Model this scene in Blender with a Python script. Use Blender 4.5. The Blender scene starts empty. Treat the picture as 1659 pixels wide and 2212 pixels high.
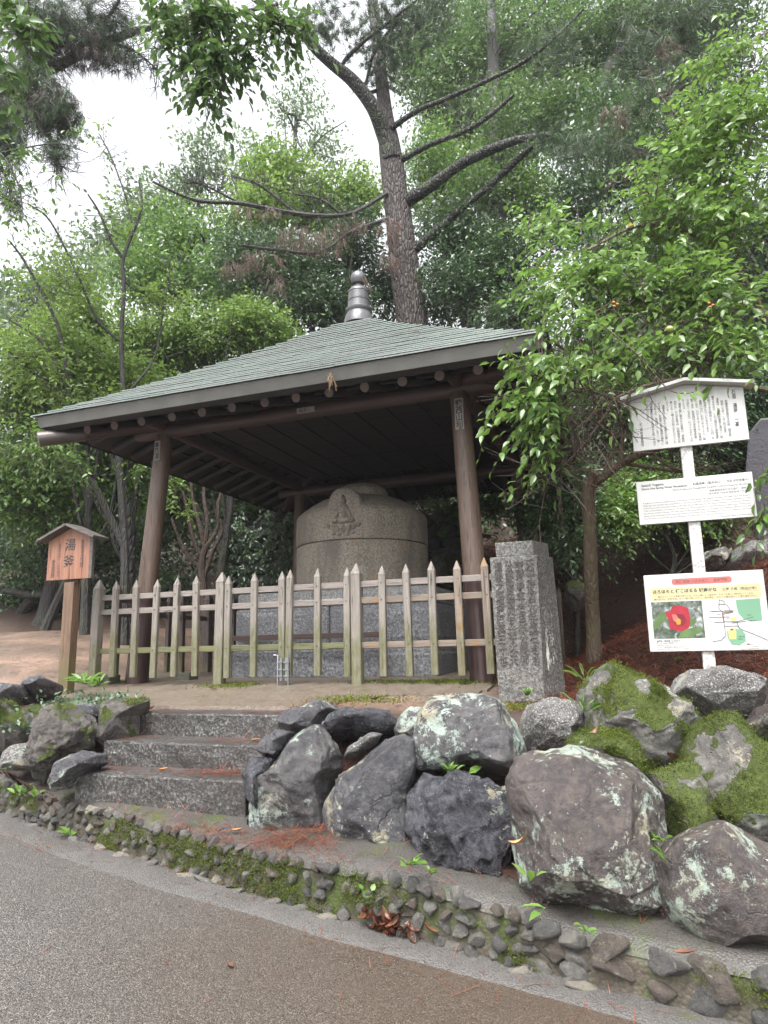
import bpy, bmesh, math, random
import numpy as np
from mathutils import Vector, Matrix

SC = bpy.context.scene
COL = SC.collection
rnd = random.Random(7)
rng = np.random.default_rng(11)

# ------------------------------------------------------------------ camera
F, PITCH, ROLL = 1512.13, 0.192, -0.0215          # focal length in units of a 1659 x 2212 picture
_f = np.array([0, math.cos(PITCH), math.sin(PITCH)])
_u = np.array([0, -math.sin(PITCH), math.cos(PITCH)])
_x = np.array([1., 0, 0])
XR = math.cos(ROLL)*_x + math.sin(ROLL)*_u
UR = -math.sin(ROLL)*_x + math.cos(ROLL)*_u
cd = bpy.data.cameras.new('camera')
cd.sensor_fit = 'VERTICAL'; cd.sensor_height = 36.0; cd.lens = 36.0*F/2212
cd.clip_start = 0.05; cd.clip_end = 500
cam = bpy.data.objects.new('camera', cd); COL.objects.link(cam)
M = Matrix.Identity(4)
for i in range(3):
    M[i][0] = XR[i]; M[i][1] = UR[i]; M[i][2] = -_f[i]
cam.matrix_world = M
SC.camera = cam

# ------------------------------------------------------------------ light
SUN_EL, SUN_ROT = math.radians(62), math.radians(200)
w = bpy.data.worlds.new('World'); SC.world = w; w.use_nodes = True
nt = w.node_tree; nt.nodes.clear()
sky = nt.nodes.new('ShaderNodeTexSky'); sky.sky_type = 'NISHITA'; sky.sun_disc = False
sky.sun_elevation = SUN_EL; sky.sun_rotation = SUN_ROT
sky.air_density = 1.0; sky.dust_density = 4.0; sky.ozone_density = 1.0
hs = nt.nodes.new('ShaderNodeHueSaturation'); hs.inputs['Saturation'].default_value = 0.12
bg = nt.nodes.new('ShaderNodeBackground'); bg.inputs['Strength'].default_value = 0.15
wo = nt.nodes.new('ShaderNodeOutputWorld')
nt.links.new(sky.outputs[0], hs.inputs['Color']); nt.links.new(hs.outputs[0], bg.inputs['Color'])
nt.links.new(bg.outputs[0], wo.inputs['Surface'])
sl = bpy.data.lights.new('sun', 'SUN'); sl.energy = 1.3; sl.angle = math.radians(40); sl.color = (1.0, 0.985, 0.96)
so = bpy.data.objects.new('sun', sl); COL.objects.link(so)
# Nishita sun_rotation r: direction to the sun = (sin r, cos r)
sd = Vector((math.sin(SUN_ROT)*math.cos(SUN_EL), math.cos(SUN_ROT)*math.cos(SUN_EL), math.sin(SUN_EL)))
so.rotation_euler = sd.to_track_quat('Z', 'Y').to_euler()
vs = SC.view_settings
vs.view_transform = 'Standard'; vs.look = 'None'; vs.exposure = 1.85; vs.gamma = 1.0; vs.use_curve_mapping = False
SC.cycles.max_bounces = 8; SC.cycles.diffuse_bounces = 5; SC.cycles.glossy_bounces = 2
SC.cycles.transmission_bounces = 5; SC.cycles.transparent_max_bounces = 4; SC.cycles.volume_bounces = 0
SC.cycles.use_denoising = True
SC.cycles.sample_clamp_indirect = 4.0

# ------------------------------------------------------------------ rain haze
def haze_box():
    me = bpy.data.meshes.new('haze')
    x0, x1, y0, y1, z0, z1 = -64, 64, -72, 80, -14, 30
    me.from_pydata([(x, y, z) for z in (z0, z1) for x, y in ((x0, y0), (x1, y0), (x1, y1), (x0, y1))], [], [(0, 3, 2, 1), (4, 5, 6, 7), (0, 1, 5, 4), (1, 2, 6, 5), (2, 3, 7, 6), (3, 0, 4, 7)])
    m = bpy.data.materials.new('rain_haze'); m.use_nodes = True; t = m.node_tree; t.nodes.clear()
    o = t.nodes.new('ShaderNodeOutputMaterial'); v = t.nodes.new('ShaderNodeVolumePrincipled')
    v.inputs['Color'].default_value = (.95, .96, 1, 1); v.inputs['Density'].default_value = HAZE; v.inputs['Anisotropy'].default_value = .2
    t.links.new(v.outputs[0], o.inputs['Volume']); me.materials.append(m)
    h = bpy.data.objects.new('haze', me); COL.objects.link(h); h['kind'] = 'stuff'
HAZE = .0010

# ------------------------------------------------------------------ geometry of the view (eye at the origin)
TH = 0.3431
U = np.array([math.cos(TH), -math.sin(TH), 0]); V = np.array([math.sin(TH), math.cos(TH), 0])
CEN = np.array([-.2844, 8.8347, 0])
def ray(px, py): return _f + XR*(px-829.5)/F + UR*(1106-py)/F
def aty(px, py, Y):
    d = ray(px, py); return d*(Y/d[1])
def atz(px, py, z):
    d = ray(px, py); return d*(z/d[2])
def atv(px, py, v):
    d = ray(px, py); return d*((v+CEN@V)/(d@V))
def uv(P): P = np.asarray(P)-CEN; return P@U, P@V
def W3(u, v, z): return CEN+U*u+V*v+np.array([0, 0, z])

# ------------------------------------------------------------------ noise in numpy
def _hash(ix, iy, iz, s):
    h = (ix*374761393 + iy*668265263 + iz*2147483647 + s*974634777) & 0xffffffff
    h = ((h ^ (h >> 13))*1274126177) & 0xffffffff
    h = ((h ^ (h >> 16))*2246822519) & 0xffffffff
    return ((h ^ (h >> 15)) & 0xffff)/65535.0
def vnoise(P, s=0):
    P = np.asarray(P, float); i = np.floor(P).astype(np.int64); f = P-i; f = f*f*(3-2*f)
    r = 0
    for a in (0, 1):
        for b in (0, 1):
            for c in (0, 1):
                wt = (f[..., 0] if a else 1-f[..., 0])*(f[..., 1] if b else 1-f[..., 1])*(f[..., 2] if c else 1-f[..., 2])
                r = r+wt*_hash(i[..., 0]+a, i[..., 1]+b, i[..., 2]+c, s)
    return r
def fbm(P, o=4, s=0, ridge=False):
    P = np.asarray(P, float); a, t, r = .5, 0, 0
    for k in range(o):
        n = vnoise(P*2**k+k*7.3, s+k)
        if ridge: n = 1-np.abs(2*n-1)
        r = r+a*n; t += a; a *= .5
    return r/t
def sstep(a, b, x):
    t = np.clip((np.asarray(x, float)-a)/(b-a), 0, 1); return t*t*(3-2*t)

# ------------------------------------------------------------------ objects
ROOT = {}
def thing(name, label, cat, loc=(0, 0, 0), rotz=0.0, group=None):
    o = bpy.data.objects.new(name, None); COL.objects.link(o)
    o.empty_display_size = .1; o.location = loc; o.rotation_euler = (0, 0, rotz)
    o['label'] = label; o['category'] = cat
    if group: o['group'] = group
    ROOT[o.name] = Matrix.Translation(Vector(loc)) @ Matrix.Rotation(rotz, 4, 'Z')
    return o
def tag(o, label, cat, group=None):
    o['label'] = label; o['category'] = cat
    if group: o['group'] = group
    return o
def top(o):
    while o.parent: o = o.parent
    return o
def mesh_np(name, v, faces, mat=None, smooth=False, attrs=None):
    """faces: int array (n,k) or list of such arrays"""
    me = bpy.data.meshes.new(name)
    v = np.asarray(v, np.float32)
    if not isinstance(faces, list): faces = [faces]
    faces = [np.asarray(f, np.int32) for f in faces if len(f)]
    nl = sum(f.size for f in faces); npoly = sum(len(f) for f in faces)
    me.vertices.add(len(v)); me.vertices.foreach_set('co', v.ravel())
    me.loops.add(nl); me.polygons.add(npoly)
    me.loops.foreach_set('vertex_index', np.concatenate([f.ravel() for f in faces]))
    tot = np.concatenate([np.full(len(f), f.shape[1], np.int32) for f in faces])
    st = np.concatenate([[0], np.cumsum(tot)[:-1]]).astype(np.int32)
    me.polygons.foreach_set('loop_start', st)
    me.polygons.foreach_set('loop_total', tot)
    me.polygons.foreach_set('use_smooth', np.full(npoly, bool(smooth)))
    for k, a in (attrs or {}).items():
        at = me.attributes.new(k, 'FLOAT', 'POINT'); at.data.foreach_set('value', np.asarray(a, np.float32))
    me.update(calc_edges=True)
    if mat: me.materials.append(mat)
    return me
def link(name, me, parent=None, world=True, kind=None):
    o = bpy.data.objects.new(name, me); COL.objects.link(o)
    if parent is not None:
        o.parent = parent
        if world:
            me.transform(ROOT[top(parent).name].inverted())
    if kind: o['kind'] = kind
    return o
class MB:
    """collects plain shapes into one mesh"""
    def __init__(s): s.v = []; s.f = []; s.n = 0
    def add(s, v, f):
        v = np.asarray(v, float); s.v.append(v); s.f += [tuple(int(i)+s.n for i in q) for q in f]; s.n += len(v); return s
    def box(s, c, h, ax=None, taper=1.0):
        c = np.asarray(c, float); ax = np.eye(3) if ax is None else np.asarray(ax, float)
        P = []
        for z in (-1, 1):
            k = taper if z > 0 else 1
            for x, y in ((-1, -1), (1, -1), (1, 1), (-1, 1)):
                P.append(c+ax[0]*h[0]*x*k+ax[1]*h[1]*y*k+ax[2]*h[2]*z)
        return s.add(P, [(0, 3, 2, 1), (4, 5, 6, 7), (0, 1, 5, 4), (1, 2, 6, 5), (2, 3, 7, 6), (3, 0, 4, 7)])
    def bbox(s, lo, hi): 
        lo = np.asarray(lo, float); hi = np.asarray(hi, float); return s.box((lo+hi)/2, (hi-lo)/2)
    def tube(s, pts, rad, n=8, cap=True):
        v, f = tube_np(pts, rad, n, cap); return s.add(v, f)
    def lathe(s, prof, n=32, c=(0, 0, 0)):
        c = np.asarray(c, float); V_ = []
        for r, z in prof:
            for k in range(n):
                a = 2*math.pi*k/n; V_.append(c+np.array([r*math.cos(a), r*math.sin(a), z]))
        Fc = []
        for i in range(len(prof)-1):
            for k in range(n):
                k2 = (k+1) % n; Fc.append((i*n+k, i*n+k2, (i+1)*n+k2, (i+1)*n+k))
        Fc.append(tuple(range(n-1, -1, -1))); Fc.append(tuple((len(prof)-1)*n+k for k in range(n)))
        return s.add(V_, Fc)
    def build(s, name, mat, parent=None, world=False, smooth=False, bevel=0, kind=None, segs=2):
        me = bpy.data.meshes.new(name)
        me.from_pydata([tuple(p) for p in np.concatenate(s.v)], [], s.f); me.update()
        if bevel:
            bm = bmesh.new(); bm.from_mesh(me)
            ed = [e for e in bm.edges if len(e.link_faces) == 2 and e.calc_face_angle(0) > .6]
            bmesh.ops.bevel(bm, geom=ed, offset=bevel, segments=segs, affect='EDGES', profile=.6, clamp_overlap=True)
            bm.to_mesh(me); bm.free()
        if smooth:
            me.polygons.foreach_set('use_smooth', np.ones(len(me.polygons), bool))
            me.set_sharp_from_angle(angle=.7)
        me.materials.append(mat)
        return link(name, me, parent, world, kind)
def catmull(pts, per=5):
    P = np.asarray(pts, float)
    if len(P) < 3: return P
    Q = np.vstack([2*P[0]-P[1], P, 2*P[-1]-P[-2]]); out = []
    for i in range(1, len(Q)-2):
        a, b, c, d = Q[i-1:i+3]
        for t in np.arange(per)/per:
            out.append(.5*((2*b)+(-a+c)*t+(2*a-5*b+4*c-d)*t*t+(-a+3*b-3*c+d)*t**3))
    out.append(P[-1]); return np.array(out)
def tube_np(pts, rad, n=8, cap=True):
    P = np.asarray(pts, float); R = np.broadcast_to(np.asarray(rad, float), (len(P),))
    T = np.gradient(P, axis=0); T /= np.linalg.norm(T, axis=1)[:, None]+1e-9
    a = np.array([0, 0, 1.]) if abs(T[0][2]) < .9 else np.array([1., 0, 0])
    vs_ = []; n1 = np.cross(T[0], a); n1 /= np.linalg.norm(n1)
    ang = np.arange(n)*2*math.pi/n
    for i in range(len(P)):
        n1 = n1-T[i]*(n1@T[i]); n1 /= np.linalg.norm(n1)+1e-9; n2 = np.cross(T[i], n1)
        vs_.append(P[i]+R[i]*(np.cos(ang)[:, None]*n1+np.sin(ang)[:, None]*n2))
    fs = []
    for i in range(len(P)-1):
        for k in range(n):
            k2 = (k+1) % n; fs.append((i*n+k, i*n+k2, (i+1)*n+k2, (i+1)*n+k))
    if cap:
        fs.append(tuple(range(n-1, -1, -1))); fs.append(tuple((len(P)-1)*n+k for k in range(n)))
    return np.concatenate(vs_), fs

# ------------------------------------------------------------------ materials
class NT:
    def __init__(s, name):
        s.m = bpy.data.materials.new(name); s.m.use_nodes = True
        s.t = s.m.node_tree; s.t.nodes.clear()
        s.out = s.t.nodes.new('ShaderNodeOutputMaterial')
    def n(s, typ, inp=None, **props):
        o = s.t.nodes.new('ShaderNode'+typ)
        for k, v in props.items(): setattr(o, k, v)
        for k, v in (inp or {}).items():
            if hasattr(v, 'is_output'): s.t.links.new(v, o.inputs[k])
            else: o.inputs[k].default_value = (*v, 1) if isinstance(v, tuple) and len(v) == 3 and o.inputs[k].type == 'RGBA' else v
        return o
    def coord(s, scale=(1, 1, 1), kind='Object', jitter=True):
        c = s.n('TexCoord').outputs[kind]
        if jitter:
            r = s.n('ObjectInfo').outputs['Random']
            r = s.n('Math', {0: r, 1: 53.0}, operation='MULTIPLY').outputs[0]
            c = s.n('VectorMath', {0: c, 1: s.n('CombineXYZ', {0: r, 1: r, 2: r}).outputs[0]}, operation='ADD').outputs[0]
        return s.n('Mapping', {'Vector': c, 'Scale': scale}).outputs[0]
    def noise(s, vec, scale, detail=4, rough=.55, dist=0.0):
        return s.n('TexNoise', {'Vector': vec, 'Scale': scale, 'Detail': detail, 'Roughness': rough, 'Distortion': dist}).outputs[0]
    def voro(s, vec, scale, feature='F1', out=0):
        return s.n('TexVoronoi', {'Vector': vec, 'Scale': scale}, feature=feature).outputs[out]
    def ramp(s, fac, stops):
        r = s.n('ValToRGB', {0: fac}); e = r.color_ramp.elements
        while len(e) < len(stops): e.new(.5)
        for q, (p, c) in zip(e, stops):
            q.position = p; q.color = (*c, 1) if isinstance(c, tuple) else (c, c, c, 1)
        return r.outputs[0]
    def mix(s, fac, a, b, blend='MIX'):
        o = s.n('Mix', data_type='RGBA', blend_type=blend)
        for k, v in ((0, fac), (6, a), (7, b)):
            if hasattr(v, 'is_output'): s.t.links.new(v, o.inputs[k])
            else: o.inputs[k].default_value = (*v, 1) if isinstance(v, tuple) else (v if k == 0 else (v, v, v, 1))
        return o.outputs[2]
    def math(s, op, a, b=0.0):
        return s.n('Math', {0: a, 1: b}, operation=op).outputs[0]
    def attr(s, name): return s.n('Attribute', attribute_name=name).outputs['Fac']
    def bump(s, h, dist=.01, strength=1.0, normal=None):
        d = {'Height': h, 'Distance': dist, 'Strength': strength}
        if normal is not None: d['Normal'] = normal
        return s.n('Bump', d).outputs[0]
    def bsdf(s, col, rough=.6, normal=None, spec=.5, metal=0.0, **kw):
        d = {'Base Color': col, 'Roughness': rough, 'Specular IOR Level': spec, 'Metallic': metal}
        if normal is not None: d['Normal'] = normal
        d.update(kw)
        return s.n('BsdfPrincipled', d)
    def done(s, sh):
        s.t.links.new(sh.outputs[0] if hasattr(sh, 'outputs') else sh, s.out.inputs['Surface']); return s.m

def m_plain(name, col, rough=.5, metal=0.0, var=.12, scale=6.0, spec=.5, bump=.0):
    k = NT(name); c = k.coord()
    n = k.noise(c, scale, 5)
    col2 = tuple(x*(1-var*2) for x in col)
    cc = k.mix(n, col2, tuple(min(1, x*(1+var)) for x in col))
    nm = k.bump(k.noise(c, scale*12, 3), bump) if bump else None
    return k.done(k.bsdf(cc, rough, nm, spec, metal))

def m_rock(name, c1, c2, c3, lichen=0.0, lcol=(.42, .50, .42), rough=.38, moss=False, grain=0.0, lscale=5.0, bump=.02):
    k = NT(name); c = k.coord()
    n1 = k.noise(c, 2.2, 6, .6); n2 = k.noise(c, 9, 6, .65, .6)
    col = k.mix(k.ramp(n1, [(.35, 0.), (.62, 1.)]), c1, c2)
    col = k.mix(k.ramp(n2, [(.45, 0.), (.72, .8)]), col, c3)
    col = k.mix(k.ramp(k.noise(c, 26, 6, .75), [(.48, 0.), (.68, .6)]), col, tuple(x*1.25 for x in c3))
    cw_ = k.n('VectorMath', {0: c, 1: k.n('VectorMath', {0: k.n('TexNoise', {'Vector': c, 'Scale': 4.0, 'Detail': 5.0}).outputs[1], 1: (.35, .35, .35)}, operation='MULTIPLY').outputs[0]}, operation='ADD').outputs[0]
    vein = k.ramp(k.voro(cw_, 3.0, 'DISTANCE_TO_EDGE'), [(0., 1.), (.018, 0.)])
    nv = k.math('MULTIPLY', vein, k.ramp(k.noise(c, 3, 2), [(.54, 0.), (.66, .55)]))
    col = k.mix(nv, col, tuple(x*.4 for x in c1))
    if grain:
        g = k.noise(c, 95, 2, .7)
        col = k.mix(k.ramp(g, [(.42, grain), (.6, 0.)]), col, (.02, .02, .02))
        col = k.mix(k.ramp(g, [(.56, 0.), (.7, grain)]), col, (.62, .58, .55))
    ro = k.ramp(k.noise(c, 7, 4), [(.3, rough*.75), (.7, min(1, rough*1.5))])
    if lichen:
        l1 = k.noise(c, lscale*1.9, 10, .80, .3); zone = k.noise(c, lscale*.5, 3, .5)
        zz = k.math('MULTIPLY', k.math('SUBTRACT', zone, .5), .55)
        lm = k.ramp(k.math('ADD', l1, zz), [(.635-.09*lichen, 0.), (.665-.09*lichen, 1.)])
        dots = k.ramp(k.math('ADD', k.noise(c, 38, 3, .6), zz), [(.70-.08*lichen, 0.), (.73-.08*lichen, .85)])
        lm = k.math('MAXIMUM', lm, dots)
        fine = k.ramp(k.noise(c, 70, 4, .8), [(.32, .25), (.48, 1.)])
        lm = k.math('MULTIPLY', lm, fine)
        lc = k.mix(k.noise(c, 14, 3), lcol, tuple(x*.55 for x in lcol))
        lc = k.mix(k.ramp(k.noise(c, 3, 2), [(.5, 0.), (.6, .8)]), lc, (.27, .23, .15))
        col = k.mix(lm, col, lc); ro = k.mix(lm, ro, .85)
    rg = k.n('TexNoise', {'Vector': c, 'Scale': 7.0, 'Detail': 7.0, 'Roughness': .62, 'Distortion': .4}, noise_type='RIDGED_MULTIFRACTAL').outputs[0]
    b = k.math('ADD', k.noise(c, 5, 8, .72, .5), k.math('MULTIPLY', k.noise(c, 42, 6, .8), .55))
    b = k.math('ADD', b, k.math('MULTIPLY', rg, .16))

    b = k.math('SUBTRACT', b, k.math('MULTIPLY', nv, .5))
    if moss:
        mm = k.attr('moss'); mc = k.mix(k.noise(c, 25, 4), (.026, .042, .008), (.115, .145, .026))
        mm = k.ramp(k.math('ADD', mm, k.math('MULTIPLY', k.math('SUBTRACT', k.noise(c, 24, 5, .75), .5), 1.5)), [(.42, 0.), (.60, 1.)])
        col = k.mix(mm, col, mc); ro = k.mix(mm, ro, .95)
        b = k.math('ADD', b, k.math('MULTIPLY', mm, k.noise(c, 70, 3, .8)))
    return k.done(k.bsdf(col, ro, k.bump(b, bump, .9)))

def m_granite(name, a=(.20, .195, .19), dark=(.05, .05, .05), lite=(.46, .45, .43), stain=(.10, .075, .05), sc=1.0, rough=.5, lich=0.0):
    k = NT(name); c = k.coord()
    g = k.noise(c, 60*sc, 3, .75)
    col = k.mix(k.ramp(g, [(.38, 0.), (.52, 1.)]), dark, a)
    col = k.mix(k.ramp(g, [(.54, 0.), (.68, 1.)]), col, lite)
    s = k.ramp(k.noise(c, 2.3, 5, .6), [(.42, 0.), (.68, .75)])
    col = k.mix(s, col, stain)
    if lich:
        l = k.ramp(k.noise(k.coord((1, 1, .35)), 6, 7, .75), [(.60, 0.), (.64, lich)])
        col = k.mix(l, col, (.50, .52, .45))
    b = k.math('ADD', g, k.math('MULTIPLY', k.noise(c, 14, 5), .6))
    return k.done(k.bsdf(col, rough, k.bump(b, .008, .8)))

def m_wood(name, c1, c2, c3, axis='z', rough=.55, moss=None, gscale=1.0, orange=0.0):
    """moss=(z low, z high): algae grown on the lower part"""
    k = NT(name)
    sc = {'z': (9, 9, .5), 'x': (.5, 9, 9), 'y': (9, .5, 9)}[axis]
    sc = tuple(q*gscale for q in sc)
    c = k.coord(sc); c0 = k.coord()
    g = k.noise(c, 3.2, 7, .68, .7); g2 = k.noise(c, 11, 3, .7)
    col = k.mix(k.ramp(g, [(.3, 0.), (.7, 1.)]), c1, c2)
    col = k.mix(k.ramp(g2, [(.5, 0.), (.78, .6)]), col, c3)
    crack = k.ramp(k.noise(c, 6, 2, .5, .2), [(.30, 1.), (.36, 0.)])
    col = k.mix(k.math('MULTIPLY', crack, .75), col, tuple(x*.2 for x in c1))
    if orange:
        om = k.ramp(k.noise(c0, 4.5, 5, .7), [(.62-.2*orange, 0.), (.72-.2*orange, .85)])
        col = k.mix(om, col, (.22, .105, .014))
    if moss:
        z = k.n('SeparateXYZ', {0: k.n('TexCoord').outputs['Object']}).outputs[2]
        zz = k.math('ADD', z, k.math('MULTIPLY', k.noise(k.coord((1, 1, .35)), 16, 6, .75), .62))
        mm = k.n('MapRange', {0: zz, 1: moss[1]+.27, 2: moss[0]+.33, 3: 0., 4: 1.}, interpolation_type='SMOOTHSTEP').outputs[0]
        streak = k.ramp(k.noise(k.coord((14, 14, .9)), 3, 5, .7), [(.25, .45), (.6, 1.)])
        mm = k.math('MULTIPLY', mm, streak)
        mm = k.math('MULTIPLY', mm, k.ramp(k.noise(k.coord((1, 1, .25)), 34, 5, .8), [(.36, .35), (.56, 1.)]))
        mc = k.mix(k.noise(c0, 13, 5), (.042, .048, .012), (.125, .128, .040))
        col = k.mix(k.math('MULTIPLY', mm, .95), col, mc)
    b = k.math('SUBTRACT', k.math('ADD', g, k.math('MULTIPLY', g2, .4)), k.math('MULTIPLY', crack, .8))
    return k.done(k.bsdf(col, rough, k.bump(b, .006, .7)))

def m_bark(name, c1, c2, c3, plates=True, rough=.62, moss=0.0):
    k = NT(name); c = k.coord((1, 1, .28)); c0 = k.coord()
    v = k.voro(c, 17 if plates else 26, 'DISTANCE_TO_EDGE'); n = k.noise(c, 9, 6, .7)
    h = k.math('ADD', k.ramp(v, [(0., 0.), (.22, 1.)]), k.math('MULTIPLY', n, .9))
    col = k.mix(n, c1, c2)
    if plates: col = k.mix(k.ramp(v, [(0., .85), (.12, 0.)]), col, tuple(x*.25 for x in c1))
    col = k.mix(k.ramp(k.noise(c0, 5, 5, .7), [(.55, 0.), (.68, .8)]), col, c3)
    if moss: col = k.mix(k.ramp(k.noise(c0, 3.2, 5, .7), [(.52, 0.), (.66, moss)]), col, (.07, .10, .025))
    return k.done(k.bsdf(col, rough, k.bump(h, .03 if plates else .008, .9)))

def m_leaf(name, dark, lite, rough=.34, trans=.35, yellow=0.0, spec=.6):
    k = NT(name); r = k.attr('rnd')
    mid = tuple((a+b)/2 for a, b in zip(dark, lite))
    st = [(0., dark), (.45, mid), (.93, lite)]
    if yellow: st += [(.985, lite), (1., (.45, .30, .02))]
    col = k.ramp(r, st)
    b = k.bsdf(col, rough, None, spec)
    t = k.n('BsdfTranslucent', {'Color': k.mix(.5, col, tuple(min(1, x*1.6) for x in lite))})
    return k.done(k.n('MixShader', {0: trans, 1: b.outputs[0], 2: t.outputs[0]}))

LEAF_CAM = m_leaf('leaf_camellia', (.026, .070, .020), (.155, .265, .050), .30, .40, .5, .7)
LEAF_NEW = m_leaf('leaf_fresh', (.046, .100, .026), (.20, .305, .060), .34, .42, .5)
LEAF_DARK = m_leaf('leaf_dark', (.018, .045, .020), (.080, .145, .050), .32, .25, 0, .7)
LEAF_HAZED = m_leaf('leaf_hazed', (.055, .095, .045), (.15, .215, .095), .5, .4)  # far trees: pale haze painted into the leaf colour
LEAF_OAK = m_leaf('leaf_oak', (.026, .065, .020), (.10, .175, .042), .38, .45)
LEAF_NEEDLE = m_leaf('leaf_pine', (.020, .040, .020), (.075, .115, .05), .5, .2)
LEAF_DEAD = m_leaf('leaf_dead', (.04, .027, .022), (.165, .10, .072), .6, .15)
LEAF_MOSS = m_leaf('moss_green', (.026, .042, .007), (.155, .19, .030), .9, .25, spec=.2)
LEAF_WEED = m_leaf('leaf_weed', (.055, .125, .024), (.165, .29, .055), .4, .4)
LEAF_IVY = m_leaf('leaf_ivy', (.022, .055, .028), (.085, .15, .075), .4, .25)
NEEDLE_RED = m_leaf('needle_litter', (.040, .015, .011), (.28, .085, .045), .42, .08)

# ------------------------------------------------------------------ leaves
def nrm(a): return a/(np.linalg.norm(a, axis=-1, keepdims=True)+1e-9)
TPL8 = (np.array([[0, 0, 0], [.28, -.40, .07], [.64, -.33, .06], [1, 0, -.13], [.64, .33, .06], [.28, .40, .07], [.28, 0, 0], [.64, 0, -.01]]),
        [(0, 6, 1), (6, 7, 2, 1), (7, 3, 2), (0, 5, 6), (6, 5, 4, 7), (7, 4, 3)])
TPL4 = (np.array([[0, 0, 0], [.45, -.40, .07], [1, 0, -.06], [.45, .40, .07]]), [(0, 2, 1), (0, 3, 2)])
TPL2 = (np.array([[0, 0, 0], [.45, -.38, 0], [1, 0, -.05], [.45, .38, 0]]), [(0, 3, 2, 1)])
def leaves_mesh(name, P, D, Nn, L, mat, tpl=TPL4, wid=.5, val=None):
    """P base points, D direction, Nn approximate normal, L lengths"""
    P = np.asarray(P); n = len(P); D = nrm(D); S = nrm(np.cross(Nn, D)); Nn = np.cross(D, S)
    T, fc = tpl; L = np.broadcast_to(L, (n,))[:, None, None]
    v = P[:, None, :]+L*(T[None, :, 0:1]*D[:, None, :]+T[None, :, 1:2]*wid*2*S[:, None, :]*.62+T[None, :, 2:3]*Nn[:, None, :])
    k = len(T); off = (np.arange(n)*k)[:, None]
    groups = {}
    for q in fc: groups.setdefault(len(q), []).append(q)
    fs = [(off[:, :, None]+np.array(q)[None]).reshape(-1, ln) for ln, q in groups.items()]
    if val is None: val = rng.random(n)
    return mesh_np(name, v.reshape(-1, 3), fs, mat, True, {'rnd': np.repeat(np.clip(val, 0, 1), k)})
def merge(meshes, name='m'):
    """joins leaf / branch meshes given as (verts, list of faces) into MB-like arrays"""
    raise NotImplementedError
def sprays(P0, D0, Ls, step=.035, leaf=.08, droop=.35, jit=.25, up=.55, mat=LEAF_CAM, name='crown', tpl=TPL8, parent=None, twig_mat=None, bias=None, wid=.43):
    """leafy twigs: leaves alternate along each twig, blades held level"""
    P0 = np.asarray(P0); D0 = nrm(np.asarray(D0)); n = len(P0)
    m = max(3, int(np.mean(Ls)/step))
    t = (np.arange(m)+.7)/m
    Ls = np.broadcast_to(Ls, (n,))
    P = P0[:, None, :]+D0[:, None, :]*(Ls[:, None]*t)[..., None]
    P[..., 2] -= droop*Ls[:, None]*t**2
    tan = D0[:, None, :]*np.ones((1, m, 1)); tan = tan.copy(); tan[..., 2] -= 2*droop*t; tan = nrm(tan)
    upv = np.array([0, 0, 1.]); side = nrm(np.cross(tan, upv))
    sg = np.where(np.arange(m) % 2, 1., -1.)[None, :, None]
    LD = tan*.55+side*sg*.85+rng.normal(0, jit, (n, m, 3)); LD[..., 2] -= .15+.35*rng.random((n, m))
    LD[:, -1] = tan[:, -1]+rng.normal(0, jit*.6, (n, 3))
    NN = upv*up+rng.normal(0, .42, (n, m, 3))
    ll = leaf*(.42+.85*rng.random((n, m))**.8)
    val = np.clip((.5 if bias is None else bias[:, None])+rng.normal(0, .2, (n, m)), 0, .97)
    val = np.where(rng.random((n, m)) < .0015, 1.0, val)
    me = leaves_mesh(name, P.reshape(-1, 3), LD.reshape(-1, 3), NN.reshape(-1, 3), ll.ravel(), mat, tpl, wid, val.ravel())
    o = link(name, me, parent)
    # twigs: three-sided slivers along each spray
    q = np.linspace(0, 1, 4); C = P0[:, None, :]+D0[:, None, :]*(Ls[:, None]*q)[..., None]; C[..., 2] -= droop*Ls[:, None]*q**2
    s0 = nrm(np.cross(D0, upv)); n0 = np.cross(s0, D0); r = .0028*(1-.6*q)
    ring = [C+r[None, :, None]*(math.cos(a)*s0[:, None, :]+math.sin(a)*n0[:, None, :]) for a in (0, 2.1, 4.2)]
    vv = np.stack(ring, 2).reshape(-1, 3); base = (np.arange(n)*12)[:, None]
    fq = []
    for i in range(3):
        for a in range(3): fq.append((i*3+a, i*3+(a+1) % 3, (i+1)*3+(a+1) % 3, (i+1)*3+a))
    ff = (base[:, :, None]+np.array(fq)[None]).reshape(-1, 4)
    o2 = link('twigs', mesh_np('twigs', vv, ff, twig_mat, False), parent, kind='stuff')
    return o
def blob_points(blobs, n, shell=.55, seed=0):
    """points in a set of ellipsoids given as picture position, radii and distance"""
    wts = np.array([b[2]*b[3]*(b[6] if len(b) > 6 else 1) for b in blobs], float); wts /= wts.sum()
    out = []; idx = []
    for i, (b, wt) in enumerate(zip(blobs, wts)):
        k = int(n*wt)+1; px, py, rx, ry, Dd, rd = b[:6]
        c = aty(px, py, Dd); sc = Dd/F
        d = nrm(rng.normal(size=(k, 3))); r = rng.random(k)**(shell)
        # towards the surface, uneven
        q = d*r[:, None]*np.array([rx*sc, rd, ry*sc])
        q *= (.72+.5*vnoise(d*2.3+i*9.1+seed, 5))[:, None]
        out.append(c+q); idx.append(np.full(k, i))
    return np.concatenate(out), np.concatenate(idx)
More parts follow.
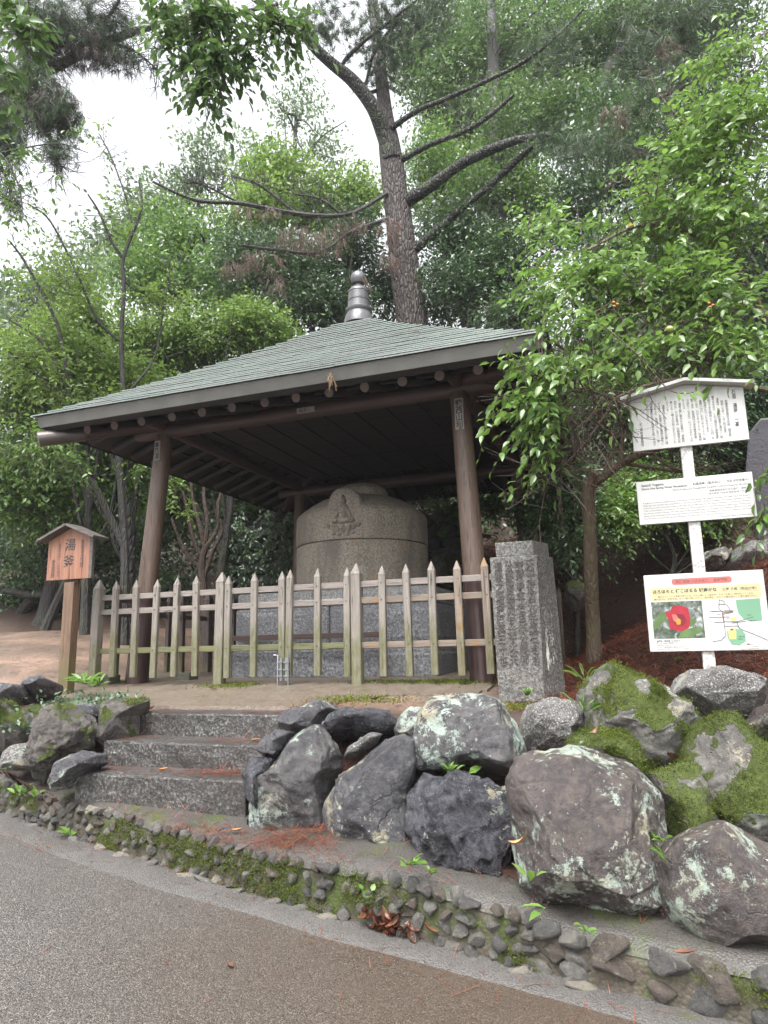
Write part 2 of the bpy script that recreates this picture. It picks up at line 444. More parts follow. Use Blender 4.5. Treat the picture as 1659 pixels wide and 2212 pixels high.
def clumps(blobs, nclump, per, spread, leaf, mat, parent, name='crown', tpl=TPL2, wid=.5, seed=0, gap=.0, shell=.5, up=.5, flat=.6, bvar=.22):
    C, idx = blob_points(blobs, nclump, shell, seed)
    if gap: C = C[vnoise(C*1.3+seed, 3) > gap]
    n = len(C)
    out = nrm(rng.normal(size=(n, 3))+np.array([0, -.2, -.1]))
    bias = np.clip(.45+.55*(vnoise(C*1.1+3, 8)-.5)*2+rng.normal(0, .1, n), .02, .9)
    off = rng.normal(size=(n, per, 3))*spread*np.array([1, 1, flat])
    al = rng.normal(size=(n, per, 1))*spread*.8
    P = C[:, None, :]+off+out[:, None, :]*al
    LD = out[:, None, :]*.4+rng.normal(0, .6, (n, per, 3)); LD[..., 2] -= .35
    NN = np.array([0, -.15, up])+rng.normal(0, .38, (n, per, 3))
    ll = leaf*(.6+.7*rng.random((n, per)))
    val = np.clip(bias[:, None]+rng.normal(0, bvar, (n, per)), 0, .97); val = np.where(rng.random((n, per)) < .003, 1., val)
    me = leaves_mesh(name, P.reshape(-1, 3), LD.reshape(-1, 3), NN.reshape(-1, 3), ll.ravel(), mat, tpl, wid, val.ravel())
    return link(name, me, parent)
def needles(P, D, L, per, mat, parent, name, wid=.0022, spreadang=.9, kind=None):
    """tufts of pine needles, one sliver each"""
    P = np.asarray(P); n = len(P); D = nrm(np.asarray(D))
    d = nrm(D[:, None, :]+rng.normal(0, spreadang*.6, (n, per, 3)))
    ll = L*(.7+.5*rng.random((n, per, 1)))
    s = nrm(np.cross(d, rng.normal(size=(n, per, 3))))*wid
    b = P[:, None, :]+rng.normal(0, .02, (n, per, 3)); tip = b+d*ll
    v = np.stack([b-s, b+s, tip], 2).reshape(-1, 3)
    f = np.arange(n*per*3).reshape(-1, 3)
    val = np.repeat(np.clip(rng.random(n*per)*.95, 0, 1), 3)
    return link(name, mesh_np(name, v, f, mat, False, {'rnd': val}), parent, kind=kind)
# ================================================================== GROUND
CF = np.array([0.02458863, -0.56533498, 3.66643284])
def y_wall(X):
    X = np.asarray(X, float); Xc = np.clip(X, -6, 4); y = np.polyval(CF, Xc)
    return y+(X-Xc)*(2*CF[0]*Xc+CF[1])
def z_road(X, Y): return -1.2-.059*((np.asarray(X)+2.3)*.85-(np.asarray(Y)-4.8)*.53)
def z_ledge(X, Y):
    z = np.interp(X, [-7, -5, -2.93, -2.26, -1.58, -.93, -.4, 0, .33, .56, .79, 1.3, 3, 6], [-.55, -.74, -.908, -.976, -1.005, -1.07, -1.077, -1.083, -1.126, -1.15, -1.2, -1.221, -1.3, -1.45])
    return z+.16*np.clip(np.asarray(Y)-y_wall(X), -.2, .6)
def y_b(X): return np.interp(X, [-60, -6, -3, -2.5, -2.1, -.95, -.75, -.35, .05, .35, .65, 1.0, 1.5, 2.2, 3.2, 60], [40, 7.6, 5.75, 5.3, 5.1, 4.68, 4.5, 4.25, 4.12, 3.8, 3.55, 3.4, 3.1, 2.65, 2.1, -10])
def y_e(X): return np.interp(X, [-60, -6, -4.5, -3, -2.5, -2, -.8, -.3, .3, .9, 1.3, 1.8, 2.5, 3.5, 5, 60], [42, 8.4, 7.1, 6.3, 6.1, 5.85, 5.35, 5.12, 5.0, 4.92, 4.95, 5.0, 4.85, 4.4, 3.6, -8])
def z_ground(X, Y, rough=True):
    X = np.asarray(X, float); Y = np.asarray(Y, float)
    du, dv = X-CEN[0], Y-CEN[1]; u = du*U[0]+dv*U[1]; v = du*V[0]+dv*V[1]
    e, b = y_e(X), y_b(X)
    z = -.46+.13*sstep(0, 1.6, Y-e)+.05*sstep(-2.2, 0, v)
    ru = np.maximum(0, u-2.3)
    z = z+ru*(.085+.42*sstep(-2.0, 1.5, v))
    z = z+.5*np.maximum(0, u-5)*sstep(-3, 0, v)
    left = sstep(-2.4, -3.6, u)*(1-sstep(1.6, 2.5, v)*(1-sstep(-3.7, -4.6, u))); mid = 1-sstep(-3.7, -4.6, u)
    bl = 2.25*sstep(2.45, 2.8, v)+.62*np.maximum(0, v-2.8)
    br = 1.3*np.clip(v-1.95, 0, 1.3)+.72*np.maximum(0, v-3.25)
    k = sstep(-.4, .6, u)
    bank = (bl*(1-k)+br*k)*mid
    bank = bank+left*(.16*np.clip(Y-7.4, 0, 4.2)+.55*np.maximum(0, Y-12.2))
    bank = np.where(bank > 8, 8+(bank-8)*.25, bank); bank = np.minimum(bank, 13)
    z = z+bank
    s = np.clip((Y-b)/(e-b), -.3, 1)
    zl = z_ledge(X, Y)-.03
    ss = np.where(X > -.7, np.maximum(s, 0)**2.1, s*s*(3-2*s))
    z = np.where(s < 1, zl+(z-zl)*np.maximum(ss, 0), z)
    z = np.where((u > -.62) & (u < .9) & (v < -3.2), z-.22, z)
    if rough:
        p = np.stack([X*2.3, Y*2.3, X*0], -1); z = z+(fbm(p, 4, 21)-.5)*.05*(1+2*sstep(2, 3.5, v)+sstep(2.4, 3.5, u))
    return z

# materials of the ground
def mat_asphalt():
    k = NT('asphalt_wet'); c = k.coord(jitter=False)
    v = k.n('TexVoronoi', {'Vector': c, 'Scale': 170.0})
    g = k.noise(c, 150, 2, .7)
    rc = k.n('SeparateColor', {0: v.outputs['Color']}).outputs[0]
    base = k.mix(rc, (.062, .058, .056), (.17, .155, .147))
    base = k.mix(k.ramp(rc, [(.88, 0.), (.92, .7)]), base, (.30, .26, .22))
    base = k.mix(k.ramp(v.outputs[0], [(.35, 0.), (.75, .8)]), base, (.024, .022, .020))
    big = k.ramp(k.noise(k.coord((1, 1, 1), jitter=False), .55, 4, .55), [(.42, 0.), (.62, .8)])
    # brown silt left by running water in the lower part of the road
    xyz = k.n('SeparateXYZ', {0: c}); 
    silt = k.n('MapRange', {0: k.math('ADD', xyz.outputs[0], k.math('MULTIPLY', k.noise(c, 1.1, 4), 1.6)), 1: -.9, 2: 1.3, 3: 0., 4: .8}).outputs[0]
    col = k.mix(silt, base, k.mix(.75, base, (.27, .165, .075), 'MULTIPLY'))
    col = k.mix(k.math('MULTIPLY', silt, .30), col, (.125, .082, .048))
    ro = k.ramp(k.noise(c, 1.7, 4), [(.3, .24), (.7, .40)])
    h = k.math('SUBTRACT', k.math('MULTIPLY', g, .3), v.outputs[0])
    return k.done(k.bsdf(col, ro, k.bump(h, .004, .7), .6))
def mat_concrete(name, a, b, moss=.0, rough=.5, sc=80, wet=.0, stone=.6):
    k = NT(name); c = k.coord(jitter=False)
    v = k.n('TexVoronoi', {'Vector': c, 'Scale': float(sc)}); g = k.noise(c, sc*1.3, 3, .7)
    rc = k.n('SeparateColor', {0: v.outputs['Color']}).outputs[0]
    col = k.mix(k.noise(c, 3, 6, .65), a, b)
    col = k.mix(k.math('MULTIPLY', rc, stone), col, tuple(min(1, x*1.75) for x in b))
    col = k.mix(k.ramp(v.outputs[0], [(.45, 0.), (.85, .45)]), col, tuple(x*.4 for x in a))
    if moss:
        m = k.ramp(k.noise(c, 2.6, 6, .7), [(.64-.14*moss, 0.), (.74-.14*moss, 1.)])
        m = k.math('MULTIPLY', m, k.ramp(k.noise(c, 60, 3, .8), [(.3, .3), (.5, 1.)]))
        col = k.mix(m, col, k.mix(k.noise(c, 30, 3), (.020, .033, .006), (.068, .092, .016)))
    h = k.math('SUBTRACT', k.math('MULTIPLY', g, .6), v.outputs[0])
    return k.done(k.bsdf(col, k.ramp(k.noise(c, 4, 4), [(.3, rough*.7), (.7, rough*1.3)]), k.bump(h, .005, .7)))
def mat_soil():
    k = NT('soil_and_gravel'); c = k.coord(jitter=False)
    n = k.noise(c, 6, 8, .7); f = k.noise(c, 90, 3, .75); soil = k.attr('soil')
    gr = k.mix(k.ramp(f, [(.35, 0.), (.65, 1.)]), (.10, .066, .048), (.34, .225, .165))
    gr = k.mix(k.ramp(k.noise(c, 1.5, 4), [(.4, 0.), (.6, .75)]), gr, (.085, .064, .048))
    gr = k.mix(k.ramp(k.noise(c, 9, 6, .75), [(.52, 0.), (.62, .7)]), gr, (.05, .036, .026))
    gr = k.mix(k.ramp(k.noise(c, 3.1, 5, .7), [(.6, 0.), (.68, .5)]), gr, (.055, .065, .022))
    st = k.mix(k.ramp(k.noise(c, 30, 5, .8), [(.3, 0.), (.68, 1.)]), (.012, .009, .007), (.075, .038, .027))
    st = k.mix(k.ramp(n, [(.52, 0.), (.7, .7)]), st, (.028, .022, .015))
    col = k.mix(soil, gr, st)
    h = k.math('ADD', k.math('MULTIPLY', f, .4), n)
    return k.done(k.bsdf(col, .62, k.bump(h, .02, .8)))

# road ---------------------------------------------------------------
xs = np.unique(np.concatenate([np.linspace(-60, -6, 28), np.linspace(-6, 4, 81), np.linspace(4, 60, 29)]))
ts = np.concatenate([[0], np.cumsum(np.linspace(.06, 1.6, 34))]); ts = ts/ts[-1]
def strip(xs, f0, f1, zf, ts):
    X = np.repeat(xs[:, None], len(ts), 1); Y = f0(X)+(f1(X)-f0(X))*ts[None, :]
    v = np.stack([X, Y, zf(X, Y)], -1).reshape(-1, 3)
    m = len(ts); i = (np.arange(len(xs)-1)[:, None]*m+np.arange(m-1)[None, :]).ravel()
    q = np.stack([i, i+m, i+m+1, i+1], -1)
    if (v[q[0, 1]]-v[q[0, 0]])[0]*(v[q[0, 3]]-v[q[0, 0]])[1] < 0: q = q[:, ::-1]
    return v, q
v, q = strip(xs, lambda X: y_wall(X)+.12, lambda X: y_wall(X)-70, lambda X, Y: z_road(X, Y)+.006*(vnoise(np.stack([X*1.5, Y*1.5, X*0], -1), 2)-.5), ts)
link('road', mesh_np('road', v, q, mat_asphalt(), True), kind='structure')
# gutter strip -------------------------------------------------------
xg = np.linspace(-9, 6, 260)
def gut_w(X): return np.interp(X, [-9, -2.5, -1.9, -.8, .6, 6], [.36, .36, .37, .28, .22, .2])+.10*(fbm(np.stack([X*2.3, X*0, X*0], -1), 5, 4)-.5)
tg = np.concatenate([np.linspace(0, .8, 7), [.86, .9, .94, .97, 1]])
v, q = strip(xg, lambda X: y_wall(X)+.05, lambda X: y_wall(X)-gut_w(X), lambda X, Y: z_road(X, Y)-.008+.013*sstep(0, .4, 1-(y_wall(X)-Y)/gut_w(X))+.014*np.clip(1-(y_wall(X)-Y)/gut_w(X), 0, 1), tg)
link('gutter', mesh_np('gutter', v, q, mat_concrete('gutter_concrete', (.046, .043, .041), (.092, .086, .080), .05, .55, 130, stone=.45), True), kind='structure')
# ledge --------------------------------------------------------------
tl = np.linspace(0, 1, 12)
v, q = strip(xg, lambda X: y_wall(X)+.012, lambda X: np.maximum(y_b(X)+.32, y_wall(X)+.5),
             lambda X, Y: z_ledge(X, Y)-.05*np.exp(-((Y-y_wall(X))/.04)**2)+.016*(vnoise(np.stack([X*5, Y*5, X*0], -1), 9)-.5), tl)
link('ledge', mesh_np('ledge', v, q, mat_concrete('ledge_concrete', (.034, .031, .028), (.066, .060, .053), .75, .55, 100, stone=.28), True), kind='structure')
# ground -------------------------------------------------------------
gx = np.unique(np.round(np.concatenate([np.arange(-60, -9, 2.5), np.arange(-9, 9, .11), np.arange(9, 60, 2.5)]), 3))
gy = np.unique(np.round(np.concatenate([np.arange(1.6, 15, .11), np.arange(15, 75, 1.5)]), 3))
GX, GY = np.meshgrid(gx, gy, indexing='ij'); GZ = z_ground(GX, GY)
v = np.stack([GX, GY, GZ], -1).reshape(-1, 3); m = len(gy)
i = (np.arange(len(gx)-1)[:, None]*m+np.arange(m-1)[None, :]).ravel(); q = np.stack([i, i+m, i+m+1, i+1], -1)
keep = (GY >= y_b(GX)+.02).ravel()
q = q[keep[q].any(1)]
uu = (GX-CEN[0])*U[0]+(GY-CEN[1])*U[1]; vv = (GX-CEN[0])*V[0]+(GY-CEN[1])*V[1]
nz = fbm(np.stack([GX*1.4, GY*1.4, GX*0], -1), 4, 3)-.5
soil = np.maximum.reduce([sstep(2.0, 2.8, uu+nz*1.2), sstep(1.7, 2.2, vv+nz)*sstep(-3.4, -2.4, uu), sstep(11.6, 13, GY+nz), 1-sstep(.0, .5, GY-y_e(GX)+nz*.8)])
link('ground', mesh_np('ground', v, q, mat_soil(), True, {'soil': soil.ravel()}), kind='structure')
# concrete apron inside and in front of the fence ---------------------
ua = np.linspace(-2.75, 2.15, 110); va = np.linspace(-3.36, 2.0, 110)
UA, VA = np.meshgrid(ua, va, indexing='ij')
PX = CEN[0]+UA*U[0]+VA*V[0]; PY = CEN[1]+UA*U[1]+VA*V[1]
nzf = fbm(np.stack([UA*1.7, VA*1.7, UA*0], -1), 4, 14)-.5
front = np.interp(ua, [-2.75, -2.2, -1.5, -.65, .62, .8, 1.2, 1.7, 2.15], [-2.55, -2.7, -3.05, -3.22, -3.26, -3.1, -2.72, -2.6, -2.55])[:, None]
ins = (VA > front+nzf*.22) & (UA < 2.05+nzf*.3) & (UA > -2.6+nzf*.5)
PZ = z_ground(PX, PY, False)+.018+.006*nzf
edge = np.zeros_like(PZ)
v = np.stack([PX, PY, PZ], -1).reshape(-1, 3); m = len(va)
i = (np.arange(len(ua)-1)[:, None]*m+np.arange(m-1)[None, :]).ravel(); q = np.stack([i, i+m, i+m+1, i+1], -1)
q = q[ins.ravel()[q].all(1)]
# a broken 3 cm edge: skirt round the sheet
from collections import Counter
ec = Counter()
for a in q:
    for j in range(4): ec[(int(a[j]), int(a[(j+1) % 4]))] += 1
bd = [e for e in ec if (e[1], e[0]) not in ec]
n0 = len(v); low = v.copy(); low[:, 2] -= .06
sk = np.array([(b, a, a+n0, b+n0) for a, b in bd])
o = link('concrete_apron', mesh_np('concrete_apron', np.concatenate([v, low]), [q, sk], mat_concrete('apron_concrete', (.085, .066, .050), (.155, .125, .098), .42, .45, 80, stone=.35), False), kind='structure')

# ================================================================== LOW COBBLE WALL
ICO = {}
def ico(sub):
    if sub not in ICO:
        bm = bmesh.new(); bmesh.ops.create_icosphere(bm, subdivisions=sub, radius=1)
        v_ = np.array([p.co[:] for p in bm.verts]); f_ = np.array([[p.index for p in t.verts] for t in bm.faces]); bm.free()
        ICO[sub] = (v_, f_)
    return ICO[sub]
R_DARK = m_rock('rock_dark', (.022, .022, .027), (.058, .057, .065), (.11, .105, .108), .7, (.38, .44, .37), rough=.25, lscale=4.2, bump=.035)
R_BLACK = m_rock('rock_black', (.013, .013, .017), (.038, .038, .047), (.12, .12, .135), .25, (.30, .34, .30), rough=.17, bump=.05)
R_BROWN = m_rock('rock_brown', (.030, .025, .026), (.062, .051, .052), (.11, .088, .074), .9, (.38, .45, .38), rough=.29, lscale=3.6, bump=.03)
R_GREY = m_rock('rock_grey', (.085, .08, .077), (.155, .15, .145), (.22, .21, .20), .45, (.38, .38, .35), .5, grain=.6, bump=.03)
R_MOSS = m_rock('rock_mossy', (.06, .055, .05), (.13, .122, .113), (.19, .178, .16), 1.0, (.35, .37, .32), .6, moss=True, bump=.035)
R_STRI = m_rock('rock_streaked', (.028, .024, .024), (.085, .073, .066), (.15, .135, .12), .3, (.24, .25, .22), .45, moss=True, bump=.055)
R_LICH = m_rock('rock_lichened', (.026, .025, .029), (.066, .063, .068), (.12, .112, .108), 1.1, (.38, .46, .40), .26, lscale=3.6, bump=.035)
R_COB = [m_rock('cobble_dark', (.038, .037, .038), (.085, .082, .08), (.14, .13, .12), .4, (.30, .31, .26), rough=.36), m_rock('cobble_grey', (.075, .072, .068), (.145, .138, .126), (.21, .195, .175), .5, (.33, .33, .28), .42),
         m_rock('cobble_brown', (.045, .037, .032), (.10, .08, .067), (.15, .128, .105), .4, (.30, .29, .23), rough=.4), m_rock('cobble_pale', (.15, .135, .11), (.235, .215, .18), (.30, .27, .22), .4, (.36, .36, .30), .48)]
M_MORTAR = mat_concrete('mossy_mortar', (.035, .03, .022), (.085, .07, .05), .9, .7, 60, stone=.3)
cw = thing('cobble_wall', 'low mossy retaining wall of small cobbles set in mortar along the road edge', 'wall', (-.8, float(y_wall(-.8)), float(z_road(-.8, y_wall(-.8)))))
xw = np.linspace(-7, 3.6, 240); yw = y_wall(xw)
zb_ = z_road(xw, yw)-.06; zt_ = z_ledge(xw, yw)-.03
rowsN = 7
vv_ = []
for r_ in range(rowsN):
    t = r_/(rowsN-1); nn = vnoise(np.stack([xw*9, xw*0+t*2.5, xw*0], -1), 31)
    vv_.append(np.stack([xw, yw+.012-.02*nn+.02*t, zb_+(zt_-zb_)*t], -1))
vv_.append(np.stack([xw, yw+.10, zt_-.006], -1))
v = np.concatenate(vv_); m = len(xw); q = []
for r_ in range(rowsN):
    i = np.arange(m-1)+r_*m; q.append(np.stack([i, i+1, i+1+m, i+m], -1))
link('mortar', mesh_np('mortar', v, np.concatenate(q), M_MORTAR, True), cw)
COBM = []
for s_ in range(10):
    a, f_ = ico(3); p = a.copy(); rr = np.random.default_rng(100+s_)
    for k_ in range(6):
        n_ = nrm(rr.normal(size=3)); p -= np.maximum(0, p@n_-rr.uniform(.5, .8))[:, None]*n_
    p *= (1+.45*(fbm(p*1.5+s_*5, 3, s_)-.5))[:, None]
    p *= np.array([1, .6, 1])/np.abs(p).max(0)
    COBM.append([mesh_np('cobble', p, f_, mm, True) for mm in R_COB])
ncob = 0
x_ = -3.35
slots = []
while x_ < 1.95:
    big = sstep(.3, 1.3, x_); yb = float(y_wall(x_)); zl0, zl1 = float(z_road(x_, yb)), float(z_ledge(x_, yb))
    h = zl1-zl0; rows = 4 if big < .25 else (3 if big < .75 else 2); wcol = (.080+.12*big)*rnd.uniform(.8, 1.3)
    off = rnd.uniform(-.02, .02)
    for r_ in range(rows):
        if rnd.random() < (.16 if r_ < rows-1 else .03): continue
        wid = wcol*rnd.uniform(.38, .60); hh = max(h/rows*rnd.uniform(.40, .66), wid*(.55+.2*big))
        if rnd.random() < .25: wid, hh = wid*.8, hh*1.2
        slots.append((x_+off+rnd.uniform(-.02, .02)+(r_ % 2)*.03, zl0+h*(r_+.5)/rows+rnd.uniform(-.012, .012)+(.012*(1-1.2*big) if r_ == rows-1 else 0), wid, hh, r_ == rows-1, big))
    x_ += wcol*.86
for (xx, zz, wd, hh, istop, big) in slots[:296]:
    yy = float(y_wall(xx)); sl_ = 2*CF[0]*xx+CF[1]; ang = math.atan(sl_)
    pm = rnd.choices([0, 1, 2, 3], [4, 4, 3, (1.4 if istop else .6)*(1-.8*big)])[0]
    ob = bpy.data.objects.new('cobble', rnd.choice(COBM)[pm]); COL.objects.link(ob); ob.parent = cw
    ob.location = Vector((xx, yy+rnd.uniform(-.002, .022)+.012*big, zz))-cw.location
    ob.scale = (wd, rnd.uniform(.05, .07)+.02*big, hh)
    ob.rotation_euler = (rnd.uniform(-.3, .3), rnd.choice([0, 0, 3.14])+rnd.uniform(-.9, .9)*(1-.65*big), ang+rnd.choice([0, 3.14])+rnd.uniform(-.25, .25))
# moss between the stones
n_ = 70000; X = rng.uniform(-3.5, 2.0, n_); T = rng.random(n_)
dens = fbm(np.stack([X*5.5, T*1.3, X*0], -1), 4, 77); k_ = (dens+.12*rng.random(len(X))) > .665+.04*sstep(.2, 1.2, X)-.02*sstep(-3,-1.5,X)+.06*sstep(-2.2,-3.2,X); X, T = X[k_], T[k_]
Y = y_wall(X); Z = z_road(X, Y)*(1-T)+z_ledge(X, Y)*T
P = np.stack([X, Y-.004-.024*rng.random(len(X)), Z-.005], -1)
D = np.stack([rng.normal(0, .5, len(X)), -.7+0*X, rng.normal(-.3, .5, len(X))], -1)
link('moss', leaves_mesh('moss', P, D, rng.normal(size=(len(X), 3))+np.array([0, -1, .6]), .005+.007*rng.random(len(X)), LEAF_MOSS, TPL2, .6, .1+.4*rng.random(len(X))), cw, kind='stuff')
# pale stones at the wall's foot, half sunk in the gutter
ks = [(330, 1862), (212, 1838), (262, 1853), (440, 1912), (160, 1822), (510, 1937), (640, 1968), (700, 1992), (590, 1950), (1120, 2098), (1236, 2130), (1256, 2136), (70, 1787), (400, 1899)]
for px, py in ks:
    d = ray(px, py); P = d
    zz = -1.3
    for _ in range(6):
        P = d*(zz/d[2]); zz = float(z_road(P[0], P[1]))
    ob = bpy.data.objects.new('cobble', rnd.choice(COBM)[rnd.choice([1, 3, 3])]); COL.objects.link(ob); ob.parent = cw
    ob.location = Vector((P[0], float(y_wall(P[0]))-.035, zz+.012))-cw.location
    ob.scale = (rnd.uniform(.05, .085), .05, .028); ob.rotation_euler = (rnd.uniform(-.3, .3), rnd.uniform(-.3, .3), rnd.uniform(-.8, .2))

# ================================================================== STONE STEPS
G_STEP = m_granite('granite_step', (.058, .055, .052), (.018, .017, .016), (.20, .19, .178), (.026, .021, .018), .9, .40)
st = thing('stone_steps', 'three speckled grey granite steps up to the picket gate', 'steps', tuple(CEN), -TH)
for (u0, u1, v0, v1, z0, z1) in [(-.47, .86, -4.215, -3.84, -1.02, -.79), (-.535, .84, -3.885, -3.5, -.85, -.625), (-.59, .80, -3.53, -3.2, -.68, -.458)]:
    b = MB()
    nu, nv = 26, 6
    # a slightly uneven slab: grid box
    gu = np.linspace(u0, u1, nu); gv = np.linspace(v0, v1, nv)
    b.bbox((u0, v0, z0), (u1, v1, z1))
    bm = bmesh.new(); bmesh.ops.create_cube(bm, size=1)
    for p in bm.verts: p.co = Vector(((u0+u1)/2+(u1-u0)*p.co.x, (v0+v1)/2+(v1-v0)*p.co.y, (z0+z1)/2+(z1-z0)*p.co.z))
    bmesh.ops.subdivide_edges(bm, edges=[e for e in bm.edges if abs((e.verts[0].co-e.verts[1].co).x) > .5], cuts=40)
    bmesh.ops.subdivide_edges(bm, edges=[e for e in bm.edges if abs((e.verts[0].co-e.verts[1].co).x) < .005], cuts=7, use_grid_fill=True)
    ed = [e for e in bm.edges if len(e.link_faces) == 2 and e.calc_face_angle(0) > .6]
    bmesh.ops.bevel(bm, geom=ed, offset=.014, segments=2, affect='EDGES', profile=.6, clamp_overlap=True)
    bm.normal_update(); P_ = np.array([p.co[:] for p in bm.verts]); N_ = fbm(P_*np.array([9, 14, 14])+u0*50, 4, 66)-.5
    for p, n__ in zip(bm.verts, N_): p.co += p.normal*float(n__)*.022
    me = bpy.data.meshes.new('step'); bm.to_mesh(me); bm.free(); me.materials.append(G_STEP); link('step', me, st, False)

# ================================================================== BOULDERS
def mp(frame, pts):
    sx, ox, oy = {'a': (.358, 0, 1458), 'b': (.358, 486, 1458), 'c': (.3815, 1026, 1404), 'd': (1, 0, 0)}[frame]
    return [(ox+sx*x, oy+sx*y) for x, y in pts]
def boulder(label, pts, D, thick, mat, seed, lean=.25, sub=6, moss=None, rough=.10, cuts=7, tuft=0, name='boulder', cat='boulder', group=None, sq=.80, crinkle=0.0, mz=0.0, grow=1.19, terr=.26):
    px = np.array(pts, float); c2 = px.mean(0); px = c2+(px-c2)*grow; C = aty(c2[0], c2[1], D)
    nl = np.array([0, 1, -lean]); nl /= np.linalg.norm(nl)
    def onp(a):
        d = ray(*a); return d*((C@nl)/(d@nl))
    W = np.array([onp(a) for a in np.concatenate([px+(np.roll(px, -1, 0)-px)*t for t in (0, .33, .67)])])
    ex = np.array([1., 0, 0]); ez = np.cross(ex, nl)
    A = (W-C)@ex; B = (W-C)@ez; ph = np.arctan2(B, A); r = np.hypot(A, B); o_ = np.argsort(ph); ph, r = ph[o_], r[o_]
    ph = np.concatenate([ph-2*np.pi, ph, ph+2*np.pi]); r = np.concatenate([r, r, r])
    s, f = ico(sub); s = s.copy(); rr = np.random.default_rng(seed)
    q = s.copy()
    for k in range(cuts+4 if cuts else 0):
        n_ = nrm(np.array([rr.normal()*.9, -abs(rr.normal())*.9-.3, rr.normal()*.8])); d_ = rr.uniform(.60, .88)
        q -= np.maximum(0, q@n_-d_)[:, None]*n_
    phi = np.arctan2(q[:, 2], q[:, 0]); rho = np.minimum(1, np.hypot(q[:, 0], q[:, 2]))
    R = np.interp(phi, ph, r); mr = r.mean()
    rs = np.where(rho > 1e-6, rho**sq, 0)
    inpl = R*rs
    dep = thick*1.25*q[:, 1]
    P = C+np.cos(phi)[:, None]*ex*inpl[:, None]+np.sin(phi)[:, None]*ez*inpl[:, None]+nl*dep[:, None]
    nd = nrm(P-C); w_ = 1/mr
    amp = rough*mr
    P = P+nd*(amp*(fbm(P*1.6*w_*.6+seed, 5, seed)-.5)*1.6)[:, None]
    P = P+nd*(.30*amp*(fbm(P*9+seed, 4, seed+3, True)-.5))[:, None]
    tn = fbm(P*np.array([1.2, 1.2, 2.0])*w_*.55+seed*3.1, 4, seed+13); tt_ = tn*9; fr_ = tt_-np.floor(tt_)
    P = P+nd*((((np.floor(tt_)+sstep(.3, .7, fr_))/9-tn)*terr*mr*1.5))[:, None]
    ck = vnoise(P*3.2*w_*.4+fbm(P*6, 3, 2)[:, None]*.9+seed, seed+17); P = P-nd*(.022*mr*np.exp(-((ck-.5)/.012)**2))[:, None]
    if crinkle: P = P+nd*(crinkle*(fbm(P*np.array([11, 11, 7])+seed, 4, seed+9, True)-.55))[:, None]
    at = {}
    me = mesh_np(name, P, f, mat, True)
    if moss is not None:
        no = np.zeros(len(P)*3, np.float32); me.vertices.foreach_get('normal', no); no = no.reshape(-1, 3)
        mk = fbm(P*6.5+seed*1.7, 5, seed+5)*1.25-.12+.26*(no[:, 2]-mz)
        mv = sstep(.58-.22*moss, .80-.22*moss, mk)
        a_ = me.attributes.new('moss', 'FLOAT', 'POINT'); a_.data.foreach_set('value', mv.astype(np.float32))
    root = thing(name, label, cat, (float(C[0]), float(C[1]), float(P[:, 2].min())), 0, group)
    link('rock', me, root)
    if tuft and moss is not None:
        vis = (no[:, 1] < .5) & (mv > .5); ix = np.nonzero(vis)[0]; pw = mv[ix]**2; pw = pw/pw.sum()
        if len(ix) > 10:
            ix = rng.choice(ix, tuft, p=pw); e_ = mr*2*1.9/ math.sqrt(len(P))
            PP = P[ix]+rng.normal(0, e_, (tuft, 3)); PP -= no[ix]*.004
            DD = no[ix]+rng.normal(0, .55, (tuft, 3)); DD[:, 2] += .1
            val = np.clip(.10+1.3*(fbm(PP*7, 4, 50)-.33)+rng.normal(0, .13, tuft), 0, .97)
            link('moss', leaves_mesh('moss', PP, DD, rng.normal(size=(tuft, 3)), .005+.009*rng.random(tuft), LEAF_MOSS, TPL2, .5, val), root, kind='stuff')
    return root
BO = boulder
BO('largest brown boulder with pale lichen, moss cushion on its top', mp('c', [(250,790),(290,700),(370,650),(470,610),(560,580),(700,590),(850,640),(910,690),(960,790),(1000,900),(1010,1050),(1000,1250),(1010,1400),(980,1500),(880,1590),(760,1560),(560,1500),(380,1430),(340,1330),(320,1180),(300,1040),(270,900)]), 3.55, .30, R_BROWN, 3, .38, 7, rough=.09, cuts=9, terr=.22)
BO('smooth dark brown boulder low beside the largest one, below the mossy rocks', mp('c', [(1040,1350),(1080,1230),(1150,1130),(1250,1080),(1350,1035),(1470,1080),(1600,1140),(1750,1200),(1850,1400),(1850,1700),(1600,1760),(1440,1720),(1250,1650),(1100,1540),(1050,1450)]), 3.3, .34, R_BROWN, 8, .35, 6, rough=.07, cuts=4, terr=.16)
BO('mossy pinkish rock squeezed above the smooth dark brown boulder', mp('c', [(990,740),(1100,710),(1220,690),(1260,800),(1320,950),(1380,1040),(1250,1080),(1130,1080),(1060,960),(1030,850)]), 3.8, .25, R_MOSS, 12, .3, moss=.42, tuft=4000, rough=.2)
BO('big moss covered rock at the edge below the flat grey rock', mp('c', [(1230,640),(1240,560),(1280,450),(1340,400),(1430,410),(1500,480),(1600,540),(1700,600),(1800,900),(1750,1100),(1600,1110),(1480,1090),(1380,1020),(1290,900)]), 3.95, .35, R_MOSS, 15, .35, moss=.52, tuft=16000, rough=.30, grow=1.15)
BO('pointed pale rock with thick moss on its left face, between pillar and flat grey rock', mp('c', [(660,240),(700,190),(750,150),(800,135),(860,170),(930,210),(1000,260),(1060,310),(1130,340),(1180,400),(1190,520),(1150,620),(1050,680),(940,690),(880,600),(800,480),(700,430),(670,340)]), 4.35, .32, R_MOSS, 19, .3, moss=.42, tuft=15000, rough=.30)
BO('squarish speckled granite rock in front of the inscribed pillar', mp('c', [(300,380),(330,320),(430,300),(540,320),(610,360),(625,440),(560,500),(540,570),(430,610),(320,590),(280,500)]), 4.6, .25, R_GREY, 23, .25, rough=.10, sq=.7)
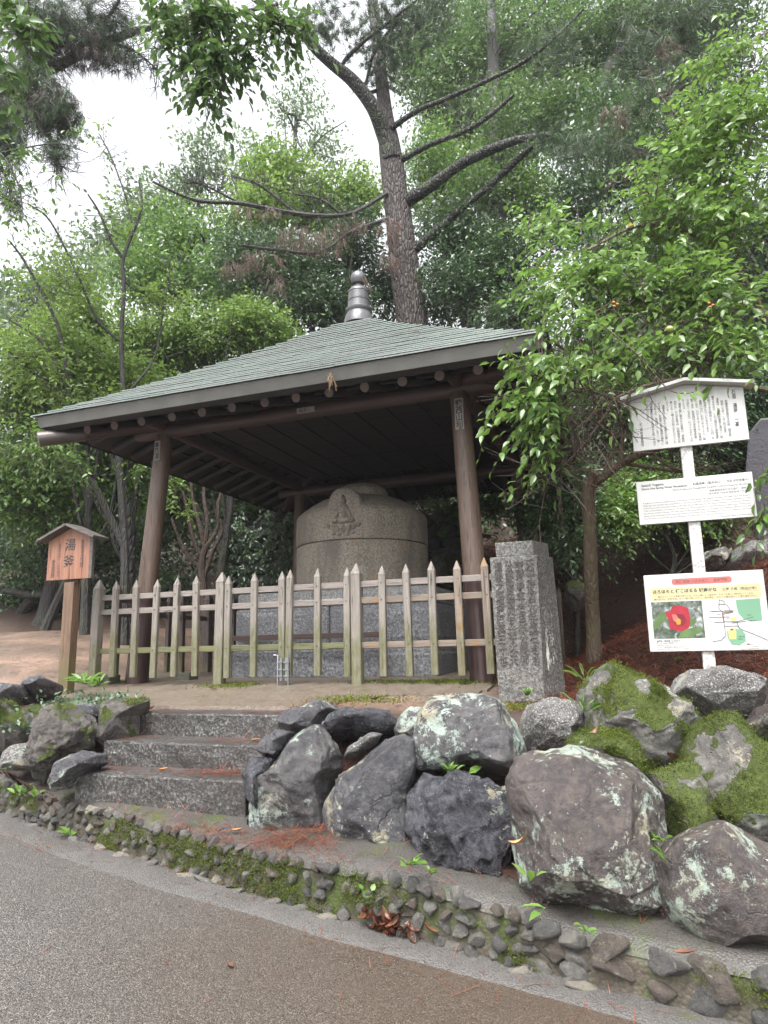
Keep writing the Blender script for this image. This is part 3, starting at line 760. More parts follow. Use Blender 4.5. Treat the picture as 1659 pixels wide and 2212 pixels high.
BO('flat grey slab-like rock at the foot of the white signpost', mp('c', [(1070,270),(1130,220),(1200,140),(1300,145),(1420,150),(1560,190),(1670,240),(1660,320),(1540,395),(1400,390),(1240,360),(1150,310)]), 4.55, .32, R_GREY, 27, .4, rough=.09, cuts=6, sq=.7)
BO('bright green moss cushion mound on top of the largest boulder', mp('c', [(550,540),(600,480),(700,475),(820,510),(880,570),(915,660),(900,720),(800,650),(700,620),(560,610)]), 3.86, .12, R_MOSS, 31, .5, 6, moss=1.5, tuft=14000, rough=.35, cuts=0, name='moss_mound', cat='moss')
BO('small brown stone at the edge right of the flat grey rock', mp('c', [(1570,430),(1610,340),(1700,320),(1760,400),(1700,490),(1610,470)]), 4.25, .2, R_BROWN, 33, .3, 5)
BO('dark boulder with a big pale green lichen patch, right of the dark cap rocks', mp('d', [(916,1651),(910,1601),(926,1547),(944,1526),(987,1520),(1037,1520),(1073,1532),(1114,1566),(1133,1604),(1130,1663),(1112,1699),(1070,1682),(1026,1660),(951,1664)]), 4.35, .30, R_LICH, 37, .2, 6, rough=.13, cuts=10)
BO('tall grey and tan boulder with a smooth dark left face, mid row', mp('b', [(590,1000),(600,860),(640,760),(700,640),(780,560),(860,490),(960,430),(1050,420),(1130,460),(1175,520),(1170,620),(1150,680),(1120,850),(1110,1000),(1100,1080),(920,1095),(620,1050)]), 4.28, .26, R_DARK, 41, .34, 6, rough=.09, cuts=10)
BO('black deeply crinkled boulder left of the largest boulder', [(891,1730),(905,1694),(923,1682),(962,1687),(1005,1691),(1044,1705),(1073,1723),(1098,1742),(1115,1800),(1112,1860),(1085,1925),(1059,1912),(987,1888),(930,1866),(922,1820),(894,1790)], 3.92, .28, R_BLACK, 45, .3, 6, rough=.15, crinkle=.10)
BO('cracked grey boulder with cream lichen next to the bottom step', mp('b', [(200,915),(205,780),(215,650),(270,590),(320,450),(380,370),(450,350),(550,355),(610,410),(670,490),(690,560),(640,640),(600,760),(580,860),(560,960),(350,950)]), 4.5, .24, R_LICH, 49, .25, 6, rough=.12)
BO('low dark rock right of the top step under the gate', mp('b', [(345,300),(350,220),(420,190),(520,180),(640,200),(720,220),(640,280),(600,330),(540,360),(450,355),(400,345)]), 5.05, .25, R_DARK, 53, .3, 6)
BO('long dark cap rock lying at the edge of the pink gravel', mp('b', [(590,310),(640,260),(760,235),(900,230),(1040,260),(1030,340),(940,370),(880,360),(760,355),(690,365),(600,355)]), 4.8, .24, R_BLACK, 57, .4, 6)
BO('brown-grey rock between the long cap rock and the lichen patched boulder', mp('b', [(1040,330),(1060,260),(1120,220),(1200,210),(1230,240),(1220,360),(1190,405),(1110,405),(1050,375)]), 4.62, .22, R_DARK, 61, .3, 6)
BO('small rounded grey rock at the end of the middle step', mp('b', [(195,440),(240,370),(330,345),(400,345),(370,400),(310,490),(240,490)]), 4.68, .18, R_DARK, 65, .2, 5)
BO('small dark upright rock at the end of the bottom step', mp('b', [(110,600),(150,530),(230,495),(295,490),(275,590),(225,650),(210,790),(150,730)]), 4.52, .18, R_BLACK, 69, .2, 5)
BO('light bluish grey stone wedged under the long cap rock', mp('b', [(735,490),(760,430),(870,350),(935,360),(905,410),(830,460),(800,490)]), 4.55, .14, R_GREY, 73, .3, 5, rough=.06)
BO('dark rock with a green moss streak left of the top step', mp('a', [(580,420),(590,250),(620,180),(720,155),(830,150),(865,180),(810,250),(805,375),(770,395),(650,450)]), 5.6, .22, R_STRI, 77, .2, moss=.10, tuft=2500)
BO('overhanging black rock above the reddish needles left of the steps', mp('a', [(440,240),(480,180),(600,180),(620,220),(580,300),(520,320),(470,280)]), 5.7, .2, R_BLACK, 81, .2, 5)
BO('rough streaked rock like petrified wood left of the steps', mp('a', [(220,570),(230,420),(260,290),(310,250),(420,235),(480,270),(520,340),(490,430),(400,470),(340,570),(270,610)]), 5.35, .24, R_STRI, 85, .2, moss=-.1, rough=.14, crinkle=.11)
BO('smooth slate grey rock at the left end of the bottom step', mp('a', [(295,640),(330,540),(400,480),(480,470),(600,490),(610,530),(520,580),(470,620),(420,665),(340,680)]), 4.98, .18, R_DARK, 89, .2, 6, rough=.07)
BO('rounded grey cobble left of the streaked rock', mp('a', [(45,520),(60,470),(110,430),(200,420),(220,480),(215,560),(130,565),(60,560)]), 5.5, .18, R_GREY, 93, .1, 5, rough=.04, cuts=3)
BO('ivy topped boulder at the left end of the bank', mp('a', [(0,440),(20,350),(100,250),(180,210),(260,220),(290,260),(250,360),(190,430),(60,450)]), 5.85, .3, R_STRI, 97, .3, 6, moss=.25, tuft=4000)
BO('grey ledge rock on the far left beside the gravel', mp('a', [(-60,150),(0,90),(100,80),(170,110),(160,150),(60,210),(-60,220)]), 6.7, .3, R_DARK, 101, .5, 5)
BO('low dark rock under the broad leaved weeds by the wooden sign', mp('a', [(140,90),(200,45),(290,40),(350,60),(300,100),(200,115)]), 6.75, .2, R_DARK, 105, .5, 5)
BO('bright mossy rock cut by the left edge', mp('a', [(-90,210),(60,180),(90,300),(30,430),(-90,460)]), 6.0, .25, R_MOSS, 109, .3, 5, moss=.7, tuft=7000)
#@@PART3
# ================================================================== PAVILION
W_POST = m_wood('wood_post', (.052, .031, .021), (.115, .074, .052), (.19, .14, .108), 'z', .45)
W_BEAM = m_wood('wood_beam', (.026, .013, .011), (.058, .030, .024), (.09, .05, .04), 'x', .5)
W_RAF = m_wood('wood_rafter', (.011, .007, .007), (.022, .014, .013), (.036, .024, .022), 'y', .6, gscale=.6)  # rafter tone lowered to carry the shade under the roof
W_SOF = m_wood('wood_soffit', (.008, .006, .006), (.014, .010, .010), (.022, .015, .015), 'x', .65, gscale=.6)  # near-black tone puts the dimness under the roof into the wood
W_END = m_plain('wood_end_grain', (.13, .095, .085), .6, var=.3, scale=30)
M_BOOT = m_plain('boot_brown_metal', (.048, .026, .024), .35, .3, .2, 3)
def mat_copper():
    k = NT('copper_roof'); c = k.coord(); c0 = k.coord(jitter=False)
    n = k.noise(c0, 2.2, 6, .65); f = k.noise(c0, 26, 4, .75)
    col = k.mix(k.ramp(n, [(.35, 0.), (.65, 1.)]), (.135, .145, .132), (.105, .148, .124))
    col = k.mix(k.ramp(f, [(.5, 0.), (.75, .7)]), col, (.21, .25, .225))
    col = k.mix(k.ramp(k.noise(c0, 5, 4), [(.56, 0.), (.7, .6)]), col, (.115, .08, .072))
    r = k.n('ObjectInfo').outputs['Random']
    col = k.mix(k.math('MULTIPLY', r, .3), col, (.17, .18, .175))
    return k.done(k.bsdf(col, k.ramp(k.noise(c0, 8, 4), [(.3, .20), (.7, .36)]), k.bump(f, .004, .6), .9, .15))
M_COP = mat_copper()
M_FAS = m_plain('fascia_copper', (.125, .122, .110), .40, .2, .22, 4, bump=.002)
M_FIN = m_plain('finial_bronze', (.125, .122, .128), .34, .35, .3, 5, bump=.002)
M_SLEEVE = m_plain('sleeve_copper', (.12, .105, .098), .35, .6, .3, 6)
M_PAPER = m_plain('paper_slip', (.30, .28, .26), .7, 0, .2, 20)
M_INK = m_plain('black_ink', (.018, .018, .022), .55)
pv = thing('pavilion', 'open four-posted wooden pavilion with green copper pyramid roof and finial', 'pavilion', tuple(CEN), -TH)
A_E = 2.69
def z_top(m): 
    t = 1-m/A_E; return 2.508+1.885*t-.05*math.sin(math.pi*min(1, max(0, t)))
def z_sof(m): return 2.445+.36*(2.45-m)
# posts
def lean_post(parent, su, sv):
    p0 = np.array([su*1.885, sv*1.885, -.36]); p1 = np.array([su*1.75, sv*1.75, 2.46])
    t = np.linspace(0, 1, 9)
    b = MB(); b.tube([p0+(p1-p0)*q for q in t], [.112-.017*q for q in t], 20)
    po = b.build('post', W_POST, parent, smooth=True)
    d = (p1-p0)
    b = MB(); b.tube([p0, p0+d*.17, p0+d*.335, p0+d*.337], [.119, .116, .1135, .108], 24); b.build('metal_boot', M_BOOT, po, smooth=True)
    return po
posts = {}
for su in (-1, 1):
    for sv in (-1, 1): posts[su, sv] = lean_post(pv, su, sv)
# beams
for k in range(4):
    L_ = 2.12
    b = MB(); n = 7; xs_ = np.linspace(-L_, L_, n)
    zc = 2.515 if k % 2 == 0 else 2.53
    if k == 0: pts = [(x, -1.75, zc) for x in xs_]
    if k == 2: pts = [(x, 1.75, zc) for x in xs_]
    if k == 1: pts = [(1.75, x, zc+.05) for x in xs_]
    if k == 3: pts = [(-1.75, x, zc+.05) for x in xs_]
    b.tube(pts, .082, 16); b.build('beam', W_BEAM, pv, smooth=True)
# soffit boards: each face of the underside
def face_map(k):
    c, s = [(1, 0), (0, 1), (-1, 0), (0, -1)][k]
    return lambda a, m: (a*c+m*s, a*s-m*c)        # a along the eave, m outwards
rf = None
b = MB()
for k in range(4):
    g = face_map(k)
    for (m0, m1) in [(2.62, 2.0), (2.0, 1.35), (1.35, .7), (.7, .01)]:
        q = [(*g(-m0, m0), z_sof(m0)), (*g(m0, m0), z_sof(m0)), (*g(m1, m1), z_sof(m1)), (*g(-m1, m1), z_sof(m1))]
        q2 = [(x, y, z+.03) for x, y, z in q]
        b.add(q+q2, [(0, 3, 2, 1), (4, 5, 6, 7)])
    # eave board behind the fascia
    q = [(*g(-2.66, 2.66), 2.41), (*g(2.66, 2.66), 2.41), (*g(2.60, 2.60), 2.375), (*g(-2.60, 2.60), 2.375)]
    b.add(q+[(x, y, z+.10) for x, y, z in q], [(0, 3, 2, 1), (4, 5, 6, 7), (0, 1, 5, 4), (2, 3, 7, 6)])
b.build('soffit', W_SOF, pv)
# rafters and battens
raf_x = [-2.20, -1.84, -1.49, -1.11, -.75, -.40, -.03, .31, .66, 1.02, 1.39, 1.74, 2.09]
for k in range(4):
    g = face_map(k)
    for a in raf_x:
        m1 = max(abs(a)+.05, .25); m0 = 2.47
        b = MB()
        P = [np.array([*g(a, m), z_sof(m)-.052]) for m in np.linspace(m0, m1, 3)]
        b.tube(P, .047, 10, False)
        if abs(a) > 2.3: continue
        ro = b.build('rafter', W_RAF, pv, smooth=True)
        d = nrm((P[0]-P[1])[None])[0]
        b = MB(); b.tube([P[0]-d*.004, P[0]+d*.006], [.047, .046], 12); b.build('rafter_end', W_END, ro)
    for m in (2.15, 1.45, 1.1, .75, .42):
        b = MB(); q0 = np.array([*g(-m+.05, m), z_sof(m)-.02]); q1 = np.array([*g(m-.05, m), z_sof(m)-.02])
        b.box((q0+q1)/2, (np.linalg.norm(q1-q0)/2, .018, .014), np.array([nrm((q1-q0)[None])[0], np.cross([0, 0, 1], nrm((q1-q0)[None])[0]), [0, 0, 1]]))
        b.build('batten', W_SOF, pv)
# flat boarded ceiling between the beams
W_CEIL = m_wood('wood_ceiling', (.010, .007, .007), (.018, .013, .013), (.028, .02, .02), 'x', .7, gscale=.6)  # near-black boards, the dim roof interior painted into their colour
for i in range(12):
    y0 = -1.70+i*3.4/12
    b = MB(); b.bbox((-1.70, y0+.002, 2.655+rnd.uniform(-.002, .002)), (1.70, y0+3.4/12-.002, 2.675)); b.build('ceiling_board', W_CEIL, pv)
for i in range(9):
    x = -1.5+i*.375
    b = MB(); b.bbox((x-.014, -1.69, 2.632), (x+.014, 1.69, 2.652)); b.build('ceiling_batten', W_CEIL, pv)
# hip rafters with copper sleeves
for su in (-1, 1):
    for sv in (-1, 1):
        b = MB(); P = [np.array([su*m, sv*m, z_sof(m)-.085]) for m in (2.60, 1.75, .9, .05)]
        b.tube(P, [.075, .075, .072, .07], 14); b.build('hip_rafter', W_BEAM, pv, smooth=True)
        d = nrm((P[0]-P[1])[None])[0]
        b = MB(); b.tube([P[0]-d*.36, P[0]+d*.10, P[0]+d*.105], [.084, .084, .07], 18); b.build('sleeve', M_SLEEVE, pv, smooth=True)
# roof: a sheathing with courses of copper plates
b = MB(); ms = [2.68, 2.3, 1.9, 1.5, 1.1, .7, .4, .2]
for k in range(4):
    g = face_map(k)
    for m0, m1 in zip(ms[:-1], ms[1:]):
        q = [(*g(-m0, m0), z_top(m0)-.03), (*g(m0, m0), z_top(m0)-.03), (*g(m1, m1), z_top(m1)-.03), (*g(-m1, m1), z_top(m1)-.03)]
        b.add(q, [(0, 1, 2, 3)])
roof = b.build('roof', M_FAS, pv)
NC = 24; mm = np.linspace(2.715, .17, NC+1)
for k in range(4):
    g = face_map(k)
    for i in range(NC):
        m0, m1 = mm[i]+.014, mm[i+1]-.012; z0, z1 = z_top(mm[i])+.045, z_top(mm[i+1])-.004
        wdt = .46
        if k == 0:
            off = rnd.uniform(.2, .9)*wdt; cuts = [-m0]
            x = -m0+off
            while x < m0-.1: cuts.append(x); x += wdt
            cuts.append(m0)
        else: cuts = [-m0, m0]
        for a0, a1 in zip(cuts[:-1], cuts[1:]):
            if k == 0: a0, a1 = a0+.0006, a1-.0006
            dz = rnd.uniform(-.002, .003) if k == 0 else 0
            lo = lambda a, m: np.clip(a, -m, m)
            if lo(a1, m1)-lo(a0, m1) < .002: 
                c1 = lo((a0+a1)/2, m1); e0, e1 = c1-.001, c1+.001
            else: e0, e1 = lo(a0, m1), lo(a1, m1)
            q = [(*g(a0, m0), z0+dz), (*g(a1, m0), z0+dz), (*g(e1, m1), z1), (*g(e0, m1), z1)]
            q2 = [(x_, y_, z_-.013) for x_, y_, z_ in q]
            bb_ = MB(); bb_.add(q+q2, [(0, 1, 2, 3), (7, 6, 5, 4), (4, 5, 1, 0), (5, 6, 2, 1), (7, 4, 0, 3)])
            bb_.build('roof_plate', M_COP, roof)
for k in range(4):
    g = face_map(k); b = MB()
    q = [(*g(-2.70, 2.70), 2.522), (*g(2.70, 2.70), 2.522), (*g(2.665, 2.665), 2.408), (*g(-2.665, 2.665), 2.408)]
    q2 = [(*g(-2.65, 2.65), 2.522), (*g(2.65, 2.65), 2.522), (*g(2.61, 2.61), 2.408), (*g(-2.61, 2.61), 2.408)]
    b.add(q+q2, [(0, 3, 2, 1), (4, 5, 6, 7), (0, 1, 5, 4), (3, 7, 6, 2)])
    b.build('fascia', M_FAS, pv)
# hip ridges
for su in (-1, 1):
    for sv in (-1, 1):
        b = MB(); P = [np.array([su*m, sv*m, z_top(m)+.006]) for m in np.linspace(2.71, .2, 12)]
        b.tube(P, .018, 6); b.build('hip_ridge', M_COP, roof, smooth=True)
# finial
fz = 4.30
b = MB(); b.lathe([(.21, fz), (.205, fz+.06), (.19, fz+.11), (.165, fz+.17), (.185, fz+.20), (.185, fz+.225), (.155, fz+.245), (.148, fz+.34), (.154, fz+.345), (.154, fz+.365), (.146, fz+.37), (.14, fz+.47), (.146, fz+.475), (.146, fz+.49), (.125, fz+.52), (.10, fz+.55), (.075, fz+.565)], 32)
fin = b.build('finial', M_FIN, pv, smooth=True)
b = MB(); b.lathe([(.055, fz+.56), (.05, fz+.60), (.085, fz+.615), (.105, fz+.66), (.108, fz+.70), (.095, fz+.745), (.06, fz+.785), (.02, fz+.80)], 24); b.build('finial_ball', M_FIN, fin, smooth=True)

# ------------------------------------------------------------------ writing
JOBS = []
def text(body, mat, parent, origin, ax, ay, w=None, h=None, name='lettering', vertical=True, depth=.0, align='CENTER', bold=0.0, key=None):
    """queues flat lettering that fills w x h (metres) about ORIGIN, ax = reading right, ay = up; world coordinates"""
    cu = bpy.data.curves.new('lettering', 'FONT'); cu.body = '\n'.join(body) if vertical else body
    cu.align_x = align if not vertical else 'CENTER'; cu.resolution_u = 2; cu.extrude = 0; cu.offset = bold
    cu.space_line = .92
    ob = bpy.data.objects.new('lettering', cu); COL.objects.link(ob)
    JOBS.append((ob, mat, parent, np.array(origin, float), np.array(ax, float), np.array(ay, float), w, h, name, align, depth, key or id(parent)))
def flush_text():
    bpy.context.view_layer.update(); dg = bpy.context.evaluated_depsgraph_get(); groups = {}
    for (ob, mat, parent, o, ax, ay, w_, h_, name, align, depth, key) in JOBS:
        me = bpy.data.meshes.new_from_object(ob.evaluated_get(dg))
        n = len(me.vertices); co = np.zeros(n*3, np.float32); me.vertices.foreach_get('co', co); co = co.reshape(-1, 3)
        if n:
            fc = [tuple(p.vertices) for p in me.polygons]
            lo, hi = co.min(0), co.max(0); sx = w_/(hi[0]-lo[0]) if w_ else None; sy = h_/(hi[1]-lo[1]) if h_ else None
            sx, sy = sx or sy, sy or sx
            cx = {'CENTER': (lo[0]+hi[0])/2, 'LEFT': lo[0], 'RIGHT': hi[0]}[align]; cy = (lo[1]+hi[1])/2
            P = o+((co[:, 0]-cx)*sx)[:, None]*ax+((co[:, 1]-cy)*sy)[:, None]*ay
            if depth:
                nn = np.cross(ax, ay); fc2 = [tuple(i+n for i in f) for f in fc]
                ed = Counter((min(f[i], f[(i+1) % len(f)]), max(f[i], f[(i+1) % len(f)])) for f in fc for i in range(len(f)))
                sd_ = [(f[i], f[(i+1) % len(f)], f[(i+1) % len(f)]+n, f[i]+n) for f in fc for i in range(len(f)) if ed[(min(f[i], f[(i+1) % len(f)]), max(f[i], f[(i+1) % len(f)]))] == 1]
                P = np.concatenate([P+nn*depth, P]); fc = fc+sd_
            groups.setdefault((key, mat.name, name), [parent, mat, []])[2].append((P, fc))
        cu = ob.data; bpy.data.objects.remove(ob); bpy.data.curves.remove(cu); bpy.data.meshes.remove(me)
    JOBS.clear()
    for (key, mn, name), (parent, mat, L_) in groups.items():
        b = MB()
        for P, fc in L_: b.add(P, fc)
        b.build(name, mat, parent, world=True)
UP = np.array([0, 0, 1.])
def slip(px, py, h_, w_, chars, surf_off, post=None):
    """a narrow pasted paper slip lying on the front of a post or beam"""
    return
# paper slips on posts and beam (front side)
for (su, pz0, pz1, chars, wd, bord) in [(-1, 2.145, 2.375, '本乃湯', .075, True), (1, 2.06, 2.375, '観西山利', .085, True)]:
    zc = (pz0+pz1)/2; t = (zc+.36)/2.82; cx = su*(1.885-.135*t); cy = -(1.885-.135*t); r_ = .112-.017*t
    b = MB(); b.bbox((cx-wd/2, cy-r_-.006, pz0), (cx+wd/2, cy-r_*.72, pz1))
    sl_ = b.build('paper_slip', M_PAPER, posts[su, -1])
    o_ = W3(cx, cy-r_-.0075, zc)
    text(chars, M_INK, sl_, o_, U, UP, wd*.84, (pz1-pz0)*.92, bold=.02)
beam_f = [o for o in pv.children if o.name.startswith('beam')][0]
b = MB(); b.bbox((-.005, -1.75-.086, 2.47), (.20, -1.75-.06, 2.525)); s3 = b.build('paper_slip', M_PAPER, pv)
text('山上', M_INK, s3, W3(.07, -1.8375, 2.4975), U, UP, .085, .042, vertical=False, bold=.02)
# two small slips on the rear right post
for z_, wd in ((1.28, .02), (.93, .035)):
    t = (z_+.36)/2.82; c_ = 1.885-.135*t
    b = MB(); b.bbox((c_-wd-.03, c_-.112, z_-.09), (c_+wd-.03, c_-.08, z_+.09)); b.build('paper_slip', M_PAPER, posts[1, 1])
# spider-silk hung dry needles on the fascia
nd = thing('dry_needle_bunch', 'dry pine needles hanging from the front edge of the copper roof', 'pine needles', tuple(W3(.79, -2.75, 2.4)))
b = MB()
for q_ in range(9):
    a = W3(.79+rnd.uniform(-.03, .03), -2.735, 2.45+rnd.uniform(-.03, .02)); e_ = a+np.array([rnd.uniform(-.05, .05), rnd.uniform(-.03, 0), -rnd.uniform(.08, .19)])
    b.tube([a, (a+e_)/2+rnd.uniform(-.01, .01)*U, e_], .0028, 3)
b.build('needles', m_plain('dry_needle', (.30, .20, .10), .6), nd, world=True)

# ================================================================== PEDESTAL AND STONE POT
G_PED = m_granite('granite_pedestal', (.15, .152, .16), (.05, .05, .053), (.33, .33, .34), (.09, .09, .094), .7, .6)
G_PED2 = m_granite('granite_smooth', (.21, .21, .208), (.08, .08, .083), (.38, .38, .375), (.13, .125, .115), .8, .6)
pd = thing('granite_pedestal', 'square pedestal of rough grey granite blocks carrying the stone pot', 'pedestal', (*W3(.06, 0, 0)[:2], -.30), -TH)
def block(u0, u1, v0, v1, z0, z1, mat, seed, rough=.012):
    """a quarry-faced block: margins dressed flat, the fields rough"""
    bm = bmesh.new(); bmesh.ops.create_cube(bm, size=1)
    for p in bm.verts: p.co = Vector(((u0+u1)/2+(u1-u0)*p.co.x, (v0+v1)/2+(v1-v0)*p.co.y, (z0+z1)/2+(z1-z0)*p.co.z))
    bmesh.ops.bevel(bm, geom=list(bm.edges), offset=.018, segments=1, affect='EDGES')
    big = [f for f in bm.faces if f.calc_area() > .08 and abs(f.normal.z) < .5]
    if rough:
        bmesh.ops.inset_individual(bm, faces=big, thickness=.03)
        bmesh.ops.subdivide_edges(bm, edges=list({e for f in big for e in f.edges}), cuts=7, use_grid_fill=True)
    bm.normal_update()
    if rough:
        P = np.array([p.co[:] for p in bm.verts]); N = fbm(P*5+seed, 4, seed)-.35
        for p, k in zip(bm.verts, N):
            x_, y_, z_ = p.co
            inn = min(abs(x_-u0) if abs(p.normal.x) < .5 else 9, abs(x_-u1) if abs(p.normal.x) < .5 else 9, abs(y_-v0) if abs(p.normal.y) < .5 else 9, abs(y_-v1) if abs(p.normal.y) < .5 else 9, z_-z0, z1-z_)
            if inn > .05: p.co += p.normal*(rough*2*k+.012)
    me = bpy.data.meshes.new('block'); bm.to_mesh(me); bm.free(); me.materials.append(mat)
    return link('block', me, pd, world=False)
for (h_, z0, z1, ju, jv, mat, rg) in [(1.20, -.06, .30, .30, -.2, G_PED, .018), (1.19, .303, .325, None, 0, G_PED2, 0), (1.175, .328, .762, .0, .2, G_PED, .014), (1.16, .765, .94, -.2, .1, G_PED2, .004)]:
    if ju is None: block(-h_, h_, -h_, h_, z0, z1, mat, 1, 0); continue
    g = .004
    for a0, a1 in ((-h_, ju-g), (ju+g, h_)):
        for c0, c1 in ((-h_, jv-g), (jv+g, h_)): block(a0, a1, c0, c1, z0, z1, mat, int(abs(a0*10+c0*3)), rg)
def mat_pot():
    k = NT('pot_granite'); c = k.coord(); g = k.noise(c, 55, 4, .75)
    col = k.mix(k.ramp(g, [(.36, 0.), (.55, 1.)]), (.10, .09, .075), (.29, .252, .205))
    col = k.mix(k.ramp(g, [(.55, 0.), (.72, 1.)]), col, (.37, .32, .25))
    s = k.noise(k.coord((1, 1, .3)), 3.5, 5, .65)
    col = k.mix(k.ramp(s, [(.45, 0.), (.66, .72)]), col, (.10, .085, .07))
    col = k.mix(k.ramp(k.noise(c, 4, 4), [(.62, 0.), (.72, .6)]), col, (.24, .165, .08))
    b = k.math('ADD', g, k.math('MULTIPLY', k.noise(c, 9, 5), 1.2))
    return k.done(k.bsdf(col, .62, k.bump(b, .012, .9)))
M_POT = mat_pot()
pt = thing('stone_pot', 'large round granite hot spring pot with a carved seated figure, under the pavilion roof', 'stone pot', (CEN[0], CEN[1], .64))
PR = .8335
def pot_lathe(prof, name, seed, n=96):
    b = MB(); b.lathe(prof, n, (0, 0, 0)); v_ = np.concatenate(b.v)
    k = 1+.012*(fbm(v_*3+seed, 3, seed)-.5); v_[:, 0] *= k; v_[:, 1] *= k; b.v = [v_]
    return b.build(name, M_POT, pt, smooth=True)
pot_lathe([(.60, 0), (.80, 0), (.822, .02), (.83, .12), (.8335, .3), (.832, .5), (.828, .598), (.815, .608)], 'body', 3)
pot_lathe([(.812, .609), (.83, .618), (.834, .66), (.833, .8), (.832, .955), (.822, .985), (.76, 1.045), (.66, 1.12), (.55, 1.185), (.44, 1.225), (.36, 1.245), (.30, 1.25)], 'upper_body', 5)
pot_lathe([(.33, 1.24), (.345, 1.275), (.34, 1.32), (.31, 1.365), (.24, 1.41), (.13, 1.44), (.03, 1.45)], 'jewel_lid', 7)
# carved panel: an arched field standing proud of the shoulder
dpan = aty(742, 1110, 8.05)-CEN; az = math.atan2(dpan[1], dpan[0])
en = np.array([math.cos(az), math.sin(az), 0]); et = np.array([-math.sin(az), math.cos(az), 0])
if (et@XR) < 0: et = -et
def pan(x, z, d): return en*(PR-.045+d-.5*x*x/PR)+et*x+UP*z
b = MB(); NX, NZ = 20, 26; vv_ = []; 
for i in range(NX+1):
    for j in range(NZ+1):
        x = -1+2*i/NX; z = j/NZ
        wdt = .225*math.sqrt(max(0, 1-max(0, (z-.55)/.45)**2.2))+.004
        e_ = min(1, (1-abs(x))*6+.0)*min(1, (1-z)*7+.0)
        vv_.append(pan(x*wdt,   .615+.63*z, -.03+.06*math.sqrt(max(0, e_))))
fc = [(i*(NZ+1)+j, (i+1)*(NZ+1)+j, (i+1)*(NZ+1)+j+1, i*(NZ+1)+j+1) for i in range(NX) for j in range(NZ)]
nb = len(vv_); back = [p-en*.35 for p in vv_]
bd = [i*(NZ+1)+NZ for i in range(NX+1)]; l_ = [j for j in range(NZ+1)]; r_ = [NX*(NZ+1)+j for j in range(NZ+1)]
def skirt(ids): return [(ids[i], ids[i+1], ids[i+1]+nb, ids[i]+nb) for i in range(len(ids)-1)]
b.add(vv_+back, fc+skirt(bd)+skirt(l_)+skirt(r_)); panel = b.build('carved_panel', M_POT, pt, smooth=True)
def dome(b, x, z, rx, rz, h, d0=.03, tilt=0.0, n=14, point=0.0):
    v_ = []; f_ = []
    rings = 6
    for k in range(rings+1):
        r = k/rings
        for a in range(n):
            t = 2*math.pi*a/n; xx, zz = rx*r*math.cos(t), rz*r*math.sin(t)
            if point and zz > 0: xx *= (1-point*(zz/rz))
            X_, Z_ = xx*math.cos(tilt)-zz*math.sin(tilt), xx*math.sin(tilt)+zz*math.cos(tilt)
            v_.append(pan(x+X_, z+Z_, d0-.018+1.45*h*math.sqrt(max(0, 1-r*r))))
    for k in range(rings):
        for a in range(n): f_.append((k*n+a, k*n+(a+1) % n, (k+1)*n+(a+1) % n, (k+1)*n+a))
    b.add(v_, f_)
b = MB()
z0 = .62
dome(b, 0, z0+.445, .040, .055, .045, .04); dome(b, 0, z0+.50, .022, .02, .04, .045)
dome(b, 0, z0+.345, .075, .075, .04, .04); dome(b, -.07, z0+.30, .032, .075, .035, .04, -.35); dome(b, .07, z0+.30, .032, .075, .035, .04, .35)
dome(b, 0, z0+.27, .06, .06, .045, .04); dome(b, 0, z0+.215, .145, .048, .045, .04); dome(b, -.085, z0+.215, .07, .038, .055, .04, .2); dome(b, .085, z0+.215, .07, .038, .055, .04, -.2)
b.build('seated_figure', M_POT, panel, smooth=True)
for (x, z, rx, rz, tl_) in [(0, .115, .042, .06, 0), (-.075, .12, .034, .06, .35), (.075, .12, .034, .06, -.35), (-.135, .135, .03, .055, .65), (.135, .135, .03, .055, -.65), (-.185, .155, .025, .045, .9), (.185, .155, .025, .045, -.9), (-.045, .05, .04, .03, 0), (.05, .05, .04, .03, 0), (-.12, .065, .035, .028, .3), (.12, .065, .035, .028, -.3)]:
    b = MB(); dome(b, x, z0+z, rx, rz, .035, .035, tl_, 12, .55); b.build('lotus_petal', M_POT, panel, smooth=True)

# ================================================================== PICKET FENCE
W_PICK = m_wood('picket_wood', (.122, .106, .090), (.235, .208, .180), (.325, .295, .262), 'z', .5, moss=(.30, .62))
W_PICKO = m_wood('picket_wood_lichened', (.135, .105, .085), (.25, .205, .165), (.32, .27, .21), 'z', .55, moss=(.22, .60), orange=.35)
W_RAIL = m_wood('rail_wood', (.13, .11, .097), (.24, .21, .188), (.33, .295, .265), 'x', .55)
W_RAILM = m_wood('rail_wood_mossy', (.068, .068, .034), (.125, .128, .054), (.18, .175, .09), 'x', .6)
W_RAILO = m_wood('rail_wood_orange', (.11, .085, .065), (.20, .16, .125), (.27, .22, .17), 'x', .6, orange=.5)
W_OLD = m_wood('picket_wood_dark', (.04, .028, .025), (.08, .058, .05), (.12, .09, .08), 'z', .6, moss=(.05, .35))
M_STEEL = m_plain('steel', (.30, .31, .32), .3, .9, .1)
M_NAIL = m_plain('nail_rust', (.06, .045, .04), .6, .4)
V_F = -2.15; FZ = -.33
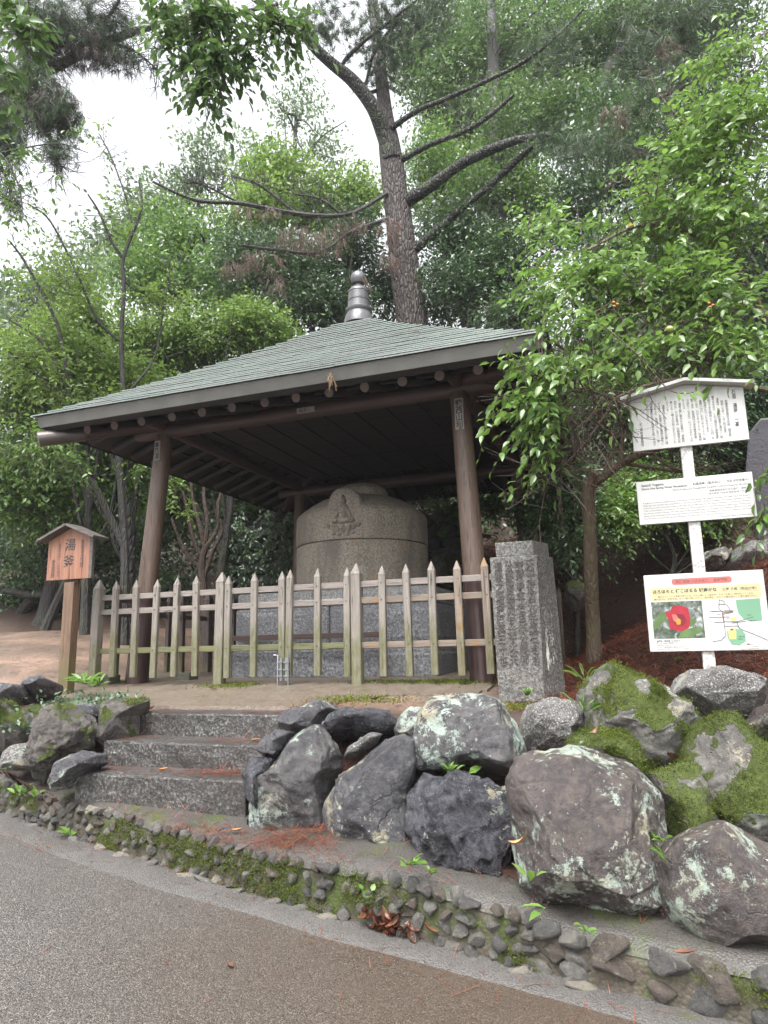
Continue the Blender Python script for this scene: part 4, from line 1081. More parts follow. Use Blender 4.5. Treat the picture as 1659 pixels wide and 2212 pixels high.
def mesh_picket(w_, t_, h_, tip, post=False):
    b = MB(); x, y = w_/2, t_/2
    zs = h_-tip; c = .006
    prof = [(-x+c, -y), (x-c, -y), (x, -y+c), (x, y-c), (x-c, y), (-x+c, y), (-x, y-c), (-x, -y+c)]
    P = [(a, d, 0) for a, d in prof]+[(a, d, zs) for a, d in prof]+[(a*1.04, d*1.04, zs+.012) for a, d in prof]+[(a*.16, d*.16, h_-.006) for a, d in prof]+[(0, 0, h_)]
    f = []
    for r in range(3):
        for i in range(8): f.append((r*8+i, r*8+(i+1) % 8, (r+1)*8+(i+1) % 8, (r+1)*8+i))
    for i in range(8): f.append((24+i, 24+(i+1) % 8, 32))
    f.append(tuple(range(7, -1, -1)))
    return b.add(P, f)
def mk(b, mat):
    me = bpy.data.meshes.new('picket'); me.from_pydata([tuple(p) for p in np.concatenate(b.v)], [], b.f); me.update(); me.materials.append(mat); return me
PK = {k: mk(mesh_picket(.066, .05, 1.0, .095), m_) for k, m_ in (('n', W_PICK), ('o', W_PICKO), ('d', W_OLD))}
PO = {k: mk(mesh_picket(.094, .094, 1.12, .115), m_) for k, m_ in (('n', W_PICK), ('o', W_PICKO), ('d', W_OLD))}
def fence(label, name, cat, us, posts_, rails, kind='n', origin=None, ang=-TH, railmats=None, group=None, pz=.09, jx=True, endover=.03):
    """us, posts_: positions along the local x axis; z = 0 at the foot of the posts"""
    r = thing(name, label, cat, tuple(origin), ang, group)
    for x in posts_:
        o = link('post', PO[kind], r, False); o.location = (x, 0, 0); o.rotation_euler = (rnd.uniform(-.008, .008), rnd.uniform(-.008, .008), 0)
    for x in us:
        kk = kind if not isinstance(x, tuple) else x[1]; x = x if not isinstance(x, tuple) else x[0]
        o = link('picket', PK[kk], r, False); o.location = (x, -.012, pz+rnd.uniform(-.010, .010)); o.rotation_euler = (rnd.uniform(-.008, .008), rnd.uniform(-.016, .016), rnd.uniform(-.04, .04))
    for i, (x0, x1, z) in enumerate(rails):
        b = MB(); b.bbox((x0, -.001, z-.029), (x1, .020, z+.029))
        o = b.build('rail', (railmats or [W_RAIL, W_RAIL, W_RAILM])[i], r, bevel=.004, segs=1)
    b = MB()
    for x in us:
        x = x[0] if isinstance(x, tuple) else x
        for (_, _, z) in rails: b.lathe([(.006, -.0395), (.004, -.0415)], 6, (0, 0, 0)) if False else b.box((x, -.0385, z), (.005, .003, .005))
    b.build('nails', M_NAIL, r)
    return r
RZ = (.92, .768, .36)          # rail heights above the post foot
def rl(x0, x1): return [(x0, x1, z) for z in RZ]
def F0(u, v, z=FZ): return W3(u, v, z)
fence('left section of the weathered picket fence, from the corner post to the gate', 'picket_fence', 'fence', [-1.965, -1.70, -1.455, -1.205, -.955], [-2.21, -.68], rl(-2.19, -.7), origin=F0(0, V_F))
fence('short section of the picket fence between gate and inscribed pillar, orange lichen on its rails', 'picket_fence', 'fence', [1.04, 1.288, 1.52, (1.762, 'o'), (2.013, 'o')], [.785], rl(.80, 2.06), origin=F0(0, V_F),
      railmats=[W_RAIL, W_RAILO, W_RAILO])
def gate(label, us, o_, ang, group=None):
    return fence(label, 'picket_gate', 'gate', us, [], rl(us[0]-.02, us[-1]+.02), origin=o_, ang=ang, pz=.085)
gl = gate('left leaf of the closed wooden picket gate', [.065, .36, .675], F0(-.655, V_F+.005), -TH-.012)
gr = gate('right leaf of the closed wooden picket gate', [-.675, -.375, -.075], F0(.762, V_F+.005), -TH+.012)
for g_, sx in ((gl, .675), (gr, -.675)):
    b = MB(); b.bbox((sx-.018, -.055, .05), (sx+.018, -.05, .26)); pl = b.build('latch_plate', M_STEEL, g_)
    b = MB(); hx = sx-.02 if sx > 0 else sx+.02
    b.tube([(hx, -.064, -.03), (hx, -.064, .285), (hx+(-.045 if sx > 0 else 0), -.064, .287 if sx > 0 else .31)], .0075, 8); b.build('drop_bolt', M_STEEL, g_, smooth=True)
    b = MB()
    for z in (.09, .15, .22): b.bbox((sx-.03, -.073, z-.008), (sx+.03, -.0535, z+.008))
    b.build('bolt_keeper', M_STEEL, g_, bevel=.003, segs=1)
# side and back fences seen between the pickets
def side_origin(u, v): return F0(u, v)
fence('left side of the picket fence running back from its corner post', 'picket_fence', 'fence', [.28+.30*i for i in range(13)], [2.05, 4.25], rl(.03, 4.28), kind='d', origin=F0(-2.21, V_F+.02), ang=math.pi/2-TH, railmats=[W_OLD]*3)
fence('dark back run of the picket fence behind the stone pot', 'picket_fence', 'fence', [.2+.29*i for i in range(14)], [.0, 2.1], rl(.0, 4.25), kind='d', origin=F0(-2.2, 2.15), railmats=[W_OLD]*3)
fence('greenish right side of the picket fence, seen end-on beyond the pillar', 'picket_fence', 'fence', [(.55+.29*i, 'o') for i in range(12)], [.3], rl(.2, 4.0), kind='o', origin=F0(2.22, V_F+.05), ang=math.pi/2-TH, railmats=[W_RAILO, W_RAILM, W_RAILM])
# concrete footings under the side posts
for i, (u, v) in enumerate([(-2.0, -1.72), (-1.55, -1.45), (-2.2, -1.95)]):
    P = F0(u, v); o = thing('footing_block', ['small mossy concrete block behind the leftmost pickets', 'mossy concrete block at the foot of the pavilion\'s front left post', 'concrete block beside the corner post of the fence'][i], 'block', (P[0], P[1], -.33), -TH)
    b = MB(); b.bbox((-.09, -.09, -.04), (.09, .09, .11)); b.build('block', m_plain('footing_%d' % i, (.085, .085, .065), .7, 0, .3, 8, bump=.004), o, bevel=.012)
# brown pipe rail round the pot
tr = thing('brown_guard_rail', 'thin brown guard rail in front of the granite pedestal', 'rail', tuple(W3(-.3, -1.38, .14)), -TH)
b = MB(); b.bbox((-.95, -.02, -.028), (1.05, .02, .028)); b.build('rail', W_BEAM, tr, bevel=.004)
for x in (-.93, 1.03):
    b = MB(); b.bbox((x-.025, .021, -.46), (x+.025, .06, .06)); b.build('post', W_BEAM, tr)
#@@PART4
# ================================================================== INSCRIBED PILLAR
G_PIL = m_granite('granite_pillar', (.125, .12, .112), (.04, .038, .036), (.27, .26, .24), (.062, .050, .040), .95, .6, lich=.0)
G_PILS = m_granite('granite_pillar_lichened', (.088, .085, .08), (.022, .022, .021), (.27, .262, .245), (.052, .046, .04), .95, .6, lich=.95)
G_GROOVE = m_granite('granite_groove_shade', (.065, .062, .057), (.018, .017, .016), (.17, .162, .15), (.034, .029, .024), .95, .7)  # darker granite paints groove shade and dirt onto the raised letters
pl0 = aty(1077, 1510, 5.5); pu, pvv = uv(pl0)
pil = thing('inscribed_pillar', 'square granite pillar with a carved inscription and stepped top, beside the fence', 'stone pillar', (*W3(pu+.18, pvv+.17, 0)[:2], -.42), -TH)
x0, x1, y0, y1 = -.185, .172, -.17, .20
def prism(b, bot, topp, z0, z1):
    n = len(bot); b.add([(x, y, z0) for x, y in bot]+[(x, y, z1) for x, y in topp], [tuple(range(n-1, -1, -1)), tuple(range(n, 2*n))]+[(i, (i+1) % n, (i+1) % n+n, i+n) for i in range(n)]); return b
b = MB(); prism(b, [(x0+.008, y0), (x1-.008, y0), (.30, .06), (.28, y1), (x0+.01, y1)], [(x0-.01, y0), (x1, y0), (.265, .06), (.25, y1), (x0-.01, y1)], -.08, 1.105)
body = b.build('shaft', G_PIL, pil, bevel=.009)
b = MB(); prism(b, [(x1-.0055, y0+.004), (.3015, .054), (.3015, .065), (x1-.0055, y0+.02)], [(x1+.0025, y0+.004), (.2668, .054), (.2668, .065), (x1+.0025, y0+.02)], -.05, 1.095)
b.build('side_face', G_PILS, pil)
b = MB(); prism(b, [(x0+.035, y0+.04), (x1-.03, y0+.04), (.235, .11), (.22, y1-.03), (x0+.04, y1-.03)], [(x0+.03, y0+.04), (x1-.03, y0+.04), (.235, .11), (.22, y1-.03), (x0+.04, y1-.03)], 1.107, 1.225)
b.build('cap', G_PIL, pil, bevel=.008)
O = np.array(pil.location)
cols = ['天平勝寶元年造石合冶', '空海寺年合百年公卿師', '公家寶物四五年大夫', '道後之湯釜村其三十也']
for i, s in enumerate(cols):
    cx = x1-.055-i*.082
    text(list(s), G_GROOVE, body, O+U*cx+V*(y0-.0005)+UP*.67, U, UP, .066, .80, name='inscription', depth=.005, bold=.016)

# ================================================================== WOODEN SIGN ON THE LEFT
W_SIGN = m_wood('sign_board_cedar', (.165, .068, .036), (.28, .13, .082), (.36, .205, .15), 'z', .5, gscale=.8)
W_SPOST = m_wood('sign_post_cedar', (.07, .040, .027), (.175, .105, .062), (.22, .15, .11), 'z', .5, moss=(-.1, .55))
W_SROOF = m_wood('sign_roof_wood', (.05, .043, .038), (.105, .092, .08), (.15, .135, .12), 'x', .6)
ls0 = aty(143, 1474, 7.2)
lsg = thing('wooden_sign', 'orange-brown wooden notice sign with little gable roof on a post, black brush writing', 'sign', tuple(ls0), -TH+.02)
b = MB(); b.box((0, 0, .38), (.062, .05, .62)); b.box((0, .035, 1.2), (.055, .02, .35)); b.build('post', W_SPOST, lsg, bevel=.006)
hw = .285; zb, zs, za_ = 1.03, 1.44, 1.56
b = MB(); th_ = .03
def gable(b, hw, zb, zs, za, y0, y1, x0=None):
    q = [(-hw*.985, zb), (hw*.985, zb), (hw, zs), (0, za), (-hw, zs)]
    b.add([(x, y0, z) for x, z in q]+[(x, y1, z) for x, z in q], [(0, 1, 2, 3, 4), (9, 8, 7, 6, 5)]+[((i+1) % 5, i, i+5, (i+1) % 5+5) for i in range(5)]); return b
# two planks butted, joint right of the middle
def plank(x0, x1):
    b = MB(); f = lambda x: zs+(za_-zs)*(1-abs(x)/hw)
    xs_ = sorted({x0, x1} | ({0.0} if x0 < 0 < x1 else set()))
    up = [(x, f(x)) for x in xs_][::-1]
    q = [(x0, zb), (x1, zb)]+up; n = len(q)
    b.add([(x, -.045-th_/2, z) for x, z in q]+[(x, -.045+th_/2, z) for x, z in q], [tuple(range(n)), tuple(range(2*n-1, n-1, -1))]+[((i+1) % n, i, i+n, (i+1) % n+n) for i in range(n)])
    return b.build('plank', W_SIGN, lsg)
plank(-hw, -.004); plank(-.0015, .245)
b = MB(); f = lambda x: zs+(za_-zs)*(1-abs(x)/hw)
b.bbox((.2475, -.064, zb), (hw, -.028, zs+.01)); b.build('edge_strip', W_SROOF, lsg)
for s in (-1, 1):
    sl_ = (za_-zs)/hw; c = np.array([s*.183, -.04, za_+.028-.183*sl_]); ax = nrm(np.array([[1, 0, -s*sl_]]))[0]
    b = MB(); b.box(c, (.193, .115, .0125), np.array([ax, [0, 1, 0], np.cross(ax, [0, 1, 0])])); b.build('roof_board', W_SROOF, lsg)
O = np.array(ls0); Ul = np.array([math.cos(-TH+.02), math.sin(-TH+.02), 0]); Vl = np.array([-Ul[1], Ul[0], 0]); lf = O-Vl*(.045+th_/2+.0012)
def ltxt(s, x, z, w_, h_, bold=.02): text(list(s), M_INK, lsg, lf+Ul*x+UP*z, Ul, UP, w_, h_, bold=bold)
ltxt('湯', .0, 1.385, .135, .125, .012); ltxt('釜', -.01, 1.215, .135, .125, .012); ltxt('重要文化財', .155, 1.285, .046, .29, .0); ltxt('昭和廿九年十一月廿四日', -.135, 1.235, .030, .345, .0); ltxt('愛媛縣', -.205, 1.145, .046, .19, .0)

# ================================================================== WHITE SIGNPOST ON THE RIGHT
def mat_white():
    k = NT('white_paint'); c = k.coord(); n = k.noise(c, 3, 5, .6); st_ = k.noise(k.coord((30, 30, 1.2)), 2, 5, .7)
    col = k.mix(n, (.42, .42, .405), (.47, .47, .455))
    col = k.mix(k.ramp(st_, [(.56, 0.), (.75, .55)]), col, (.31, .31, .28))
    col = k.mix(k.ramp(k.noise(c, 70, 2, .6), [(.72, 0.), (.76, .6)]), col, (.26, .25, .22))
    return k.done(k.bsdf(col, .4))
M_WHITE = mat_white()
M_WPOST = m_granite('white_post_worn', (.52, .51, .50), (.27, .26, .255), (.60, .59, .58), (.43, .415, .39), .6, .5)
M_TXT = m_plain('print_grey', (.035, .034, .036), .5)
P_RED = m_plain('print_pink', (.42, .105, .095), .5, 0, .03); P_CREAM = m_plain('print_cream', (.46, .41, .23), .5, 0, .03)
P_GREEN = m_plain('print_green', (.125, .27, .165), .5, 0, .03); P_GREY = m_plain('print_line', (.06, .062, .075), .5, 0, .03)
P_YEL = m_plain('print_yellow', (.45, .40, .14), .5, 0, .03); P_BROWN = m_plain('print_brown', (.17, .07, .055), .5, 0, .03)
P_PETAL = m_plain('print_petal', (.30, .006, .02), .5, 0, .3, 14); P_PETD = m_plain('print_petal_deep', (.15, .004, .012), .5, 0, .3, 14)
P_STAM = m_plain('print_stamen', (.50, .22, .025), .5, 0, .2, 60)
def mat_photo():
    k = NT('print_photo'); c = k.coord(jitter=False); n = k.noise(c, 14, 4, .6, 1.2); v = k.voro(c, 16, 'F1', 1)
    col = k.ramp(n, [(.3, (.012, .016, .012)), (.45, (.045, .07, .04)), (.55, (.11, .125, .11)), (.68, (.38, .38, .40))])
    return k.done(k.bsdf(col, .5))
P_PHOTO = mat_photo(); P_LEAF = m_plain('print_leaf', (.09, .16, .05), .5, 0, .4, 12)
rs0 = aty(1535, 1466, 5.3); rs0[2] -= .02
rsg = thing('white_signpost', 'white post carrying three white notice boards, gabled one on top, map poster below', 'sign', tuple(rs0), -TH)
PV0 = uv(rs0)[1]; PU0 = uv(rs0)[0]
def sp(px, py, dv=0.0):
    P = atv(px, py, PV0+dv); return np.array([uv(P)[0]-PU0, P[2]-rs0[2]])
b = MB(); b.box((0, .0, 1.06), (.042, .042, 1.14)); b.build('post', M_WPOST, rsg, bevel=.004)
FY = -.044
def disp(cx, cy): return (1296+.3176*cx, 810+.3176*cy)
def brd(pts, name, mat, y0=FY-.022, y1=FY-.0005, parent=rsg, bev=.003):
    n = len(pts); b = MB()
    b.add([(x, y0, z) for x, z in pts]+[(x, y1, z) for x, z in pts], [tuple(range(n)), tuple(range(2*n-1, n-1, -1))]+[((i+1) % n, i, i+n, (i+1) % n+n) for i in range(n)])
    return b.build(name, mat, parent, bevel=bev, segs=1)
# measured corners -> clean rectangles
def avg(*a): return float(np.mean(a))
c1 = [sp(*disp(*q), FY) for q in ((225, 525), (1010, 445), (205, 185), (975, 85), (575, 70))]
L1, R1, B1, S1, A1 = avg(c1[0][0], c1[2][0]), avg(c1[1][0], c1[3][0]), avg(c1[0][1], c1[1][1]), avg(c1[2][1], c1[3][1]), c1[4][1]
m1 = (L1+R1)/2; S1 = min(S1, A1-.06)
bd1 = brd([(L1, B1), (R1, B1), (R1, S1), (m1, A1), (L1, S1)], 'notice_board', M_WHITE)
sl_ = (A1-S1)/((R1-L1)/2)
for s in (-1, 1):
    ln = (R1-L1)/4+.035; ax = nrm(np.array([[1, 0, -s*sl_]]))[0]
    c = np.array([m1+s*ln*.99, FY-.03, A1+.017-ln*sl_])
    b = MB(); b.box(c, (ln*math.sqrt(1+sl_**2), .075, .013), np.array([ax, [0, 1, 0], np.cross(ax, [0, 1, 0])])); b.build('roof_board', M_WHITE, rsg, bevel=.002, segs=1)
c2 = [sp(*disp(*q), FY) for q in ((245, 730), (1035, 665), (270, 1020), (1065, 970))]
L2, R2, T2, B2 = avg(c2[0][0], c2[2][0]), avg(c2[1][0], c2[3][0]), avg(c2[0][1], c2[1][1]), avg(c2[2][1], c2[3][1])
bd2 = brd([(L2, B2), (R2, B2), (R2, T2), (L2, T2)], 'translation_board', M_WHITE)
c3 = [sp(*disp(*q), FY) for q in ((295, 1360), (1115, 1330), (340, 1875), (1165, 1878))]
L3, R3, T3, B3 = avg(c3[0][0], c3[2][0]), avg(c3[1][0], c3[3][0]), avg(c3[0][1], c3[1][1]), avg(c3[2][1], c3[3][1])
bd3 = brd([(L3, B3), (R3, B3), (R3, T3), (L3, T3)], 'poster_board', M_WHITE)
O = np.array(rs0); FRT = FY-.022-.0012
def at3(x, z, d=0.0): return O+U*x+V*(FRT-d)+UP*z
cols = ['石造　湯釜　一基', None, '愛媛県指定有形文化財︵建造物︶', '昭和二九年一一月二四日指定', '　湯釜は、浴槽内の温泉の湧出口に設', '置するもので、これは現在の道後温泉', '本館ができた明治二七︵一八九四︶年', 'まで使用されていたものである。', '　直径一六六、七センチメ丨トル、高', 'さ一五七、六センチメ丨トル、花崗岩', '製である。奈良時代の天平勝宝年間', '︵七四九〜七五七︶につくられたと伝', 'えられる。', '　湯釜上部に置かれた宝珠の﹁南無阿', '弥陀仏﹂の六字名号は、河野通有の依', '頼により一遍上人が刻んだものといわ', 'れている。', '　湯釜本体に刻まれた温泉の効験に関', 'する文は、天徳寺の徳応禅師の撰文に', 'なるもので、享禄四︵一五三一︶年、', '河野通直が石工を尾道から招いて刻ま', 'せたものである。', '松山市教育委員会']
W1 = R1-L1; H1 = S1-B1
def vcol(s, x, ztop, ch, wch, mat=M_TXT, bold=.0, par=bd1):
    """one column written character by character, CH metres per character"""
    k = next((i for i, c in enumerate(s) if c != '　'), 0); s2 = s[k:]
    n = len(s2); z1 = ztop-k*ch; 
    text(list(s2.replace('　', ' ')), mat, par, at3(x, z1-n*ch/2), U, UP, wch if n > 1 else None, n*ch*.97, bold=bold)
ch = H1*.86/17.2; wch = .0205
xx = R1-.075*W1
vcol('石造　湯釜　一基', R1-.085*W1, S1-.01, H1*.72/8, .030, bold=.02)
usex = np.linspace(R1-.155*W1, L1+.155*W1, 20)
body_cols = cols[2:22]
for i, s in enumerate(body_cols):
    if i < 2: vcol(s, usex[i], S1-.20*H1, ch*.98, wch)
    else: vcol(s, usex[i], S1-.09*H1, ch, wch)
vcol('松山市教育委員会', L1+.085*W1, B1+.55*H1, H1*.47/8, wch*1.05)
# translation board
W2, H2 = R2-L2, T2-B2
def hl(s, x, z, w_=None, h_=None, al='LEFT', par=bd2, mat=M_TXT, bold=.0): text(s, mat, par, at3(x, z), U, UP, w_, h_, vertical=False, align=al, bold=bold)
hl('Sekizō Yugama', L2+.045*W2, T2-.105*H2, .20*W2, None, bold=.02)
hl('(Stone Hot Spring Water Receptacle', L2+.045*W2, T2-.185*H2, .40*W2, None, bold=.02)
hl('石造汤釜（温水出口）　석조 온천용출구)', R2-.035*W2, T2-.165*H2, .47*W2, None, 'RIGHT', bold=.01)
hl('Ehime Prefecture Designated Tangible Cultural Property (Building)', R2-.03*W2, T2-.265*H2, .65*W2, None, 'RIGHT')
hl('爱媛县指定有形文化遗产（建筑物）', R2-.03*W2, T2-.345*H2, .34*W2, None, 'RIGHT')
hl('에히메현 지정유형문화재 (건조물)', R2-.03*W2, T2-.42*H2, .35*W2, None, 'RIGHT')
para = ['A yugama is a stone receptacle set up at the outlet of a hot spring. This yugama was used until 1894, when the present', 'Dōgo Spa main building was completed. It is 166.7cm in diameter, 157.6cm in height, and is made of granite. It is said', 'to have been made around the middle of the Nara Period (8th century). Six Chinese characters, "na-mu-a-mi-da-butsu"', '("Hail, Amida Buddha"), are carved in the upper part of the receptacle. It is said that the priest Ippen engraved this upon', 'the request of Kōno Michiari. The main body of the receptacle bears an inscription describing the efficacy of the hot', 'spring. It was composed by the Zen priest Tokuō of Tentokuji Temple and engraved in 1531 by a craftsman summoned', 'from Onomichi in present-day Hiroshima Prefecture by Kōno Michinao, of the powerful Kōno clan.']
for i, s in enumerate(para): hl(s, L2+.045*W2, T2-(.515+.06*i)*H2, (.915 if i < 6 else .72)*W2, None)
hl('Matsuyama Board of Education', R2-.045*W2, B2+.06*H2, .26*W2, None, 'RIGHT')
# poster
W3_, H3 = R3-L3, T3-B3
def flat(pts, mat, name, d=0.0, par=bd3):
    n = len(pts); b = MB(); b.add([(L3+W3_*x, FRT-d, T3-H3*z) for x, z in pts], [tuple(range(n))]); return b.build(name, mat, par)
def roundrect(x0, x1, z0, z1, r=.03):
    out = []; rz = r*W3_/H3
    for cx, cz, a0 in ((x1-r, z0+rz, -90), (x1-r, z1-rz, 0), (x0+r, z1-rz, 90), (x0+r, z0+rz, 180)):
        for k in range(5):
            a = math.radians(a0+k*22.5); out.append((cx+r*math.cos(a), cz+rz*math.sin(a)))
    return out
def cw(p): return p[::-1]
flat(cw(roundrect(.24, .74, .065, .145, .022)), P_RED, 'printed_banner')
flat(cw(roundrect(.045, .965, .175, .345, .01)), P_CREAM, 'printed_panel')
def h3(s, x, z, w_, mat=M_TXT, al='LEFT', bold=.0): text(s, mat, bd3, at3(L3+W3_*x, T3-H3*z, .0008), U, UP, w_*W3_, None, vertical=False, align=al, bold=bold)
h3('道後温泉つばき巡り　湯釜薬師', .49, .105, .44, P_BROWN, 'CENTER', .02)
h3('ほろほろと 椿こぼるる 彼岸かな', .07, .225, .54, M_TXT, bold=.03)
h3('正岡 子規（明治27年）', .655, .228, .275, M_TXT, bold=.01)
h3('春がきざしている季節の変わり目、冬から春へと心躍る時。今までの寂しい庭を彩ってくれた', .11, .292, .79)
h3('椿の花々も、名残を惜しみつつ散り敷いて行く。風が時折、そのうち椿を揺らして通り過ぎて行く。', .075, .325, .86)
b = MB()
for k in range(70):
    x = .055+.0128*k
    b.add([(L3+W3_*x, FRT-.0006, T3-H3*.262), (L3+W3_*(x+.007), FRT-.0006, T3-H3*.262), (L3+W3_*(x+.007), FRT-.0006, T3-H3*.259), (L3+W3_*x, FRT-.0006, T3-H3*.259)], [(0, 1, 2, 3)])
b.build('dotted_line', P_GREY, bd3)
ph = flat([(.045, .835), (.475, .835), (.475, .36), (.045, .36)], P_PHOTO, 'printed_photo')
flat([(.05, .62), (.10, .52), (.19, .47), (.16, .60), (.05, .73)][::-1], P_LEAF, 'printed_leaf', .0004, ph)
flat([(.30, .72), (.40, .70), (.473, .72), (.44, .77), (.34, .825), (.24, .83)][::-1], P_LEAF, 'printed_leaf', .0004, ph)
flat([(.36, .70), (.42, .63), (.40, .58), (.34, .62)][::-1], P_LEAF, 'printed_leaf', .0004, ph)
flower = [(.155, .50), (.20, .49), (.225, .42), (.30, .415), (.355, .45), (.362, .53), (.365, .60), (.35, .70), (.29, .745), (.235, .73), (.185, .71), (.19, .62)]
flat(flower[::-1], P_PETAL, 'printed_petal', .0008, ph)
flat([(.21, .55), (.26, .52), (.31, .53), (.335, .60), (.30, .68), (.24, .66), (.215, .61)][::-1], P_PETD, 'printed_petal', .0012, ph)
flat([(.215, .525), (.25, .53), (.275, .60), (.25, .64), (.22, .60)][::-1], P_RED, 'printed_stamen', .0016, ph)
flat([(.238, .60), (.262, .575), (.285, .60), (.28, .655), (.25, .66)][::-1], P_STAM, 'printed_stamen', .002, ph)
h3('品種名：熟田津（にぎたつ）', .065, .865, .20, bold=.02)
for i, s in enumerate(['読　み：Nigitatsu 開花期：3月', '原木所在地：松山市', '特　徴：一重大輪 筒咲き 濃紅色 紅色の花糸が', '　　　　花弁の強い赤、花弁とともにかたむいている姿がある']): h3(s.strip('　'), .065, .893+.025*i, [.17, .10, .25, .28][i])
# the map
flat(cw([(.755, .37), (.945, .36), (.945, .635), (.86, .645), (.80, .61), (.765, .54), (.755, .45)]), P_GREEN, 'printed_green', .0004)
flat(cw([(.655, .76), (.70, .735), (.77, .735), (.80, .80), (.795, .89), (.74, .94), (.68, .92), (.655, .84)]), P_GREEN, 'printed_green', .0004)
flat(cw([(.665, .745), (.715, .72), (.73, .77), (.72, .86), (.665, .86)]), P_YEL, 'printed_yellow', .0008)
flat(cw([(.695, .59), (.74, .58), (.745, .63), (.70, .64)]), P_YEL, 'printed_yellow', .0008)
flat(cw([(.68, .735), (.70, .725), (.712, .745), (.69, .755)]), P_BROWN, 'printed_brown', .0012)
flat(cw([(.80, .92), (.82, .915), (.822, .93), (.802, .935)]), P_BROWN, 'printed_brown', .0012)
def line(pts, wd, mat, name='printed_road', d=.0006):
    b = MB(); a = wd
    for (xa, za), (xb, zb_) in zip(pts[:-1], pts[1:]):
        p, q = np.array([L3+W3_*xa, T3-H3*za]), np.array([L3+W3_*xb, T3-H3*zb_]); n_ = np.array([-(q-p)[1], (q-p)[0]]); n_ = n_/np.linalg.norm(n_)*wd/2
        b.add([(x, FRT-d, z) for x, z in (p-n_, q-n_, q+n_, p+n_)], [(0, 1, 2, 3)]); d += .00002
    b.build(name, mat, bd3)
for pts in ([(.62, .36), (.61, .47), (.635, .52), (.64, .74), (.64, .82), (.60, .87), (.53, .885)], [(.62, .36), (.66, .38), (.655, .42), (.68, .43), (.70, .50), (.72, .53)], [(.61, .42), (.66, .42)], [(.55, .505), (.73, .505)], [(.52, .58), (.69, .58)], [(.64, .64), (.74, .645), (.85, .60), (.88, .59)],
            [(.64, .70), (.74, .695), (.77, .74), (.86, .80), (.94, .86), (.97, .885)], [(.74, .645), (.76, .735)], [(.64, .545), (.72, .525)], [(.56, .645), (.64, .645)], [(.70, .66), (.82, .64)]):
    line(pts, .0042, P_GREY)
line([(.635, .53), (.64, .64)], .008, P_BROWN, 'printed_road', .0014); line([(.64, .525), (.72, .515)], .006, P_BROWN, 'printed_road', .0016)
for s, x, z, w_ in [('道後温泉椿の湯', .53, .505, .075), ('道後温泉本館', .655, .50, .06), ('冠山', .665, .60, .025), ('伊佐爾波神社', .83, .635, .07), ('宝厳寺', .83, .565, .035), ('湯築城', .735, .86, .04), ('道後公園', .74, .83, .05), ('資料館', .82, .925, .03), ('バス停の位置', .825, .955, .065), ('市内電車', .60, .83, .035), ('温泉駅', .585, .545, .035)]: h3(s, x, z, w_)
h3('この椿は松山市道後温泉事務所が管理しています', .74, .982, .2)

# ================================================================== STELE AND STONES ON THE RIGHT
M_STELE = m_plain('stele_slate', (.045, .042, .052), .45, 0, .3, 2.5, bump=.006)
so_ = aty(1700, 1200, 9.2)
se = thing('stone_stele', 'tall dark slate stele behind the white signpost at the right edge', 'stele', tuple(so_), -.5)
b = MB(); v_ = []
prof = [(-.33, -.15), (.33, -.15), (.36, .6), (.35, 1.2), (.30, 1.7), (.15, 1.86), (-.1, 1.9), (-.27, 1.72), (-.36, 1.2), (-.34, .5)]
n = len(prof); b.add([(x, -.07+.01*math.sin(9*z), z) for x, z in prof]+[(x, .08, z) for x, z in prof], [tuple(range(n)), tuple(range(2*n-1, n-1, -1))]+[((i+1) % n, i, i+n, (i+1) % n+n) for i in range(n)])
b.build('slab', M_STELE, se, bevel=.03)
BO('pale grey rock at the foot of the dark stele', mp('d', [(1570, 1215), (1590, 1185), (1640, 1172), (1700, 1180), (1710, 1225), (1640, 1235)]), 8.9, .25, R_GREY, 201, .4, 5)
BO('brown rock on the bank left of the dark stele', mp('d', [(1512, 1216), (1530, 1190), (1560, 1188), (1572, 1205), (1560, 1225)]), 9.0, .2, R_BROWN, 203, .3, 5)
BO('dark rock on the bank beyond the right fence', mp('d', [(1222, 1290), (1228, 1262), (1250, 1255), (1275, 1275), (1270, 1300), (1245, 1312)]), 8.6, .2, R_STRI, 205, .3, 5, moss=.2)
BO('dark mossy rock on the bank right of the stone pot', mp('d', [(938, 1245), (942, 1195), (975, 1180), (1000, 1195), (1003, 1250), (970, 1262)]), 10.6, .3, R_STRI, 207, .2, 5, moss=.3)
BO('dark bank rock under the ferns between pot and right post', mp('d', [(1003, 1262), (1005, 1200), (1030, 1190), (1052, 1215), (1055, 1270)]), 10.4, .25, R_BLACK, 209, .2, 5)

BO('large dark boulder continuing the stone bank past the right edge', mp('d', [(1690, 1640), (1740, 1560), (1850, 1540), (1960, 1600), (1990, 1750), (1930, 1850), (1780, 1860), (1700, 1780)]), 4.0, .35, R_DARK, 221, .35, 6)
BO('low grey boulder by the ledge past the right edge', mp('d', [(1740, 1990), (1760, 1900), (1870, 1870), (2000, 1920), (2040, 2080), (1960, 2170), (1800, 2140)]), 3.2, .3, R_GREY, 223, .35, 5)
